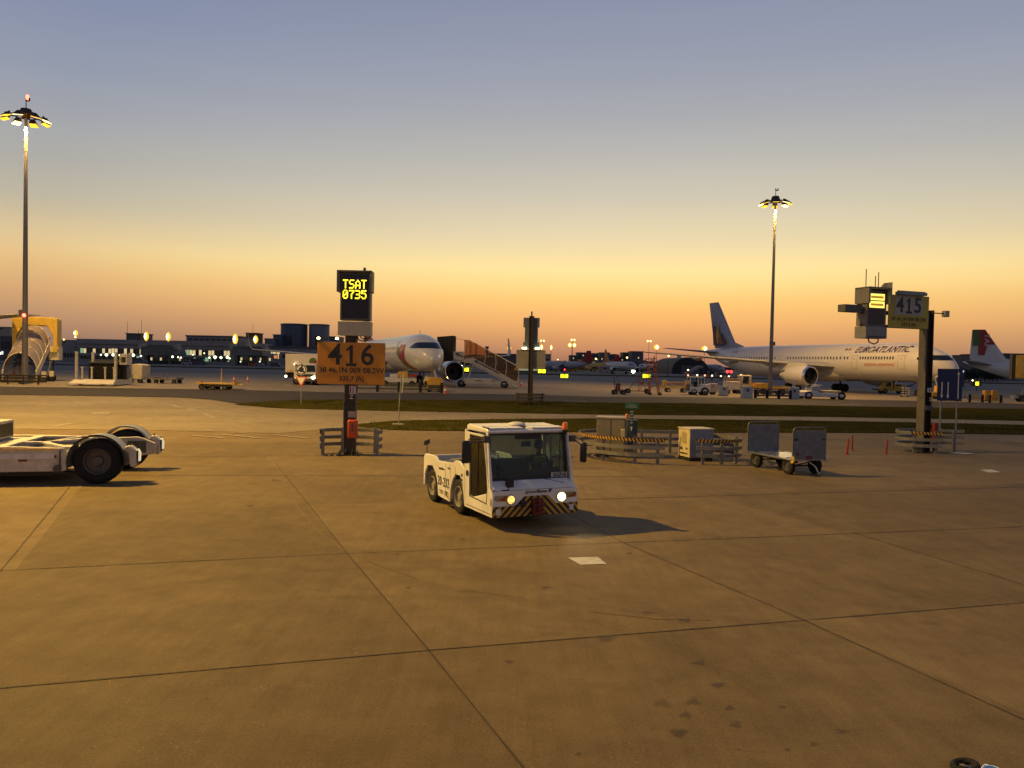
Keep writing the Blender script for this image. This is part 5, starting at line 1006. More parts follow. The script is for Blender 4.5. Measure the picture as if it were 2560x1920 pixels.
text('anytime, anywhere!', .82, mat('livery_orange', (.55, .15, .03), .4, var=.03), t, 'slogan', fn=lambda x, y: V(onf(10.2 - x, 4.42 + y, -1, .06)), shear=.35, sx=.84, off=-.004, sub=.3)
for x, m_ in ((16.05, REDF), (16.75, NAVY)): B().grid(lambda u_, v_: onf(x + .38 * u_ - .1 * v_, 6.42 + .26 * v_, -1, .03), 1, 2).out('flag', m_, t)
text('CS-TKR', .5, DL, t, 'registration', fn=lambda x, y: V(onf(43.2 - x, 6.35 + y, -1, .06)), off=.006, sub=.3)
def onfin(x, z): return (-x, -.43, z)
b = B(); b.add([onfin(51.5, 7.75), onfin(48.2, 7.7), onfin(47.4, 8.2), onfin(49.2, 10.0), onfin(50.2, 9.9), onfin(50.9, 11.0), onfin(52.0, 11.8)], [tuple(range(7))]); b.out('fin_emblem', mat('emblem_dark', (.035, .02, .06), .4, var=.1), fin)
b = B(); b.add([(-49.0, -.455, 8.0), (-50.3, -.455, 8.1), (-50.8, -.455, 9.4), (-50.6, -.455, 11.0), (-50.2, -.455, 11.9), (-50.0, -.455, 10.4), (-49.4, -.455, 9.2)], [tuple(range(7))]); b.out('fin_flame', mat('emblem_gold', (.60, .30, .02), .4, var=.2), fin)
b = B(); b.add([(-48.2, -.47, 8.0), (-49.9, -.47, 8.05), (-50.1, -.47, 9.2), (-49.3, -.47, 9.6), (-48.9, -.47, 8.8)], [tuple(range(5))]); b.out('fin_sun', mat('emblem_brown', (.22, .07, .02), .4, var=.2), fin)
# -- narrow body on the right edge
q = T(2432, 968); hd = R(-28)
hv = V((math.cos(hd), math.sin(hd), 0)); tail = V((P(2436, 900, 150).x, 150, 0)); nose = tail + hv * 36.5
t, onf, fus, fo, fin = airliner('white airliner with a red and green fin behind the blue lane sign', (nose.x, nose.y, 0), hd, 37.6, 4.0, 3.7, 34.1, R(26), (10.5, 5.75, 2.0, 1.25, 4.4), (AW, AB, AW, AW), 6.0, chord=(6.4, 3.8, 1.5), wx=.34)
def finpt(x, z): return (-x, -.32, z)
b = B(); b.add([finpt(34.9, 6.9), finpt(34.4, 8.9), finpt(33.2, 8.9), finpt(34.9, 11.75), finpt(36.1, 11.75), finpt(35.9, 6.9)], [(0, 1, 2, 3, 4, 5)]); fr = b.out('fin_red', REDF, fin)
b = B(); b.add([(-35.6, -.335, 8.8), (-35.9, -.335, 11.75), (-36.9, -.335, 11.75), (-36.9, -.335, 8.6)], [(0, 1, 2, 3)]); b.out('fin_green', GRN, fin); text('TAP', 1.2, WHITE2, fr, 'letters', (-34.6, -.345, 9.6), (PI / 2, PI / 2, 0), sx=1.3)
for i in range(24): x = 12 + i * .8; B().grid(lambda u_, v_: onf(x + .25 * u_, 4.1 + .33 * v_, -1, .02), 1, 2).out('window', WD, t)
# -- far aircraft in the middle distance
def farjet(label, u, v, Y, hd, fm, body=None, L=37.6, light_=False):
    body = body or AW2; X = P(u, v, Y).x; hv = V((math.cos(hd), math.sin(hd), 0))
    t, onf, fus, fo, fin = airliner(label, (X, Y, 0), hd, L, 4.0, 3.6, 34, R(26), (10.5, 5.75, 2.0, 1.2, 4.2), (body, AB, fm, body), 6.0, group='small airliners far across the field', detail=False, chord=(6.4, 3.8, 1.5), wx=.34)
    b = B(); band(b, onf, fus, R(55), lambda a: 4.1, lambda a: 4.7, 4.5, n=8); b.out('cockpit_windows', COCK, t)
    if light_: B().lathe([(0, 0), (.85, .1), (.85, .3), (0, .4)], (-2.2, 0, 1.4), (1, 0, 0), 12).out('landing_light', WL, t)
    return t
OF = mat('far_orange_fin', (.45, .12, .04), .4, var=.05); YB = mat('far_yellow_lit_body', (.62, .38, .05), .4, var=.06)  # the yellow lamp light on the fuselage is put into its body colour
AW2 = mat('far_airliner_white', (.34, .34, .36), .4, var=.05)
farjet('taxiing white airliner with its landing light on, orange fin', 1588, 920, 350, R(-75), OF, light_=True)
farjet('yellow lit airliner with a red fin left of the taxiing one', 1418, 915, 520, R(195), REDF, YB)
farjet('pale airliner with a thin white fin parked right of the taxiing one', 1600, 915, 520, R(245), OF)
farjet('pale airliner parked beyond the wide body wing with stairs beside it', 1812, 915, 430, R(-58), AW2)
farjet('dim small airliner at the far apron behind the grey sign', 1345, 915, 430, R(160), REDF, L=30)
# tail plane of an aircraft outside the frame to the left
t, onf, fus, fo, fin = airliner('white airliner parked outside the left edge, only its dark tailplane tip showing behind the mast', (-85.4, 31, .55), R(240), 58, 5.6, 4.3, 60, R(30), (18, 9, 2.3, 1.4, 5.4), (AW, AB, REDF, AW), 8.4, wl=False, chord=(10.4, 6.0, 2.0), wx=.32)

# ------------------------------------------------------------------ passenger stairs at the narrow body
def proj(p):
    p = V(p) - V((0, 0, H)); d = p.dot(fw); return (1280 + FPX * p.dot(rt) / d, 960 - FPX * p.dot(up) / d)
YS = 89.0; X0 = px(1136, YS); z0 = gz(X0, YS)
t = thing('passenger_stairs', 'covered passenger stairs on wheels, brown tinted sides and blue arrows, at the airliner nose', 'stairs', (X0, YS, z0), R(-3)); SW = mat('stair_white', (.50, .46, .40), .45, var=.12)
b = B()
for y_ in (-1.0, 1.0):
    s_ = .04 if y_ > 0 else -.04; b.ext([(1.2, 3.15), (1.2, 2.75), (2.1, 2.75), (7.15, .30), (7.35, .30), (7.35, .62), (2.2, 3.35)], 'xz', y_, y_ + s_)
b.box(-.1, 1.2, -1.0, 1.0, 2.85, 3.0); b.out('stair_side', SW, t)
b = B()
for i in range(20): x_ = 1.25 + i * .30; z_ = 2.95 - i * .146; b.box(x_, x_ + .30, -.96, .96, z_ - .05, z_); b.box(x_ + .28, x_ + .30, -.96, .96, z_ - .14, z_ - .05)
b.out('steps', ALU, t)
b = B()
for y_ in (-.99, .99): b.ext([(1.2, 3.0), (1.2, 5.25), (1.7, 5.25), (2.4, 4.95), (6.6, 2.75), (7.3, 2.35), (7.3, 1.3), (6.9, .62), (2.2, 3.2)], 'xz', y_, y_ + .02)
b.loft([[(x_, -.99, z_), (x_, .99, z_), (x_, .99, z_ + .03), (x_, -.99, z_ + .03)] for x_, z_ in ((0, 5.5), (1.2, 5.30), (1.7, 5.27), (2.4, 4.97), (6.6, 2.77), (7.35, 2.37))])
b.out('canopy', glassm('tan_canopy', (.80, .66, .44), .10, .2), t)
for x_, z_, z2 in ((1.22, 3.0, 5.27), (1.75, 3.0, 5.27), (2.4, 3.3, 4.97), (3.5, 2.7, 4.40), (4.7, 2.0, 3.77), (5.9, 1.35, 3.15), (7.25, .6, 2.40)):
    b = B(); b.path([(x_, -1.01, z_), (x_ + .12, -1.01, (z_ + z2) / 2), (x_, -1.01, z2), (x_, 1.01, z2), (x_, 1.01, z_)], .035, 6); b.out('canopy_hoop', SW if x_ > 2.5 else DGREY, t)
b = B(); b.hexa([(-1.55, -.95, 2.9), (0, -.95, 2.9), (0, 1.1, 2.9), (-1.4, 1.1, 2.9), (-1.9, -1.0, 5.6), (0, -1.0, 5.78), (0, 1.15, 5.78), (-1.9, 1.15, 5.6)]); bl = b.out('bellows', mat('dark_canvas', (.035, .028, .022), .85, var=.2), t)
b = B()
for x_ in (-1.5, -1.1, -.7, -.3): b.path([(x_, -1.02, 2.95), (x_ - .18 * (-x_), -1.04, 5.6)], .03, 6)
b.out('bellows_ribs', BROWN, bl)
b = B(); b.box(0, 1.2, -1.03, -1.0, 3.05, 4.0); b.out('platform_panel', SW, t)
def blue_arrow(b, p, q, w, y):
    d = (V(q) - V(p)).normalized(); n_ = V((-d.y, d.x)); P_ = V(p); Q = V(q); b.ext([tuple(P_ + d * w * 1.6 + n_ * w * .3), tuple(Q + n_ * w * .3), tuple(Q - n_ * w * .3), tuple(P_ + d * w * 1.6 - n_ * w * .3)], 'xz', y, y - .008); b.ext([tuple(P_), tuple(P_ + d * w * 2 + n_ * w), tuple(P_ + d * w * 1.4), tuple(P_ + d * w * 2 - n_ * w)], 'xz', y - .001, y - .012)
b = B(); blue_arrow(b, (.15, 3.85), (1.1, 3.4), .28, -1.032); b.out('arrow', NAVY, t); b = B(); blue_arrow(b, (2.3, 3.05), (5.2, 1.62), .26, -1.042); b.out('arrow', NAVY, t)
b = B(); b.path([(1.3, -.9, 2.8), (1.0, -.9, .8)], .06); b.path([(2.3, -.9, 2.7), (1.6, -.9, .8)], .06); b.path([(2.2, -.9, 2.65), (6.2, -.9, .75)], .06); b.box(-.2, 7.1, -.95, .95, .45, .62)
for i in range(12): b.path([(2.4 + i * .32, -.92, 2.55 - i * .155), (2.5 + i * .32, -.92, 2.72 - i * .155)], .03, 6)
b.out('understructure', SW, t); b = B(); b.box(.9, 4.3, -.98, .98, .4, 1.0); b.out('chassis_cover', SW, t, bevel=.03); b = B(); b.box(2.5, 3.3, -.990, -.981, .70, .80); b.out('label_strip', DGREY, t)
for x_ in (.9, 5.75):
    for y_ in (-.85, .85): make_wheel(t, (x_, y_, .40), .40, .3, DGREY, side=(-1 if y_ < 0 else 1))

# ------------------------------------------------------------------ generic ground equipment
def rig(name, label, cat, u, v, rz=0, group=None, Y=None):
    q = T(u, v); return thing(name, label, cat, q, rz, group), q
def wheels(t, xs_, ys_, r_, w_, rimm=DGREY):
    for x_ in xs_:
        for y_ in ys_: make_wheel(t, (x_, y_, r_), r_, w_, rimm, side=(-1 if y_ < 0 else 1), bolts=5)
g_low = 'low rows of barrier posts by the far stands'
def low_barrier(label, u0, v0, u1, v1, n, col, posth=.95, boards=True):
    a = T(u0, v0); c = T(u1, v1); t = thing('low_barrier', label, 'barrier', a, math.atan2(c.y - a.y, c.x - a.x), g_low); L = (c - a).xy.length
    for i in range(n): B().box(-.12, .12, -.10, .10, 0, posth).out('post', RUB, t, loc=(L * i / (n - 1), 0, 0))
    for z_ in (.32, .66): B().box(0, L, .02, .08, z_ - .08, z_ + .08).out('rail', col, t)
    return t
low_barrier('row of black barrier posts with dark rails under the narrow body nose', 890, 979, 1104, 983, 5, mat('dark_rail', (.05, .048, .045), .6, var=.1))
low_barrier('row of black barrier posts with dark rails beside the right mast foot', 1888, 996, 1976, 999, 4, mat('dark_rail', (1, 1, 1)))
low_barrier('yellow barrier with black posts left half, right of the blue sign', 2424, 1006, 2456, 1007, 2, YEL); low_barrier('yellow barrier with black posts nearest the right edge', 2474, 1008, 2502, 1008, 2, YEL)
# covered stairs on the far left
qs = T(75, 958); qs = qs - V((.95, 0, 0)); t = thing('covered_stairs', 'yellow headed boarding stairs under a round translucent canopy, behind the left mast', 'stairs', qs, math.atan2(.94, -.35) - PI / 2)
kx = lambda n=14: [PI * i / n for i in range(n + 1)]
b = B(); Rc = 1.35; b.grid(lambda u_, v_: (Rc * math.cos(PI * u_), 5.6 * v_, 1.15 + 2.75 * v_ + Rc * 1.25 * math.sin(PI * u_)), 20, 8); b.out('canopy', GLC, t)
for k_ in range(5):
    v_ = k_ / 4; b = B(); b.path([(1.02 * Rc * math.cos(a), 5.6 * v_, 1.15 + 2.75 * v_ + Rc * 1.27 * math.sin(a)) for a in kx()], .045, 6); b.out('canopy_hoop', CREAM, t)
b = B()
for s_ in (-1, 1): b.ext([(-.3, .25), (5.8, 3.2), (5.8, 4.0), (-.3, 1.15)], 'yz', s_ * Rc, s_ * (Rc + .06))
b.out('side_panel', CREAM, t); b = B()
for i in range(18): b.box(-1.2, 1.2, i * .32, i * .32 + .32, .25 + i * .16, .33 + i * .16)
b.out('steps', mat('brown_step', (.20, .13, .06), .6, var=.1), t)
b = B(); ring(b, [(-1.85, 3.0), (2.1, 3.0), (2.1, 6.35), (1.95, 6.5), (-1.75, 6.55), (-1.85, 6.4)], [(-1.5, 3.0), (1.75, 3.0), (1.75, 4.6), (1.2, 5.65), (-.9, 5.7), (-1.5, 4.6)], 5.6, 8.0, 0); b.out('head_frame', mat('stairs_yellow', (.62, .40, .05), .45, var=.1), t, bevel=.04)
b = B(); b.box(1.3, 2.2, 5.8, 7.9, 2.2, 3.6); b.path([(1.3, 5.75, 2.3), (2.2, 5.75, 3.4)], .05); b.out('side_cabin', CREAM, t); b = B()
for s_ in (-1, 1): b.path([(s_ * 1.5, 6.5, 2.6), (s_ * 1.5, 4.0, .6)], .09); b.path([(s_ * 1.5, 7.2, 2.6), (s_ * 1.5, 7.2, .5)], .09)
b.box(-1.4, 1.4, .3, 7.5, .35, .6); b.out('chassis', DGREY, t)
for x_ in (-1.55, 1.75): 
    for y_ in (1.0, 5.0): make_wheel(t, (x_, y_, .4), .4, .3, DGREY, side=-1)
for y_ in (.9, 4.6): B().box(1.62, 2.0, y_ - .15, y_ + .1, .55, 1.1).out('mudguard', CREAM, t)
# container loader
t, q = rig('container_loader', 'white portal framed container loader with dark opening, left of the tarp cart', 'loader', 248, 964, R(2)); k_ = q.y / 1960
b = B(); b.box(-1.85, 1.85, -.8, 2.6, .12, .55); b.hexa([(-2.2, -1.6, .1), (2.0, -1.6, .1), (1.85, -.8, .1), (-1.85, -.8, .1), (-2.0, -1.6, .22), (2.0, -1.6, .22), (1.85, -.8, .55), (-1.85, -.8, .55)]); b.out('platform', SW, t)
b = B()
for x_ in (-1.75, 1.75):
    for y_ in (-.6, 2.4): B().box(x_ - .1, x_ + .1, y_ - .1, y_ + .1, .55, 3.1).out('portal_post', SW, t)
B().box(-1.62, 1.62, 2.3, 2.5, 2.2, 2.4).out('portal_beam', DGREY, t)
b = B(); b.ext([(-1.2, .56), (1.2, .56), (1.2, 1.5), (.9, 1.9), (.35, 2.05), (-.9, 1.9), (-1.2, 1.4)], 'xz', 1.0, 2.2); b.box(-1.62, 1.62, 1.3, 1.9, .56, 2.05); b.out('container_mouth', mat('mouth_shade', (.006, .006, .006), .9, var=0), t); b = B(); b.box(-1.3, 1.65, .7, 2.25, 2.05, 2.2); b.out('deck', DGREY, t)  # black solid stands in for the shade inside the loader opening
for x_ in (-1.45, -.6, .6, 1.4): b = B(); b.box(x_ - .06, x_ + .06, -.2, -.1, .55, 1.65); b.box(x_ - .12, x_ + .12, -.22, -.08, 1.6, 1.72); b.out('roller_post', SW, t)
b = B(); ring(b, [(1.9, 1.95), (2.55, 1.95), (2.55, 2.95), (1.9, 2.95)], [(2.0, 2.15), (2.45, 2.15), (2.45, 2.65), (2.0, 2.65)], -.2, .8); b.box(1.9, 2.55, .8, .85, 1.95, 2.95); b.out('cab', SW, t, bevel=.03); b = B(); b.box(-1.1, -.7, -1.62, -1.6, .12, .18); b.box(.9, 1.3, -1.62, -1.6, .12, .18); b.out('reflector', mat('dull_red', (1, 1, 1)), t)
wheels(t, (-1.5, 1.5), (-.2, 2.2), .3, .25)
t, q = rig('generator_cart', 'dark grey box cart between the loader and the tarp cart', 'cart', 311, 958, 0)
B().box(-.45, .45, -.5, .9, .35, 1.35).out('body', mat('brown_grey_box', (.16, .14, .12), .6, var=.1), t, bevel=.03); wheels(t, (-.35, .35), (-.3, .7), .22, .15); B().box(-.22, -.12, -.52, -.5, .75, 1.1).out('label', WHITE2, t)
t, q = rig('covered_cart', 'small baggage cart under a pale tarpaulin, left of the flat dolly', 'baggage cart', 348, 958, R(-3))
b = B(); b.ext([(-.62, .42), (.60, .42), (.64, 1.85), (.0, 1.98), (-.64, 1.82)], 'xz', -.6, 1.0); b.out('tarpaulin', mat('tarp', (.50, .44, .32), .7, var=.2, scale=2.5, bump=.6), t, bevel=.05); wheels(t, (-.5, .5), (-.6, 1.0), .22, .15); B().path([(0, -.9, .3), (0, -1.3, .5), (0, -1.3, .95)], .03).out('tow_bar', DGREY, t)
t, q = rig('flat_dolly', 'low flat dolly with upturned drawbar near the tarp cart', 'dolly', 420, 959, R(2))
b = B(); b.box(-1.2, 1.2, -1.0, 1.0, .42, .55); b.box(-1.25, -1.1, -1.0, 1.0, .55, .65); b.box(1.1, 1.25, -1.0, 1.0, .55, .65); b.out('deck', mat('rusty_grey', (.14, .12, .09), .6, var=.2), t); wheels(t, (-.9, .9), (-.7, .7), .22, .16); B().path([(-.2, -.9, .5), (.1, -1.2, .95), (.4, -.9, .5)], .03).out('drawbar', DGREY, t)
t, q = rig('flat_dolly', 'yellow six wheeled flat dolly with an upright pole, before the pale road', 'dolly', 548, 974, R(3))
b = B(); b.box(-1.6, 1.55, -.9, .9, .50, .60); b.box(-1.65, -1.55, -.9, .9, .45, .72); b.box(1.5, 1.6, -.9, .9, .45, .72); b.hexa([(1.6, -.6, .5), (2.0, -.2, .4), (2.0, .2, .4), (1.6, .6, .5), (1.6, -.6, .56), (2.0, -.2, .46), (2.0, .2, .46), (1.6, .6, .56)]); b.out('deck', YEL, t); wheels(t, (-1.3, -.35, .7), (-.7, .7), .24, .18); B().tube((.05, .3, .6), (.12, .3, 1.85), .035).out('pole', YEL, t); B().box(-1.4, 1.3, -.75, -.68, .3, .48).out('side_beam', BROWN, t)
# cones
g_c = 'traffic cones on the far apron'; proto = None
for u, v, lb in ((585, 955, 'red and white traffic cone behind the yellow dolly'), (619, 955, 'red traffic cone with a flat bar at its foot, right of the yellow dolly'), (1113, 985, 'traffic cone beside the end of the black barrier posts'), (1303, 966, 'orange cone at the bottom of the passenger stairs'), (2412, 995, 'pale cone behind the yellow barrier')):
    q = T(u, v)
    if proto is None:
        proto = thing('traffic_cone', lb, 'cone', q, 0, g_c); B().lathe([(.17, .03), (.04, .70), (.03, .72), (0, .72)], (0, 0, 0), (0, 0, 1), 14).out('cone', mat('cone_red', (.55, .08, .03), .5, var=.1), proto); B().box(-.2, .2, -.2, .2, 0, .03).out('base', mat('cone_red', (1, 1, 1)), proto); B().lathe([(.118, .30), (.090, .46)], (0, 0, 0), (0, 0, 1), 14).out('white_band', WHITE2, proto)
    else: dup(proto, q, 0, lb, g_c)
# catering truck
t, q = rig('catering_truck', 'white box truck facing us with headlights on, partly behind the orange sign', 'truck', 768, 963, R(4))
bx = B().box(-2.6, 1.35, 1.2, 7.5, 1.35, 3.35).out('cargo_box', mat('truck_cream', (.60, .55, .45), .45, var=.05), t, bevel=.03)
lg = B().lathe([(0, 0), (.42, 0), (.42, .02), (0, .02)], (.35, 1.2, 2.55), (0, -1, 0), 20).out('logo', GRN, bx); B().ext([(.05, 2.3), (.75, 2.4), (.7, 2.75), (.4, 2.5)], 'xz', 1.17, 1.178).out('logo_red', REDF, lg)
text('27-298', .22, RED, bx, 'fleet_number', (-2.1, 1.19, 1.5), sx=.9)
b = B(); b.box(-1.15, 1.15, -1.2, .8, .55, 2.35); cb = b.out('cab', WHITE2, t, bevel=.08); b = B(); b.ext([(-1.05, 1.45), (1.05, 1.45), (1.0, 2.15), (-1.0, 2.15)], 'xz', -1.22, -1.205); b.out('windscreen', COCK, cb)
b = B(); b.box(-.9, .9, -1.23, -1.205, .95, 1.2); b.out('grille', BLACK, cb); b = B(); b.box(-1.15, 1.15, -1.3, -1.2, .45, .75); b.out('bumper', DGREY, cb)
B().box(-1.35, -1.18, -.4, .8, .8, 2.15).out('side_panel', YEL, t)
for x_ in (-.85, .85): B().lathe([(0, .05), (.16, .0), (.12, .08)], (x_, -1.3, .85), (0, -1, 0), 12).out('headlight', HEADD if x_ < 0 else HEADL, cb)
wheels(t, (-1.0, 1.0), (-.2, 5.5), .48, .3); B().box(-1.0, 1.0, 0, 7.2, .6, 1.3).out('chassis', BLACK, t)
B().lathe([(0, 0), (.14, .02), (.1, .08)], (-1.5, 1.15, 2.2), (0, -1, 0), 10).out('work_light', WL, bx); B().lathe([(0, 0), (.12, .02), (.1, .08)], (-2.5, 1.15, .9), (0, -1, 0), 10).out('work_light', WL, bx); B().box(-2.6, -2.4, 1.3, 7, .7, 1.35).out('lift_frame', BLACK, t)
# equipment under the narrow body
t, q = rig('belt_loader', 'yellow and white belt loader under the narrow body, beside the 416 sign', 'belt loader', 1000, 966, R(8), Y=95)
b = B(); b.box(-2.2, 1.8, -.8, .8, .45, .95); b.box(-1.1, -.2, -.8, .8, .95, 1.35); b.out('body', WHITE2, t, bevel=.05); b = B(); b.box(-.2, .9, -.7, .7, .95, 1.65); b.out('cab', YEL, t, bevel=.08); b = B(); b.beam((-1.0, .2, 1.2), (3.4, .2, 2.6), .7, .12); b.out('belt', ALU, t)
b = B()
for i in range(8): b.beam((1.6 + i * .24, -.15, 2.0 + i * .076), (1.6 + i * .24, .55, 2.0 + i * .076), .06, .16)
b.out('ladder_rungs', SW, t); wheels(t, (-1.6, 1.3), (-.75, .75), .33, .22); B().box(1.0, 1.8, -.82, -.8, 1.1, 1.4).out('panel', RED, t); B().lathe([(0, 0), (.22, .05), (.18, .15)], (-1.9, -.85, 1.2), (0, -1, 0), 12).out('work_lamp', GLAMP, t)
t, q = rig('power_unit', 'orange yellow ground power unit standing by the nose gear', 'power unit', 1087, 980, R(3))
b = B(); b.ext([(-.7, .35), (.7, .35), (.72, 1.1), (.5, 1.35), (-.5, 1.35), (-.72, 1.1)], 'xz', -.6, 1.1); b.out('body', mat('gpu_yellow', (.52, .26, .02), .5, var=.1), t, bevel=.05); b = B(); b.box(-.6, .6, -.62, -.6, .4, .62); b.out('grille', BLACK, t); B().box(-.2, .2, -.612, -.601, .90, .98).out('label_strip', PGREY, t); wheels(t, (-.5, .5), (-.3, .8), .25, .18)
t, q = rig('white_tow_unit', 'small white tow unit between the nose gear and the engine', 'tow unit', 1068, 968, 0)
b = B(); b.hexa([(-.5, -.5, .3), (1.2, -.5, .3), (1.2, 1.5, .3), (-.5, 1.5, .3), (-.2, -.4, 1.2), (.7, -.3, 1.9), (.7, 1.4, 1.9), (-.2, 1.4, 1.2)]); b.out('body', CREAM, t, bevel=.05); wheels(t, (-.2, .9), (-.4, 1.3), .25, .2)
# gas bottle trolley, A-frame rig, red ladder
t, q = rig('bottle_trolley', 'two wheeled dark bottle trolley with a tall leaning bar', 'trolley', 1547, 987, R(5)); k_ = q.y / 1960
b = B(); b.path([(-.35, 0, .3), (-.62, 0, 2.35)], .04); b.path([(-.62, 0, 2.35), (.25, .0, .9)], .03); b.path([(-.5, -.2, .2), (.4, -.2, .2)], .05); b.path([(-.2, 0, 1.2), (.35, 0, .3)], .04); b.out('frame', BROWN, t); b = B()
for x_ in (-.12, .12): b.tube((x_ - .1, .1, .3), (x_ - .1, .05, 1.15), .11, .10, 10)
b.out('bottles', mat('dull_red', (1, 1, 1)), t); wheels(t, (-.45, .42), (-.25, .25), .26, .14)
t, q = rig('tow_bar_rig', 'wheeled red brown A shaped tow rig left of the red ladder stand', 'tow rig', 1592, 984, R(3))
b = B(); b.path([(-1.0, 0, .3), (1.15, 0, .28)], .05); b.path([(-1.0, 0, .3), (.35, 0, 2.1)], .04); b.path([(.2, 0, .3), (.22, 0, 2.0)], .03); b.path([(.35, 0, 2.0), (1.0, 0, .4)], .03); b.path([(.3, 0, .4), (.8, 0, 1.6)], .03); b.out('frame', mat('red_brown', (.20, .045, .015), .5, var=.1), t); wheels(t, (-1.0, 1.12), (-.3, .3), .27, .14); B().box(.3, .6, -.1, .1, 1.0, 1.2).out('hook_block', RED, t)
t, q = rig('ladder_stand', 'tall red maintenance ladder stand with guard rails', 'ladder stand', 1632, 988, R(-4)); LR = mat('ladder_red', (.36, .06, .02), .5, var=.15)
b = B()
for x_ in (-.35, .35):
    for y_ in (-.6, .6): b.path([(x_ * 1.35 + .15, y_ * 1.3, 0.15), (x_ * .9 - .25, y_, 3.2)], .05)
for z_ in (.8, 1.6, 2.4): b.path([(-.5 + .05 * z_, -.65, z_), (.4 - .05 * z_, -.65, z_ + .3)], .035)
b.out('legs', LR, t); b = B(); b.box(-.75, .3, -.6, .6, 2.95, 3.05); b.out('platform', LR, t); b = B()
for z_ in (3.35, 3.75): b.path([(-.85, -.6, z_), (.2, -.6, z_ + .05), (.2, .6, z_ + .05), (-.85, .6, z_), (-.85, -.6, z_)], .04)
for x_ in (-.85, -.3, .2): b.path([(x_, -.6, 3), (x_, -.6, 3.8)], .04)
b.out('top_rail', LR, t); b = B()
for i in range(10): b.box(.02 + i * .07, .14 + i * .07, -.5, .5, 2.75 - i * .27, 2.81 - i * .27)
b.out('steps', LR, t); wheels(t, (-.3, .7), (-.6, .6), .14, .1)
# yellow cart
t, q = rig('mesh_cart', 'yellow luggage cart with mesh sides, left of the white tug', 'baggage cart', 1688, 981, R(2)); k_ = q.y / 1960
b = B(); b.box(-1.45, 1.45, -.7, .7, .55, .68); b.out('deck', YEL, t)
for x_ in (-1.42, 1.38): B().box(x_ - .14, x_ + .14, -.7, .7, .68, 1.45).out('end_panel', YEL, t, bevel=.03)
b = B(); b.path([(-1.3, .65, 1.25), (1.3, .65, 1.25)], .03, 6)
for i in range(22): b.tube((-1.25 + i * .12, .65, .68), (-1.25 + i * .12, .65, 1.25), .014, None, 5)
b.out('mesh', YEL, t); wheels(t, (-.95, 1.0), (-.55, .55), .26, .16, WHITE2); B().path([(-1.5, 0, .55), (-1.9, 0, .5)], .04).out('drawbar', YEL, t)
# white tug with cab and rear box
t, q = rig('airport_tug', 'white and brown airport tug with open cab, beside the yellow mesh cart', 'tractor', 1748, 988, R(2))
b = B(); b.box(-1.3, .0, -.7, .7, .35, .95); b.box(-.05, 1.05, -.7, .7, .45, 1.25); b.out('body', WHITE2, t, bevel=.06); b = B(); b.box(-1.25, .42, -.72, .72, 2.0, 2.08)
for x_ in (-1.2, -.35, .38): b.box(x_ - .04, x_ + .04, -.7, -.62, .95, 2.0); b.box(x_ - .04, x_ + .04, .62, .7, .95, 2.0)
b.out('cab_frame', WHITE2, t); b = B(); b.box(-1.15, -.4, -.69, -.67, 1.25, 1.95); b.box(-.3, .33, -.69, -.67, 1.25, 1.95); b.out('side_window', GL, t); B().box(-1.33, -1.28, -.68, .68, .5, 1.2).out('front_panel', BROWN, t); b = B(); b.box(-.7, -.3, -.3, .3, .95, 1.5); b.out('seat', BLACK, t); wheels(t, (-.75,), (-.6, .6), .36, .22); wheels(t, (.45,), (-.6, .6), .46, .28); B().tube((-.6, 0, 2.08), (-.6, 0, 2.18), .05).out('beacon', mat('orange_lens', (1, 1, 1)), t)
t, q = rig('water_trailer', 'small pinkish cream trailer tank with red tap marks behind the white tug', 'trailer', 1781, 987, 0)
b = B(); b.box(-.45, .45, -.5, .5, .3, 1.35); b.out('tank', mat('pink_cream', (.52, .42, .32), .5, var=.1), t, bevel=.05); b = B(); b.box(-.2, -.16, -.52, -.5, .8, 1.2); b.box(.0, .04, -.52, -.5, .8, 1.2); b.ext([(-.12, 1.2), (-.02, 1.0), (.0, 1.05), (-.06, 1.22)], 'xz', -.52, -.5); b.out('marks', RED, t); wheels(t, (0,), (-.4, .4), .26, .2)
for u, v, w_, h_, lb, rz_ in ((1808, 990, .95, 1.15, 'small white cabinet with a black square vent, right of the trailer', 0), (1866, 996, 1.05, 1.30, 'pale blue grey cabinet in front of the yellow cabbed loader', R(5)), (1984, 998, 1.0, 1.35, 'pale blue grey cabinet with two short stacks right of the mast', R(-4))):
    q = T(u, v); t = thing('service_cabinet', lb, 'cabinet', q, rz_, 'service cabinets between the mast and the tug'); b = B(); b.box(-w_ / 2, w_ / 2, -.4, .4, .04, h_); b.out('body', mat('service_grey', (.36, .38, .41), .5, var=.1), t, bevel=.02); b = B(); b.box(-.15, .12, -.42, -.4, h_ * .55, h_ * .8); b.out('vent', DGREY, t); B().box(w_ / 2, w_ / 2 + .02, -.35, .35, .1, h_ - .08).out('door', WHITE2, t)
    if u == 1984:
        for x_ in (-.1, .12): B().tube((x_, 0, h_), (x_, 0, h_ + .75), .05).out('stack', WHITE2, t)
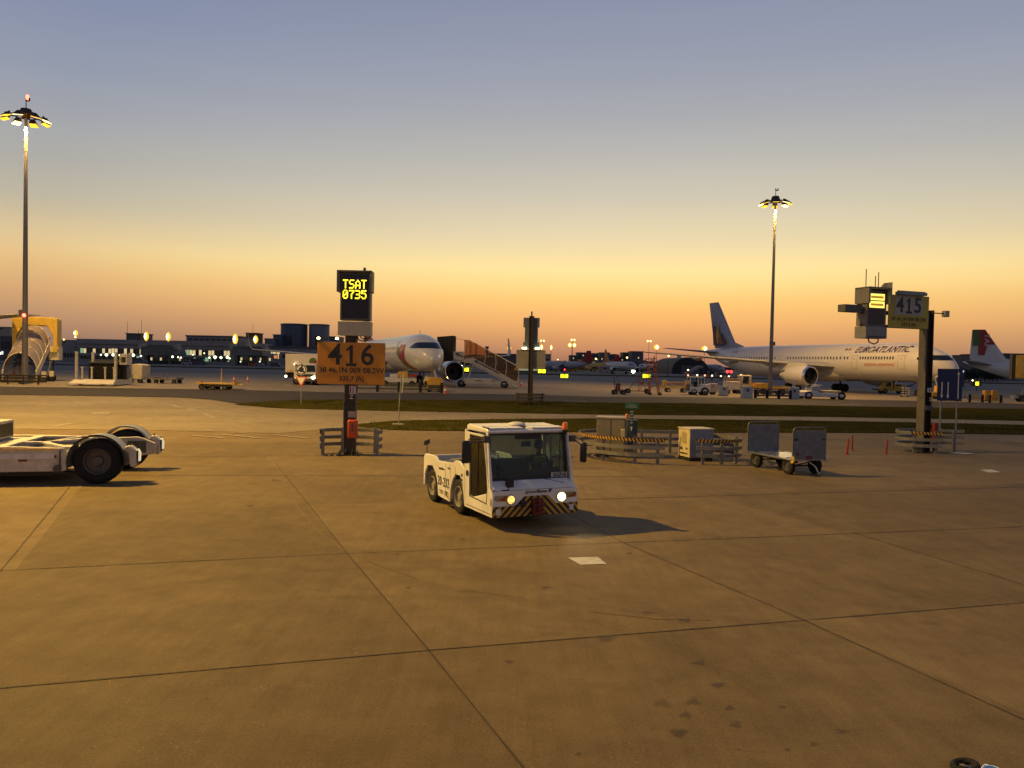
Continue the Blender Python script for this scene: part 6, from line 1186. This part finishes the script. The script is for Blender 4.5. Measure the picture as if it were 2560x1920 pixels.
# yellow cabbed loader with long bed
t, q = rig('cargo_loader', 'long yellow cargo loader with a tall white and yellow cab, behind the right mast', 'loader', 1870, 985, R(3))
b = B(); b.box(-1.2, .1, -.9, .9, .9, 2.45); cb = b.out('cab', mat('loader_cream', (.60, .50, .30), .5, var=.1), t, bevel=.1); b = B(); b.ext([(-1.1, 1.35), (-.25, 1.35), (-.25, 2.3), (-.95, 2.3)], 'xz', -.93, -.905); b.out('window', GLD, cb); b = B(); b.box(-.2, .12, -.92, .92, .9, 1.5); b.out('door_panel', YEL, cb)
b = B(); b.box(.1, 5.2, -1.1, 1.1, .75, 1.05); b.box(.6, 2.4, -1.1, 1.1, 1.05, 1.45); b.out('bed', YEL, t); b = B()
for i in range(12): b.tube((2.5 + i * .22, -1.1, 1.08), (2.5 + i * .22, 1.1, 1.08), .05, None, 6)
b.out('rollers', DGREY, t); B().box(-.9, 5.0, -.9, .9, .4, .75).out('chassis', WHITE2, t); wheels(t, (-.6, 1.6, 4.2), (-.95, .95), .38, .3)
t, q = rig('tank_trailer', 'cream box trailer left of the yellow cabbed loader', 'trailer', 1828, 984, 0)
b = B(); b.box(-.9, .9, -.8, .8, .55, 1.6); b.out('body', CREAM, t, bevel=.05); b = B(); b.box(-.85, -.2, -.7, .7, 1.6, 2.15); b.box(-.1, .8, -.7, .7, 1.6, 1.95); b.out('crates', mat('crate_brown', (.34, .26, .16), .6, var=.15), t); wheels(t, (-.6, .6), (-.7, .7), .26, .2)
# pushback tractor right of the mast
t, q = rig('pushback_tractor', 'low white and yellow pushback tractor right of the last cabinet', 'tow tractor', 2052, 998, R(2))
b = B(); b.ext([(-2.4, .3), (-2.4, .85), (-1.6, 1.0), (-.9, .95), (-.5, .75), (.6, .75), (2.2, .62), (2.4, .4), (2.3, .28)], 'xz', -1.2, 1.2); b.out('body', WHITE2, t, bevel=.06); b = B(); b.box(-1.5, -.5, -1.0, 1.0, 1.0, 1.5); b.box(-1.1, -.2, -.9, .9, 1.5, 1.65); b.out('cab', mat('service_grey', (1, 1, 1)), t, bevel=.05); b = B(); b.box(-.3, 1.9, -1.0, 1.0, .76, 1.02); b.out('engine_deck', mat('pale_yellow_box', (1, 1, 1)), t, bevel=.05); wheels(t, (-1.9, 1.9), (-1.05, 1.05), .46, .35); b = B(); b.tube((-1.5, -.5, 1.5), (-1.5, .5, 1.5), .2); b.out('roll', DGREY, t)
# vehicles under the wide body
t, q = rig('belt_loader', 'yellow belt loader under the wide body near the brown post', 'belt loader', 2225, 984, R(-3))
b = B(); b.box(-1.9, 2.6, -.9, .9, .4, .75); b.out('body', YEL, t, bevel=.05); b = B(); b.ext([(-1.4, .75), (.1, .75), (.1, 1.9), (-.9, 1.9), (-1.3, 1.3)], 'xz', -.8, .8); cb = b.out('cab', YEL, t, bevel=.06); B().ext([(-1.0, 1.1), (-.2, 1.1), (-.2, 1.75), (-.8, 1.75)], 'xz', -.83, -.81).out('window', COCK, cb); b = B(); b.box(.3, 1.6, -.8, .8, .75, 1.55); bx = b.out('box_body', YEL, t, bevel=.06); B().box(.5, 1.3, -.83, -.81, 1.2, 1.45).out('panel', BLACK, bx); b = B(); b.beam((2.2, 0, .9), (5.0, 0, 2.5), .8, .15); b.beam((-2.6, 0, .6), (-1.8, 0, .6), .8, .12); b.out('belt', BROWN, t); wheels(t, (-1.1, 1.6), (-.8, .8), .38, .25)
t, q = rig('white_steps', 'small white wheeled steps before the yellow belt loader', 'steps', 2262, 993, 0)
b = B()
for x_ in (-.4, 0, .4): b.path([(x_, -.3, .1), (x_, -.3, 1.3)], .03)
for z_ in (.3, .6, .9, 1.25): b.box(-.42, .42, -.3, .3, z_, z_ + .05)
b.out('frame', SW, t); wheels(t, (-.35, .35), (-.25, .25), .1, .08)
t, q = rig('yellow_lift', 'yellow service lift behind the brown post at the wide body nose', 'lift', 2345, 998, 0)
b = B(); b.box(-1.2, 1.0, -.8, .8, .35, .9); b.box(-.2, .7, -.7, .7, .9, 1.7); b.out('body', YEL, t, bevel=.05); b = B(); b.path([(-.1, 0, 1.7), (-.5, 0, 2.6), (-.1, 0, 3.0)], .08); b.path([(.4, 0, 1.7), (.1, 0, 2.7)], .06); b.out('boom', WHITE2, t); wheels(t, (-.8, .7), (-.7, .7), .3, .2)
for u, lb in ((2466, 'orange crate behind the yellow barrier, the left one'), (2484, 'orange crate behind the yellow barrier nearest the right edge')):
    q = T(u, 1003); t = thing('orange_crate', lb, 'crate', q, 0, 'orange crates by the right barriers'); B().box(-.38, .38, -.3, .3, .1, 1.3).out('body', mat('crate_orange', (.45, .20, .03), .6, var=.15), t, bevel=.05); B().box(-.34, .34, -.32, -.3, .7, 1.1).out('panel', YEL, t); B().box(-.4, .4, -.3, .3, 0, .1).out('base', BLACK, t)
# boarding bridge head on the right edge
q = P(2572, 911, 95); t = thing('boarding_stairs_head', 'yellow framed round canopy stairs cut by the right edge', 'stairs', (q.x + 1.2, 95, 0), R(-20))
b = B(); ring(b, [(-2.4, 2.9), (2.4, 2.9), (2.4, 5.7), (-2.4, 5.7)], [(-1.6, 3.2), (1.6, 3.2), (1.6, 5.0), (-1.6, 5.0)], 0, 1.2); b.box(-2.8, -2.4, .0, 1.2, 2.7, 5.8, 1); b.out('head_frame', [mat('stairs_yellow', (1, 1, 1)), BROWN], t, bevel=.04); b = B(); b.grid(lambda u_, v_: (-.2 + 1.5 * math.cos(PI * u_), -2.5 * v_, 3.6 - 1.2 * v_ + 1.7 * math.sin(PI * u_)), 16, 4); b.out('canopy', GLC, t); b = B(); b.path([(-1.2, .5, 2.6), (-1.6, .5, .5)], .08); b.box(-2.6, 1, -.5, 1.2, .4, .7); b.out('chassis', GREY, t); wheels(t, (-1.7, 1.2), (-.5, 1.0), .42, .3)

# ------------------------------------------------------------------ distant buildings
def hz(u): return 886 + .02 * u
def bz(u, v, Y): return H + (hz(u) - v) * Y / FPX
def building(label, u0, u1, vt, Y, dep, m, roofm=None, cat='building', roof_h=.5, name='building', over=.4, wins=None, winm=None, group=None, vb=None, win_h=1.6):
    xa, xb = px(u0, Y), px(u1, Y); zt = bz((u0 + u1) / 2, vt, Y); zb = 0 if vb is None else bz((u0 + u1) / 2, vb, Y)
    t = thing(name, label, cat, ((xa + xb) / 2, Y, 0), 0, group); w = (xb - xa) / 2
    B().box(-w, w, 0, dep, zb, zt - roof_h).out('wall', m, t)
    B().box(-w - over, w + over, -over, dep + over, zt - roof_h, zt).out('roof', roofm or m, t)
    if wins:
        for (a, c, v0, v1, n, mm) in wins:
            xa_, xc_ = px(a, Y) - (xa + xb) / 2, px(c, Y) - (xa + xb) / 2; z1_, z0_ = bz(a, v0, Y), bz(a, v1, Y); st_ = (xc_ - xa_) / n
            for i in range(n): B().box(xa_ + i * st_ + st_ * .10, xa_ + (i + 1) * st_ - st_ * .10, -.08, -.01, z0_, z1_).out('window', mm, t)
    return t, w, zt
BG1 = mat('terminal_grey', (.25, .235, .22), .6, var=.12, scale=.2); BG2 = mat('terminal_dark', (.08, .08, .085), .6, var=.1, scale=.2); BG3 = mat('terminal_pale', (.30, .27, .22), .6, var=.1, scale=.2)
BW = mat('unlit_glazing', (.02, .025, .028), .25, var=0); STL = mat('silo_blue', (.07, .09, .13), .55, var=.15, scale=.15, vs=(3, 3, .1)); STL2 = mat('silo_grey', (.16, .17, .19), .55, var=.12, scale=.15, vs=(3, 3, .1))
building('dark glazed terminal block at the left edge under a pale lattice block', 0, 43, 839, 430, 30, BG2, BG1, wins=[(1, 41, 853, 872, 9, BW), (2, 9, 878, 886, 1, EM('white_sign_lit', (.85, .9, .85), .9)), (32, 37, 880, 893, 1, EM('white_sign_lit', (1, 1, 1), 1))])
building('pale block on the skyline above the left edge', -5, 24, 817, 470, 20, BG3, BG3, wins=[(-4, 8, 818, 823, 1, BG2)])
building('low grey wing of the terminal behind the boarding stairs', 150, 214, 850, 440, 30, BG1, BG1, wins=[(158, 205, 882, 893, 6, BW)])
LW = EM('warm_lit_pane', (.85, .66, .32), .75); LG = EM('green_lit_pane', (.40, .72, .38), .50); DW_ = mat('dim_pane', (.06, .055, .04), .3, var=0)
rnd = random.Random(3)
t, w, zt = building('long grey roofed terminal hall with lit windows at the left', 199, 610, 851, 430, 45, BG1, BG1, roof_h=2.6, over=1)
c_ = (px(199, 430) + px(610, 430)) / 2
for a in range(0, 52):
    u0_ = 201 + a * 7.8; mm = rnd.choice([LG, LG, LW, DW_, DW_]) if (u0_ < 232 or 436 < u0_ < 470) else rnd.choice([LW, LW, LW, DW_, BW]); xa_ = px(u0_, 430) - c_; xc_ = px(u0_ + 6.4, 430) - c_
    if 350 < u0_ < 432 or 575 < u0_ < 612: continue
    B().box(xa_, xc_, -.1, -.01, bz(400, 886, 430), bz(400, 873 + rnd.random() * 2, 430)).out('window', mm, t)
    B().box(xa_, xc_, -.1, -.01, bz(400, 901, 430), bz(400, 892, 430)).out('lower_window', rnd.choice([DW_, BW, LG, BW, BW]), t)
b = B(); x_ = -w
b.box(-w, w, -2.2, -1.9, bz(400, 871, 430), bz(400, 869.5, 430))
while x_ < w - 6: b.path([(x_, -2.05, bz(400, 871, 430)), (x_ + 2, -2.05, bz(400, 865, 430)), (x_ + 4, -2.05, bz(400, 871, 430))], .16, 5); x_ += rnd.choice([6, 12, 18])
b.out('roof_truss', BG3, t)
building('dark plant room with two masts on the terminal roof', 315, 352, 833, 436, 14, BG2, BG2, vb=851, name='roof_block')
for u, v in ((318, 803), (353, 800), (346, 824)): tag(B().tube((px(u, 436), 436, 8), (px(u, 436), 436, bz(u, v, 436)), .14, .08, 6).out('roof_mast', BG2), 'thin mast %s the dark plant room on the terminal roof' % {318: 'at the left of', 353: 'at the right of', 346: 'short one over'}[u], 'mast')
building('upper roof of the terminal with a dark window band', 465, 600, 839, 445, 30, BG1, BG2, wins=[(468, 596, 845, 851, 9, BW)], roof_h=.8)
building('brown square tower with a tall aerial behind the gate lounge', 614, 643, 832, 470, 10, mat('brown_brick', (.14, .075, .04), .7, var=.1, scale=.3), BG2, cat='tower', name='brick_tower')
tag(B().tube((px(630, 472), 473, 15), (px(630, 472), 473, bz(630, 808, 472)), .14, .06, 6).out('roof_mast', BG2), 'tall thin aerial on the brown square tower', 'mast')
building('stepped grey block left of the round storage silos', 661, 684, 846, 500, 20, STL2, STL2); building('taller step of the grey block touching the round silos', 682, 704, 836, 505, 20, STL, STL2)
building('small dark block right of the round silos', 822, 842, 841, 500, 20, BG2, BG2)
for u0_, u1_, lb, mm, vt in ((702, 767, 'big round dark blue silo, the left of the pair', STL, 811), (772, 822, 'round grey silo, the right of the pair', STL2, 812)):
    Y = 520; xa, xb = px(u0_, Y), px(u1_, Y); r_ = (xb - xa) / 2; zt = bz((u0_ + u1_) / 2, vt, Y); t = thing('round_silo', lb, 'silo', ((xa + xb) / 2, Y, 0), 0, 'round silos')
    B().lathe([(r_, 0), (r_, zt)], (0, 0, 0), (0, 0, 1), 40).out('wall', mm, t); B().lathe([(r_ + .3, zt - .5), (r_ + .3, zt), (r_ * .9, zt + .3), (0, zt + .5)], (0, 0, 0), (0, 0, 1), 40).out('roof', BG2, t)
    b = B()
    for a_ in (250, 262, 284): b.tube((r_ * 1.01 * math.cos(R(a_)), r_ * 1.01 * math.sin(R(a_)), 0), (r_ * 1.01 * math.cos(R(a_)), r_ * 1.01 * math.sin(R(a_)), zt * .8), .2, None, 6)
    b.out('pipes', STL2, t); B().box(-1, 1, -r_ - .3, -r_ + .3, zt * .5, zt * .72).out('window', BW, t)
building('low pier roof between the lounge and the catering truck', 655, 800, 866, 440, 30, BG1, BG2, roof_h=1.2, wins=[(660, 700, 878, 884, 4, LW), (684, 693, 888, 896, 1, EM('orange_glow_pane', (.9, .30, .06), .7)), (694, 697, 885, 897, 1, LW), (705, 720, 886, 896, 2, BW)])
for u0_, u1_, lb in ((350, 437, 'dark slatted gate lounge with two sodium lamps on its roof, left one'), (578, 657, 'dark slatted gate lounge with two sodium lamps on its roof, beside the brown tower')):
    Y = 395; xa, xb = px(u0_, Y), px(u1_, Y); w = (xb - xa) / 2; u_ = (u0_ + u1_) / 2; t = thing('gate_lounge', lb, 'building', ((xa + xb) / 2, Y, 0), 0, 'gate lounges of the terminal')
    z1_, z2_, z3_ = bz(u_, 866, Y), bz(u_, 872, Y), bz(u_, 889, Y)
    b = B(); b.ext([(-w * .85, z1_), (w * .85, z1_), (w * .93, z2_), (w, z3_), (-w, z3_), (-w * .93, z2_)], 'xz', 0, 14); b.out('wall', BG2, t); b = B(); n = 30
    for i in range(n): x_ = -w * .95 + 1.9 * w * i / (n - 1); b.box(x_ - .1, x_ + .1, -.25, -.05, z3_ + .2, z2_ - .1)
    b.out('slats', BG1, t); B().box(-w * .8, w * .8, 2, 12, 0, z3_).out('undercroft', BW, t)
    for x_ in (-w * .7, w * .7): B().box(x_ - .6, x_ + .6, -.2, 1, 0, z3_).out('column', BG2, t)
    for s_ in (-1, 1): B().box(s_ * w * .98 - 1.3, s_ * w * .98 + 1.3, .5, 4, z2_ - .4, bz(u_, 860, Y)).out('end_box', BG3, t)
    for k_ in range(10): B().box(-w * .5 + k_ * 1.6, -w * .5 + k_ * 1.6 + .9, 1.9, 1.98, z3_ - 2.4, z3_ - 1.0).out('window', DW_ if k_ % 3 else LW, t)
# city skyline on the right of the centre
CB1 = mat('far_block_dark', (.075, .075, .085), .7, var=.1, scale=.1); CB2 = mat('far_block_grey', (.11, .105, .11), .7, var=.1, scale=.1)
gC = 'apartment blocks on the skyline'
for u0_, u1_, vt, lb in ((1425, 1446, 888, 'low grey block at the left end of the skyline group'), (1443, 1467, 881, 'apartment block second from the left on the skyline, stepped top'), (1464, 1482, 885, 'dim block between the lamp poles and the red fin'), (1480, 1502, 883, 'block right behind the red fin'), (1500, 1524, 881, 'dark block behind the orange fin'), (1522, 1540, 885, 'grey block right of the orange fin'), (1538, 1560, 892, 'low dark building between two skyline blocks'), (1557, 1585, 881, 'apartment block on the skyline above the landing light'), (1578, 1608, 878, 'tallest dark apartment block right of centre skyline')):
    t, w, zt = building(lb, u0_, u1_, vt, 900 + (u0_ * 7) % 60, 25, CB1 if u0_ % 2 else CB2, CB2, name='apartment_block', group=gC, roof_h=.8)
    for r_ in range(3):
        for c_ in range(4): B().box(-w + w * .3 + c_ * w * .4, -w + w * .3 + c_ * w * .4 + w * .18, -.1, -.01, zt - 4.4 - r_ * 4, zt - 2.8 - r_ * 4).out('window', BW if (r_ * 5 + c_ * 3 + u0_) % 7 else LW, t)
building('reddish brown low hall left of the yellow lit building', 1376, 1412, 902, 560, 30, mat('hall_red', (.14, .04, .02), .7, var=.1, scale=.2), BG2); building('orange brown hall with pale doors beside the reddish one', 1411, 1450, 905, 600, 30, mat('hall_orange', (.30, .15, .05), .7, var=.1, scale=.2), BG2, wins=[(1414, 1446, 910, 917, 5, BG3)])
building('yellow lit hall behind the red fin', 1452, 1490, 899, 620, 30, mat('hall_yellow_lit', (.50, .30, .04), .7, var=.08, scale=.2), mat('hall_yellow_lit', (1, 1, 1))); building('dark slanting roof building behind the taxiing airliner', 1520, 1614, 902, 640, 40, BG2, BG1)  # yellow lamp light on the hall is painted into its wall and roof colour
building('grey pier end with stair tower right of the grey stand sign', 1359, 1376, 885, 480, 20, BG1, BG2, wins=[(1361, 1374, 897, 903, 3, BW)]); building('dark hangar left of the grey stand sign behind the winglet', 1222, 1292, 884, 450, 30, BG2, BG2)
building('striped lit shed low behind the grey stand sign', 1284, 1362, 917, 330, 10, BG2, BG2, roof_h=.2, wins=[(1286, 1358, 919, 926, 26, EM('pale_slat_light', (.75, .72, .40), .35))]); building('short square chimney above the passenger stairs', 1213, 1220, 866, 450, 4, BG2, BG2, cat='chimney', name='chimney')
building('dark hangar far right behind the airliner tail', 2508, 2600, 884, 420, 40, CB1, CB1); building('stepped dark building between the fin and the far right hangar', 2486, 2512, 892, 430, 30, CB1, CB2); building('grey building with window rows left of the red and green fin', 2424, 2446, 887, 500, 20, CB2, CB2, wins=[(2426, 2444, 890, 893, 4, LW), (2426, 2444, 897, 900, 4, BW)])
building('pale lit cabin box right of the blue sign', 2402, 2412, 921, 200, 6, CB1, CB1, cat='cabin', name='cabin', wins=[(2403, 2411, 922, 931, 1, EM('cabin_light', (.55, .75, .85), .7))])
Y = 430; t = thing('round_hangar', 'black round roofed hangar under the wide body wing', 'hangar', (px(1726, Y), Y, 0)); w = (px(1775, Y) - px(1683, Y)) / 2; zt = bz(1726, 893, Y)
b = B(); n = 16; b.ext([(w * math.cos(PI * i / n), zt * math.sin(PI * i / n) ** .7) for i in range(n + 1)], 'xz', 0, 60); b.out('shell', mat('black_shell', (.015, .015, .018), .7, var=.1), t); B().box(-w * .5, w * .5, -.2, -.02, 0, zt * .5).out('door', BG2, t)
# trees on the skyline
LEAF = mat('far_foliage', (.030, .034, .018), .8, var=.35, scale=.5); BARK = mat('bark', (.05, .035, .025), .9, var=.2)
def tree_mesh(seed):
    r_ = random.Random(seed); cl = [(r_.uniform(-2.4, 2.4), r_.uniform(-2.4, 2.4), r_.uniform(2.6, 6.4), r_.uniform(1.0, 1.9)) for _ in range(9)]; b = B()
    for i in range(1500):
        cx, cy, cz, cr = r_.choice(cl); d = V((r_.gauss(0, 1), r_.gauss(0, 1), r_.gauss(0, .8))).normalized() * cr * r_.random() ** .4; p = V((cx, cy, cz)) + d; a = V((r_.gauss(0, 1), r_.gauss(0, 1), r_.gauss(0, 1))).normalized() * .34; c = a.orthogonal().normalized() * .24; b.add([p - a, p + c, p + a, p - c], [(0, 1, 2, 3)])
    k_ = B(); k_.tube((0, 0, 0), (0, 0, 3.4), .32, .16, 8)
    for cx, cy, cz, cr in cl[:6]: k_.tube((0, 0, 2.0), (cx * .8, cy * .8, cz), .13, .04, 5)
    return b, k_
tp = []
for s_ in range(3):
    b, k_ = tree_mesh(s_ + 11); t = thing('tree', '', 'tree', (0, 0, 0)); b.out('crown', LEAF, t, smooth=False); k_.out('trunk', BARK, t); tp.append(t)
ORD = 'first second third fourth fifth sixth seventh eighth ninth tenth eleventh twelfth thirteenth fourteenth fifteenth sixteenth seventeenth eighteenth nineteenth twentieth'.split(); cnt = {}; trees = []
for u in range(1398, 1424, 7): trees.append((u, 903, 640, 'left of the skyline blocks'))
for i, u in enumerate(range(1616, 1704, 8)): trees.append((u, 897 + (i * 5) % 6, 700 + (i * 37) % 90, 'in the row before the wing tip'))
for i, u in enumerate(range(2404, 2500, 10)): trees.append((u, 919 + (i * 7) % 5, 330 + (i * 29) % 50, 'in the clump beyond the blue sign'))
for i, u in enumerate(range(1105, 1225, 15)): trees.append((u, 893 + (i * 3) % 5, 690 + (i * 23) % 50, 'behind the passenger stairs'))
for i, (u, v, Y, pl_) in enumerate(trees):
    zt = bz(u, v, Y); sc = zt / 7.6; src = tp[i % 3]; rz_ = (i * 1.3) % 6
    g_ = 'dark trees on the skyline ' + pl_; cnt[pl_] = cnt.get(pl_, -1) + 1; lb = 'dark bushy tree, ' + ORD[cnt[pl_]] + ' from the left ' + pl_
    if i < 3: o = src; o.location = (px(u, Y), Y, 0); o.rotation_euler.z = rz_; o['label'] = lb; o['group'] = g_
    else: o = dup(src, (px(u, Y), Y, 0), rz_, lb, g_)
    o.scale = (sc * 1.25, sc * 1.25, sc)
# distant hills closing the horizon
b = B(); secs = []; n = 120
for i in range(n + 1):
    u = -400 + 3400 * i / n; Y = 2600; h = 9 + 9 * math.sin(i * .37) + 5 * math.sin(i * .9 + 1) + 3 * random.random() + (10 if 45 < i < 70 else 0); h = max(5, h); X = (u - 1280) / 1960 * Y
    secs.append([(X, Y, -2), (X, Y, h), (X, Y + 150, h * .8), (X, Y + 300, -2)])
b.loft(secs); struct(b.out('hills', mat('far_hill', (.035, .036, .034), .9, var=.2, scale=.01)))

# ------------------------------------------------------------------ distant lamps
def far_lamp(label, u, v, Y, r_=.55, m=SOD2, two=False, pole=True, base=0, group='lit lamps across the airfield', flame=1.0):
    X = px(u, Y); z = bz(u, v, Y); r_ *= 1.15 if m is FL else 1; t = thing('apron_lamp', label, 'lamp', (X, Y, base), 0, group)
    if pole: b = B(); b.tube((0, 0, 0), (0, 0, z - base), .22, .10, 8); b.box(-.6, .6, -.15, .15, z - base - .1, z - base + .05); b.out('pole', BG2, t)
    else: b = B(); b.box(-.3, .3, -.3, .3, max(0, z - base - 2.0), z - base); b.out('bracket', BG2, t)
    for dx in ((-r_ * 1.1, r_ * 1.1) if two else (0,)): B().lathe([(0, -r_ * flame), (r_ * .7, -r_ * .6 * flame), (r_, 0), (r_ * .7, r_ * .6 * flame), (0, r_ * flame)], (dx, -.4, z - base), (0, 0, 1), 12).out('lamp_head_glow', m, t); (B().lathe([(0, -r_ * flame * .62), (r_ * .34, -r_ * .3 * flame), (r_ * .42, 0), (r_ * .34, r_ * .3 * flame), (0, r_ * flame * .62)], (dx, -.4 - r_ * .85, z - base), (0, 0, 1), 10).out('bulb', FLB, t) if m is FL else None)
    return t
FL = EM('far_sodium_halo', (1, .56, .04), 1.25); FLB = EM('far_sodium_bulb', (1, .86, .45), 6)  # amber halo round each far lamp, shaped as a glowing body behind the bulb
for u, v, Y, r_, lb, two, fl in ((190, 833, 400, .95, 'bright sodium lamp on a post right of the boarding stairs', False, 1.5), (190, 843, 395, .5, 'smaller round lamp just under the one right of the boarding stairs', False, 1), (366, 841, 400, 1.1, 'tall yellow flare of a lamp on the left gate lounge, left one', False, 2), (421, 842, 400, 1.1, 'tall yellow flare of a lamp on the left gate lounge, right one', False, 2),
        (588, 848, 400, 1.2, 'yellow lamp flare on the lounge left of the brown tower', False, 2.2), (639, 849, 400, 1.1, 'yellow lamp flare in front of the brown tower', False, 1.8), (161, 849, 440, .5, 'small orange lamp on the low grey wing roof', False, 1),
        (1272, 871, 420, 1.1, 'round amber lamp left of the grey stand sign', False, 1), (1355, 852, 520, .7, 'pair of small high lamps right of the grey stand sign', True, 1), (1353, 868, 430, .8, 'tall narrow amber flare right of the grey stand sign', False, 2), (1377, 869, 430, .7, 'narrow amber lamp on a thin pole right of the pier end', False, 2),
        (1431, 850, 560, .8, 'topmost pair of lamps left of the skyline blocks', True, 1), (1429, 863, 430, 1.0, 'bright pair of amber lamps on twin poles left of the skyline', True, 1.2), (1621, 853, 620, .9, 'pair of small lamps on the tall pole right of the tallest block', True, 1), (1640, 868, 420, 1.4, 'big glowing amber lamp above the wing tip', False, 1), (1760, 872, 420, 1.5, 'big glowing amber lamp left of the wide body fin', False, 1), (1670, 890, 300, .45, 'small lamp just below the wide body wing tip', False, 1),
        (1567, 894, 600, .8, 'single lamp low on the dark skyline blocks', False, 1), (1394, 899, 600, .5, 'tiny lamp at the edge of the reddish hall', False, 1), (1489, 897, 560, .7, 'lamp at the tip of the red fin', False, 1), (1660, 911, 480, .6, 'lamp near the parked pale airliner fin', True, 1)):
    far_lamp(lb, u, v, Y, r_, FL, two, pole=u not in (366, 421, 588, 639, 161, 1567, 1394, 1489), flame=fl, base=0 if u not in (366, 421, 588, 639) else bz(u, 866, Y))
for i, (u, v, r_) in enumerate(((253, 887, .5), (267, 887, .95), (284, 887, .95), (300, 888, .6), (318, 888, .6), (334, 888, .95), (353, 890, .6), (432, 892, .7), (446, 893, .5), (453, 894, .5), (483, 887, .4), (511, 883, .4), (524, 894, .6), (538, 893, 1.0), (553, 894, .8), (569, 893, .9), (575, 896, .5), (602, 904, .4), (650, 904, .4), (2, 884, .6))):
    far_lamp('small white lamp low along the terminal front, %s from the left' % ORD[(1, 2, 3, 4, 5, 6, 7, 9, 10, 11, 12, 13, 14, 15, 16, 17, 18, 18, 19, 0)[i]] if i != 17 else 'small white lamp under the second gate lounge, left of the orange car', u, v, 385, r_ * .8, GLAMP, pole=False, group='small white lamps along the terminal front')
for u, v, Y, lb in ((1355, 928, 250, 'pair of square yellow guard lights below the grey stand sign'), (1411.5, 940, 185, 'pair of square yellow guard lights on the near taxiway edge'), (1617, 940, 180, 'pair of square yellow guard lights beside the ladder stand'), (1146 + 17, 924, 260, 'yellow guard lights behind the passenger stairs'), (2445, 959, 150, 'single square yellow guard light beyond the orange crates')):
    X = px(u, Y); g0 = gz(X, Y); z = bz(u, v, Y) - g0; t = thing('guard_light', lb, 'guard light', (X, Y, g0), 0, 'yellow runway guard lights'); w = 5.2 * Y / FPX
    b = B(); b.box(-w * 2.1, w * 2.1, .06, .3, max(z - w * 1.2, .05), z + w * 1.1); b.out('housing', BLACK, t); b = B(); b.tube((0, .2, 0), (0, .2, max(.06, z - w)), .08); b.out('leg', BLACK, t)
    for dx in ((-w * .98, w * .98) if u < 2400 else (0,)): B().box(dx - w * .8, dx + w * .8, 0, .058, z - w * .85, z + w * .85).out('lamp_face', YLIT, t, bevel=.06)
for i, (u, v) in enumerate(((1720, 938), (1743, 938), (1762, 938.5), (1780, 939), (1802, 940), (1822, 941), (1852, 938), (1720, 925), (2431, 951))):
    Y = 215; X = px(u, Y); far_lamp('tiny %s taxiway edge light, %s from the left beyond the yellow cart' % ('red' if i in (0, 2) else 'pale', ORD[i]) if i < 7 else ('tiny light left of the far stairs' if i == 7 else 'tiny light in the verge beyond the blue sign'), u, v, Y, .22, EM('edge_red', (1, .25, .12), 5) if i in (0, 2) else EM('edge_pale', (1, .7, .4), 5), pole=False, group='taxiway edge lights')
far_lamp('red anti collision lamps behind the wide body belly', 1823, 929, 260, .55, EM('beacon_red', (1, .05, .05), 2.5), True, pole=False); far_lamp('red lamp beside the yellow lit airliner', 1412, 924, 400, .5, EM('beacon_red', (1, 1, 1), 1), pole=False)
# small far vehicles along the terminal and the far apron
def far_vehicle(label, u, Y, L_, h_, m, cat='van', rz=0):
    X = px(u, Y); t = thing('service_van', label, cat, (X, Y, gz(X, Y)), rz, 'small far service vehicles'); b = B(); b.ext([(-L_ / 2, .3), (L_ / 2, .3), (L_ / 2, h_ * .55), (L_ * .36, h_ * .6), (L_ * .26, h_), (-L_ / 2, h_)], 'xz', -.95, .95); b.out('body', m, t, bevel=.12)
    b = B(); b.ext([(-L_ * .42, h_ * .6), (L_ * .30, h_ * .6), (L_ * .23, h_ * .92), (-L_ * .42, h_ * .92)], 'xz', -.97, -.955); b.out('window', COCK, t)
    for x_ in (-L_ * .3, L_ * .3): B().wheel((x_, -.85, .35), .35, .22, 12).out('wheel', RUB, t)
for u, Y, L_, h_, m, lb in ((497, 380, 8, 3.2, BG2, 'dark bus beside the lit windows left of the second lounge'), (340, 380, 11, 3.0, mat('bus_blue_grey', (.10, .12, .15), .5, var=.1), 'grey blue bus under the white lamps'), (634, 375, 4.6, 1.6, ORANGE, 'small orange car under the second gate lounge'), (650, 370, 4.4, 1.5, BG1, 'small grey car right of the orange car'), (690, 370, 5, 2.0, mat('van_green_grey', (.06, .09, .09), .5, var=.1), 'dark green van left of the catering truck'), (468, 378, 5, 2.4, BG1, 'grey van in front of the green lit windows'), (1432, 430, 5.5, 2.6, YEL, 'yellow truck below the yellow lit airliner'), (1510, 420, 6, 3.0, BG3, 'pale truck between the yellow lit airliner and the taxiing one'), (1790, 300, 6, 2.4, BG2, 'dark truck beyond the far stairs'), (1806, 290, 5, 2.0, BG3, 'pale van left of the red anti collision lamps'), (1384, 440, 5, 2.4, GREEN, 'green truck below the reddish hall'), (60, 375, 5, 2.2, WHITE2, 'white van by the left edge terminal block')):
    far_vehicle(lb, u, Y, L_, h_, m)
Y = 300; X = px(1735, Y); t = thing('passenger_stairs', 'small pale stairs at the airliner parked beyond the wing', 'stairs', (X, Y, 0)); b = B(); b.ext([(-3.5, .4), (2.0, 3.4), (3.2, 3.4), (3.2, 4.4), (1.8, 4.4), (-3.5, 1.4)], 'xz', -.9, .9); b.out('flight', BG3, t); wheels(t, (-1.5, 2.2), (-.7, .7), .4, .3)
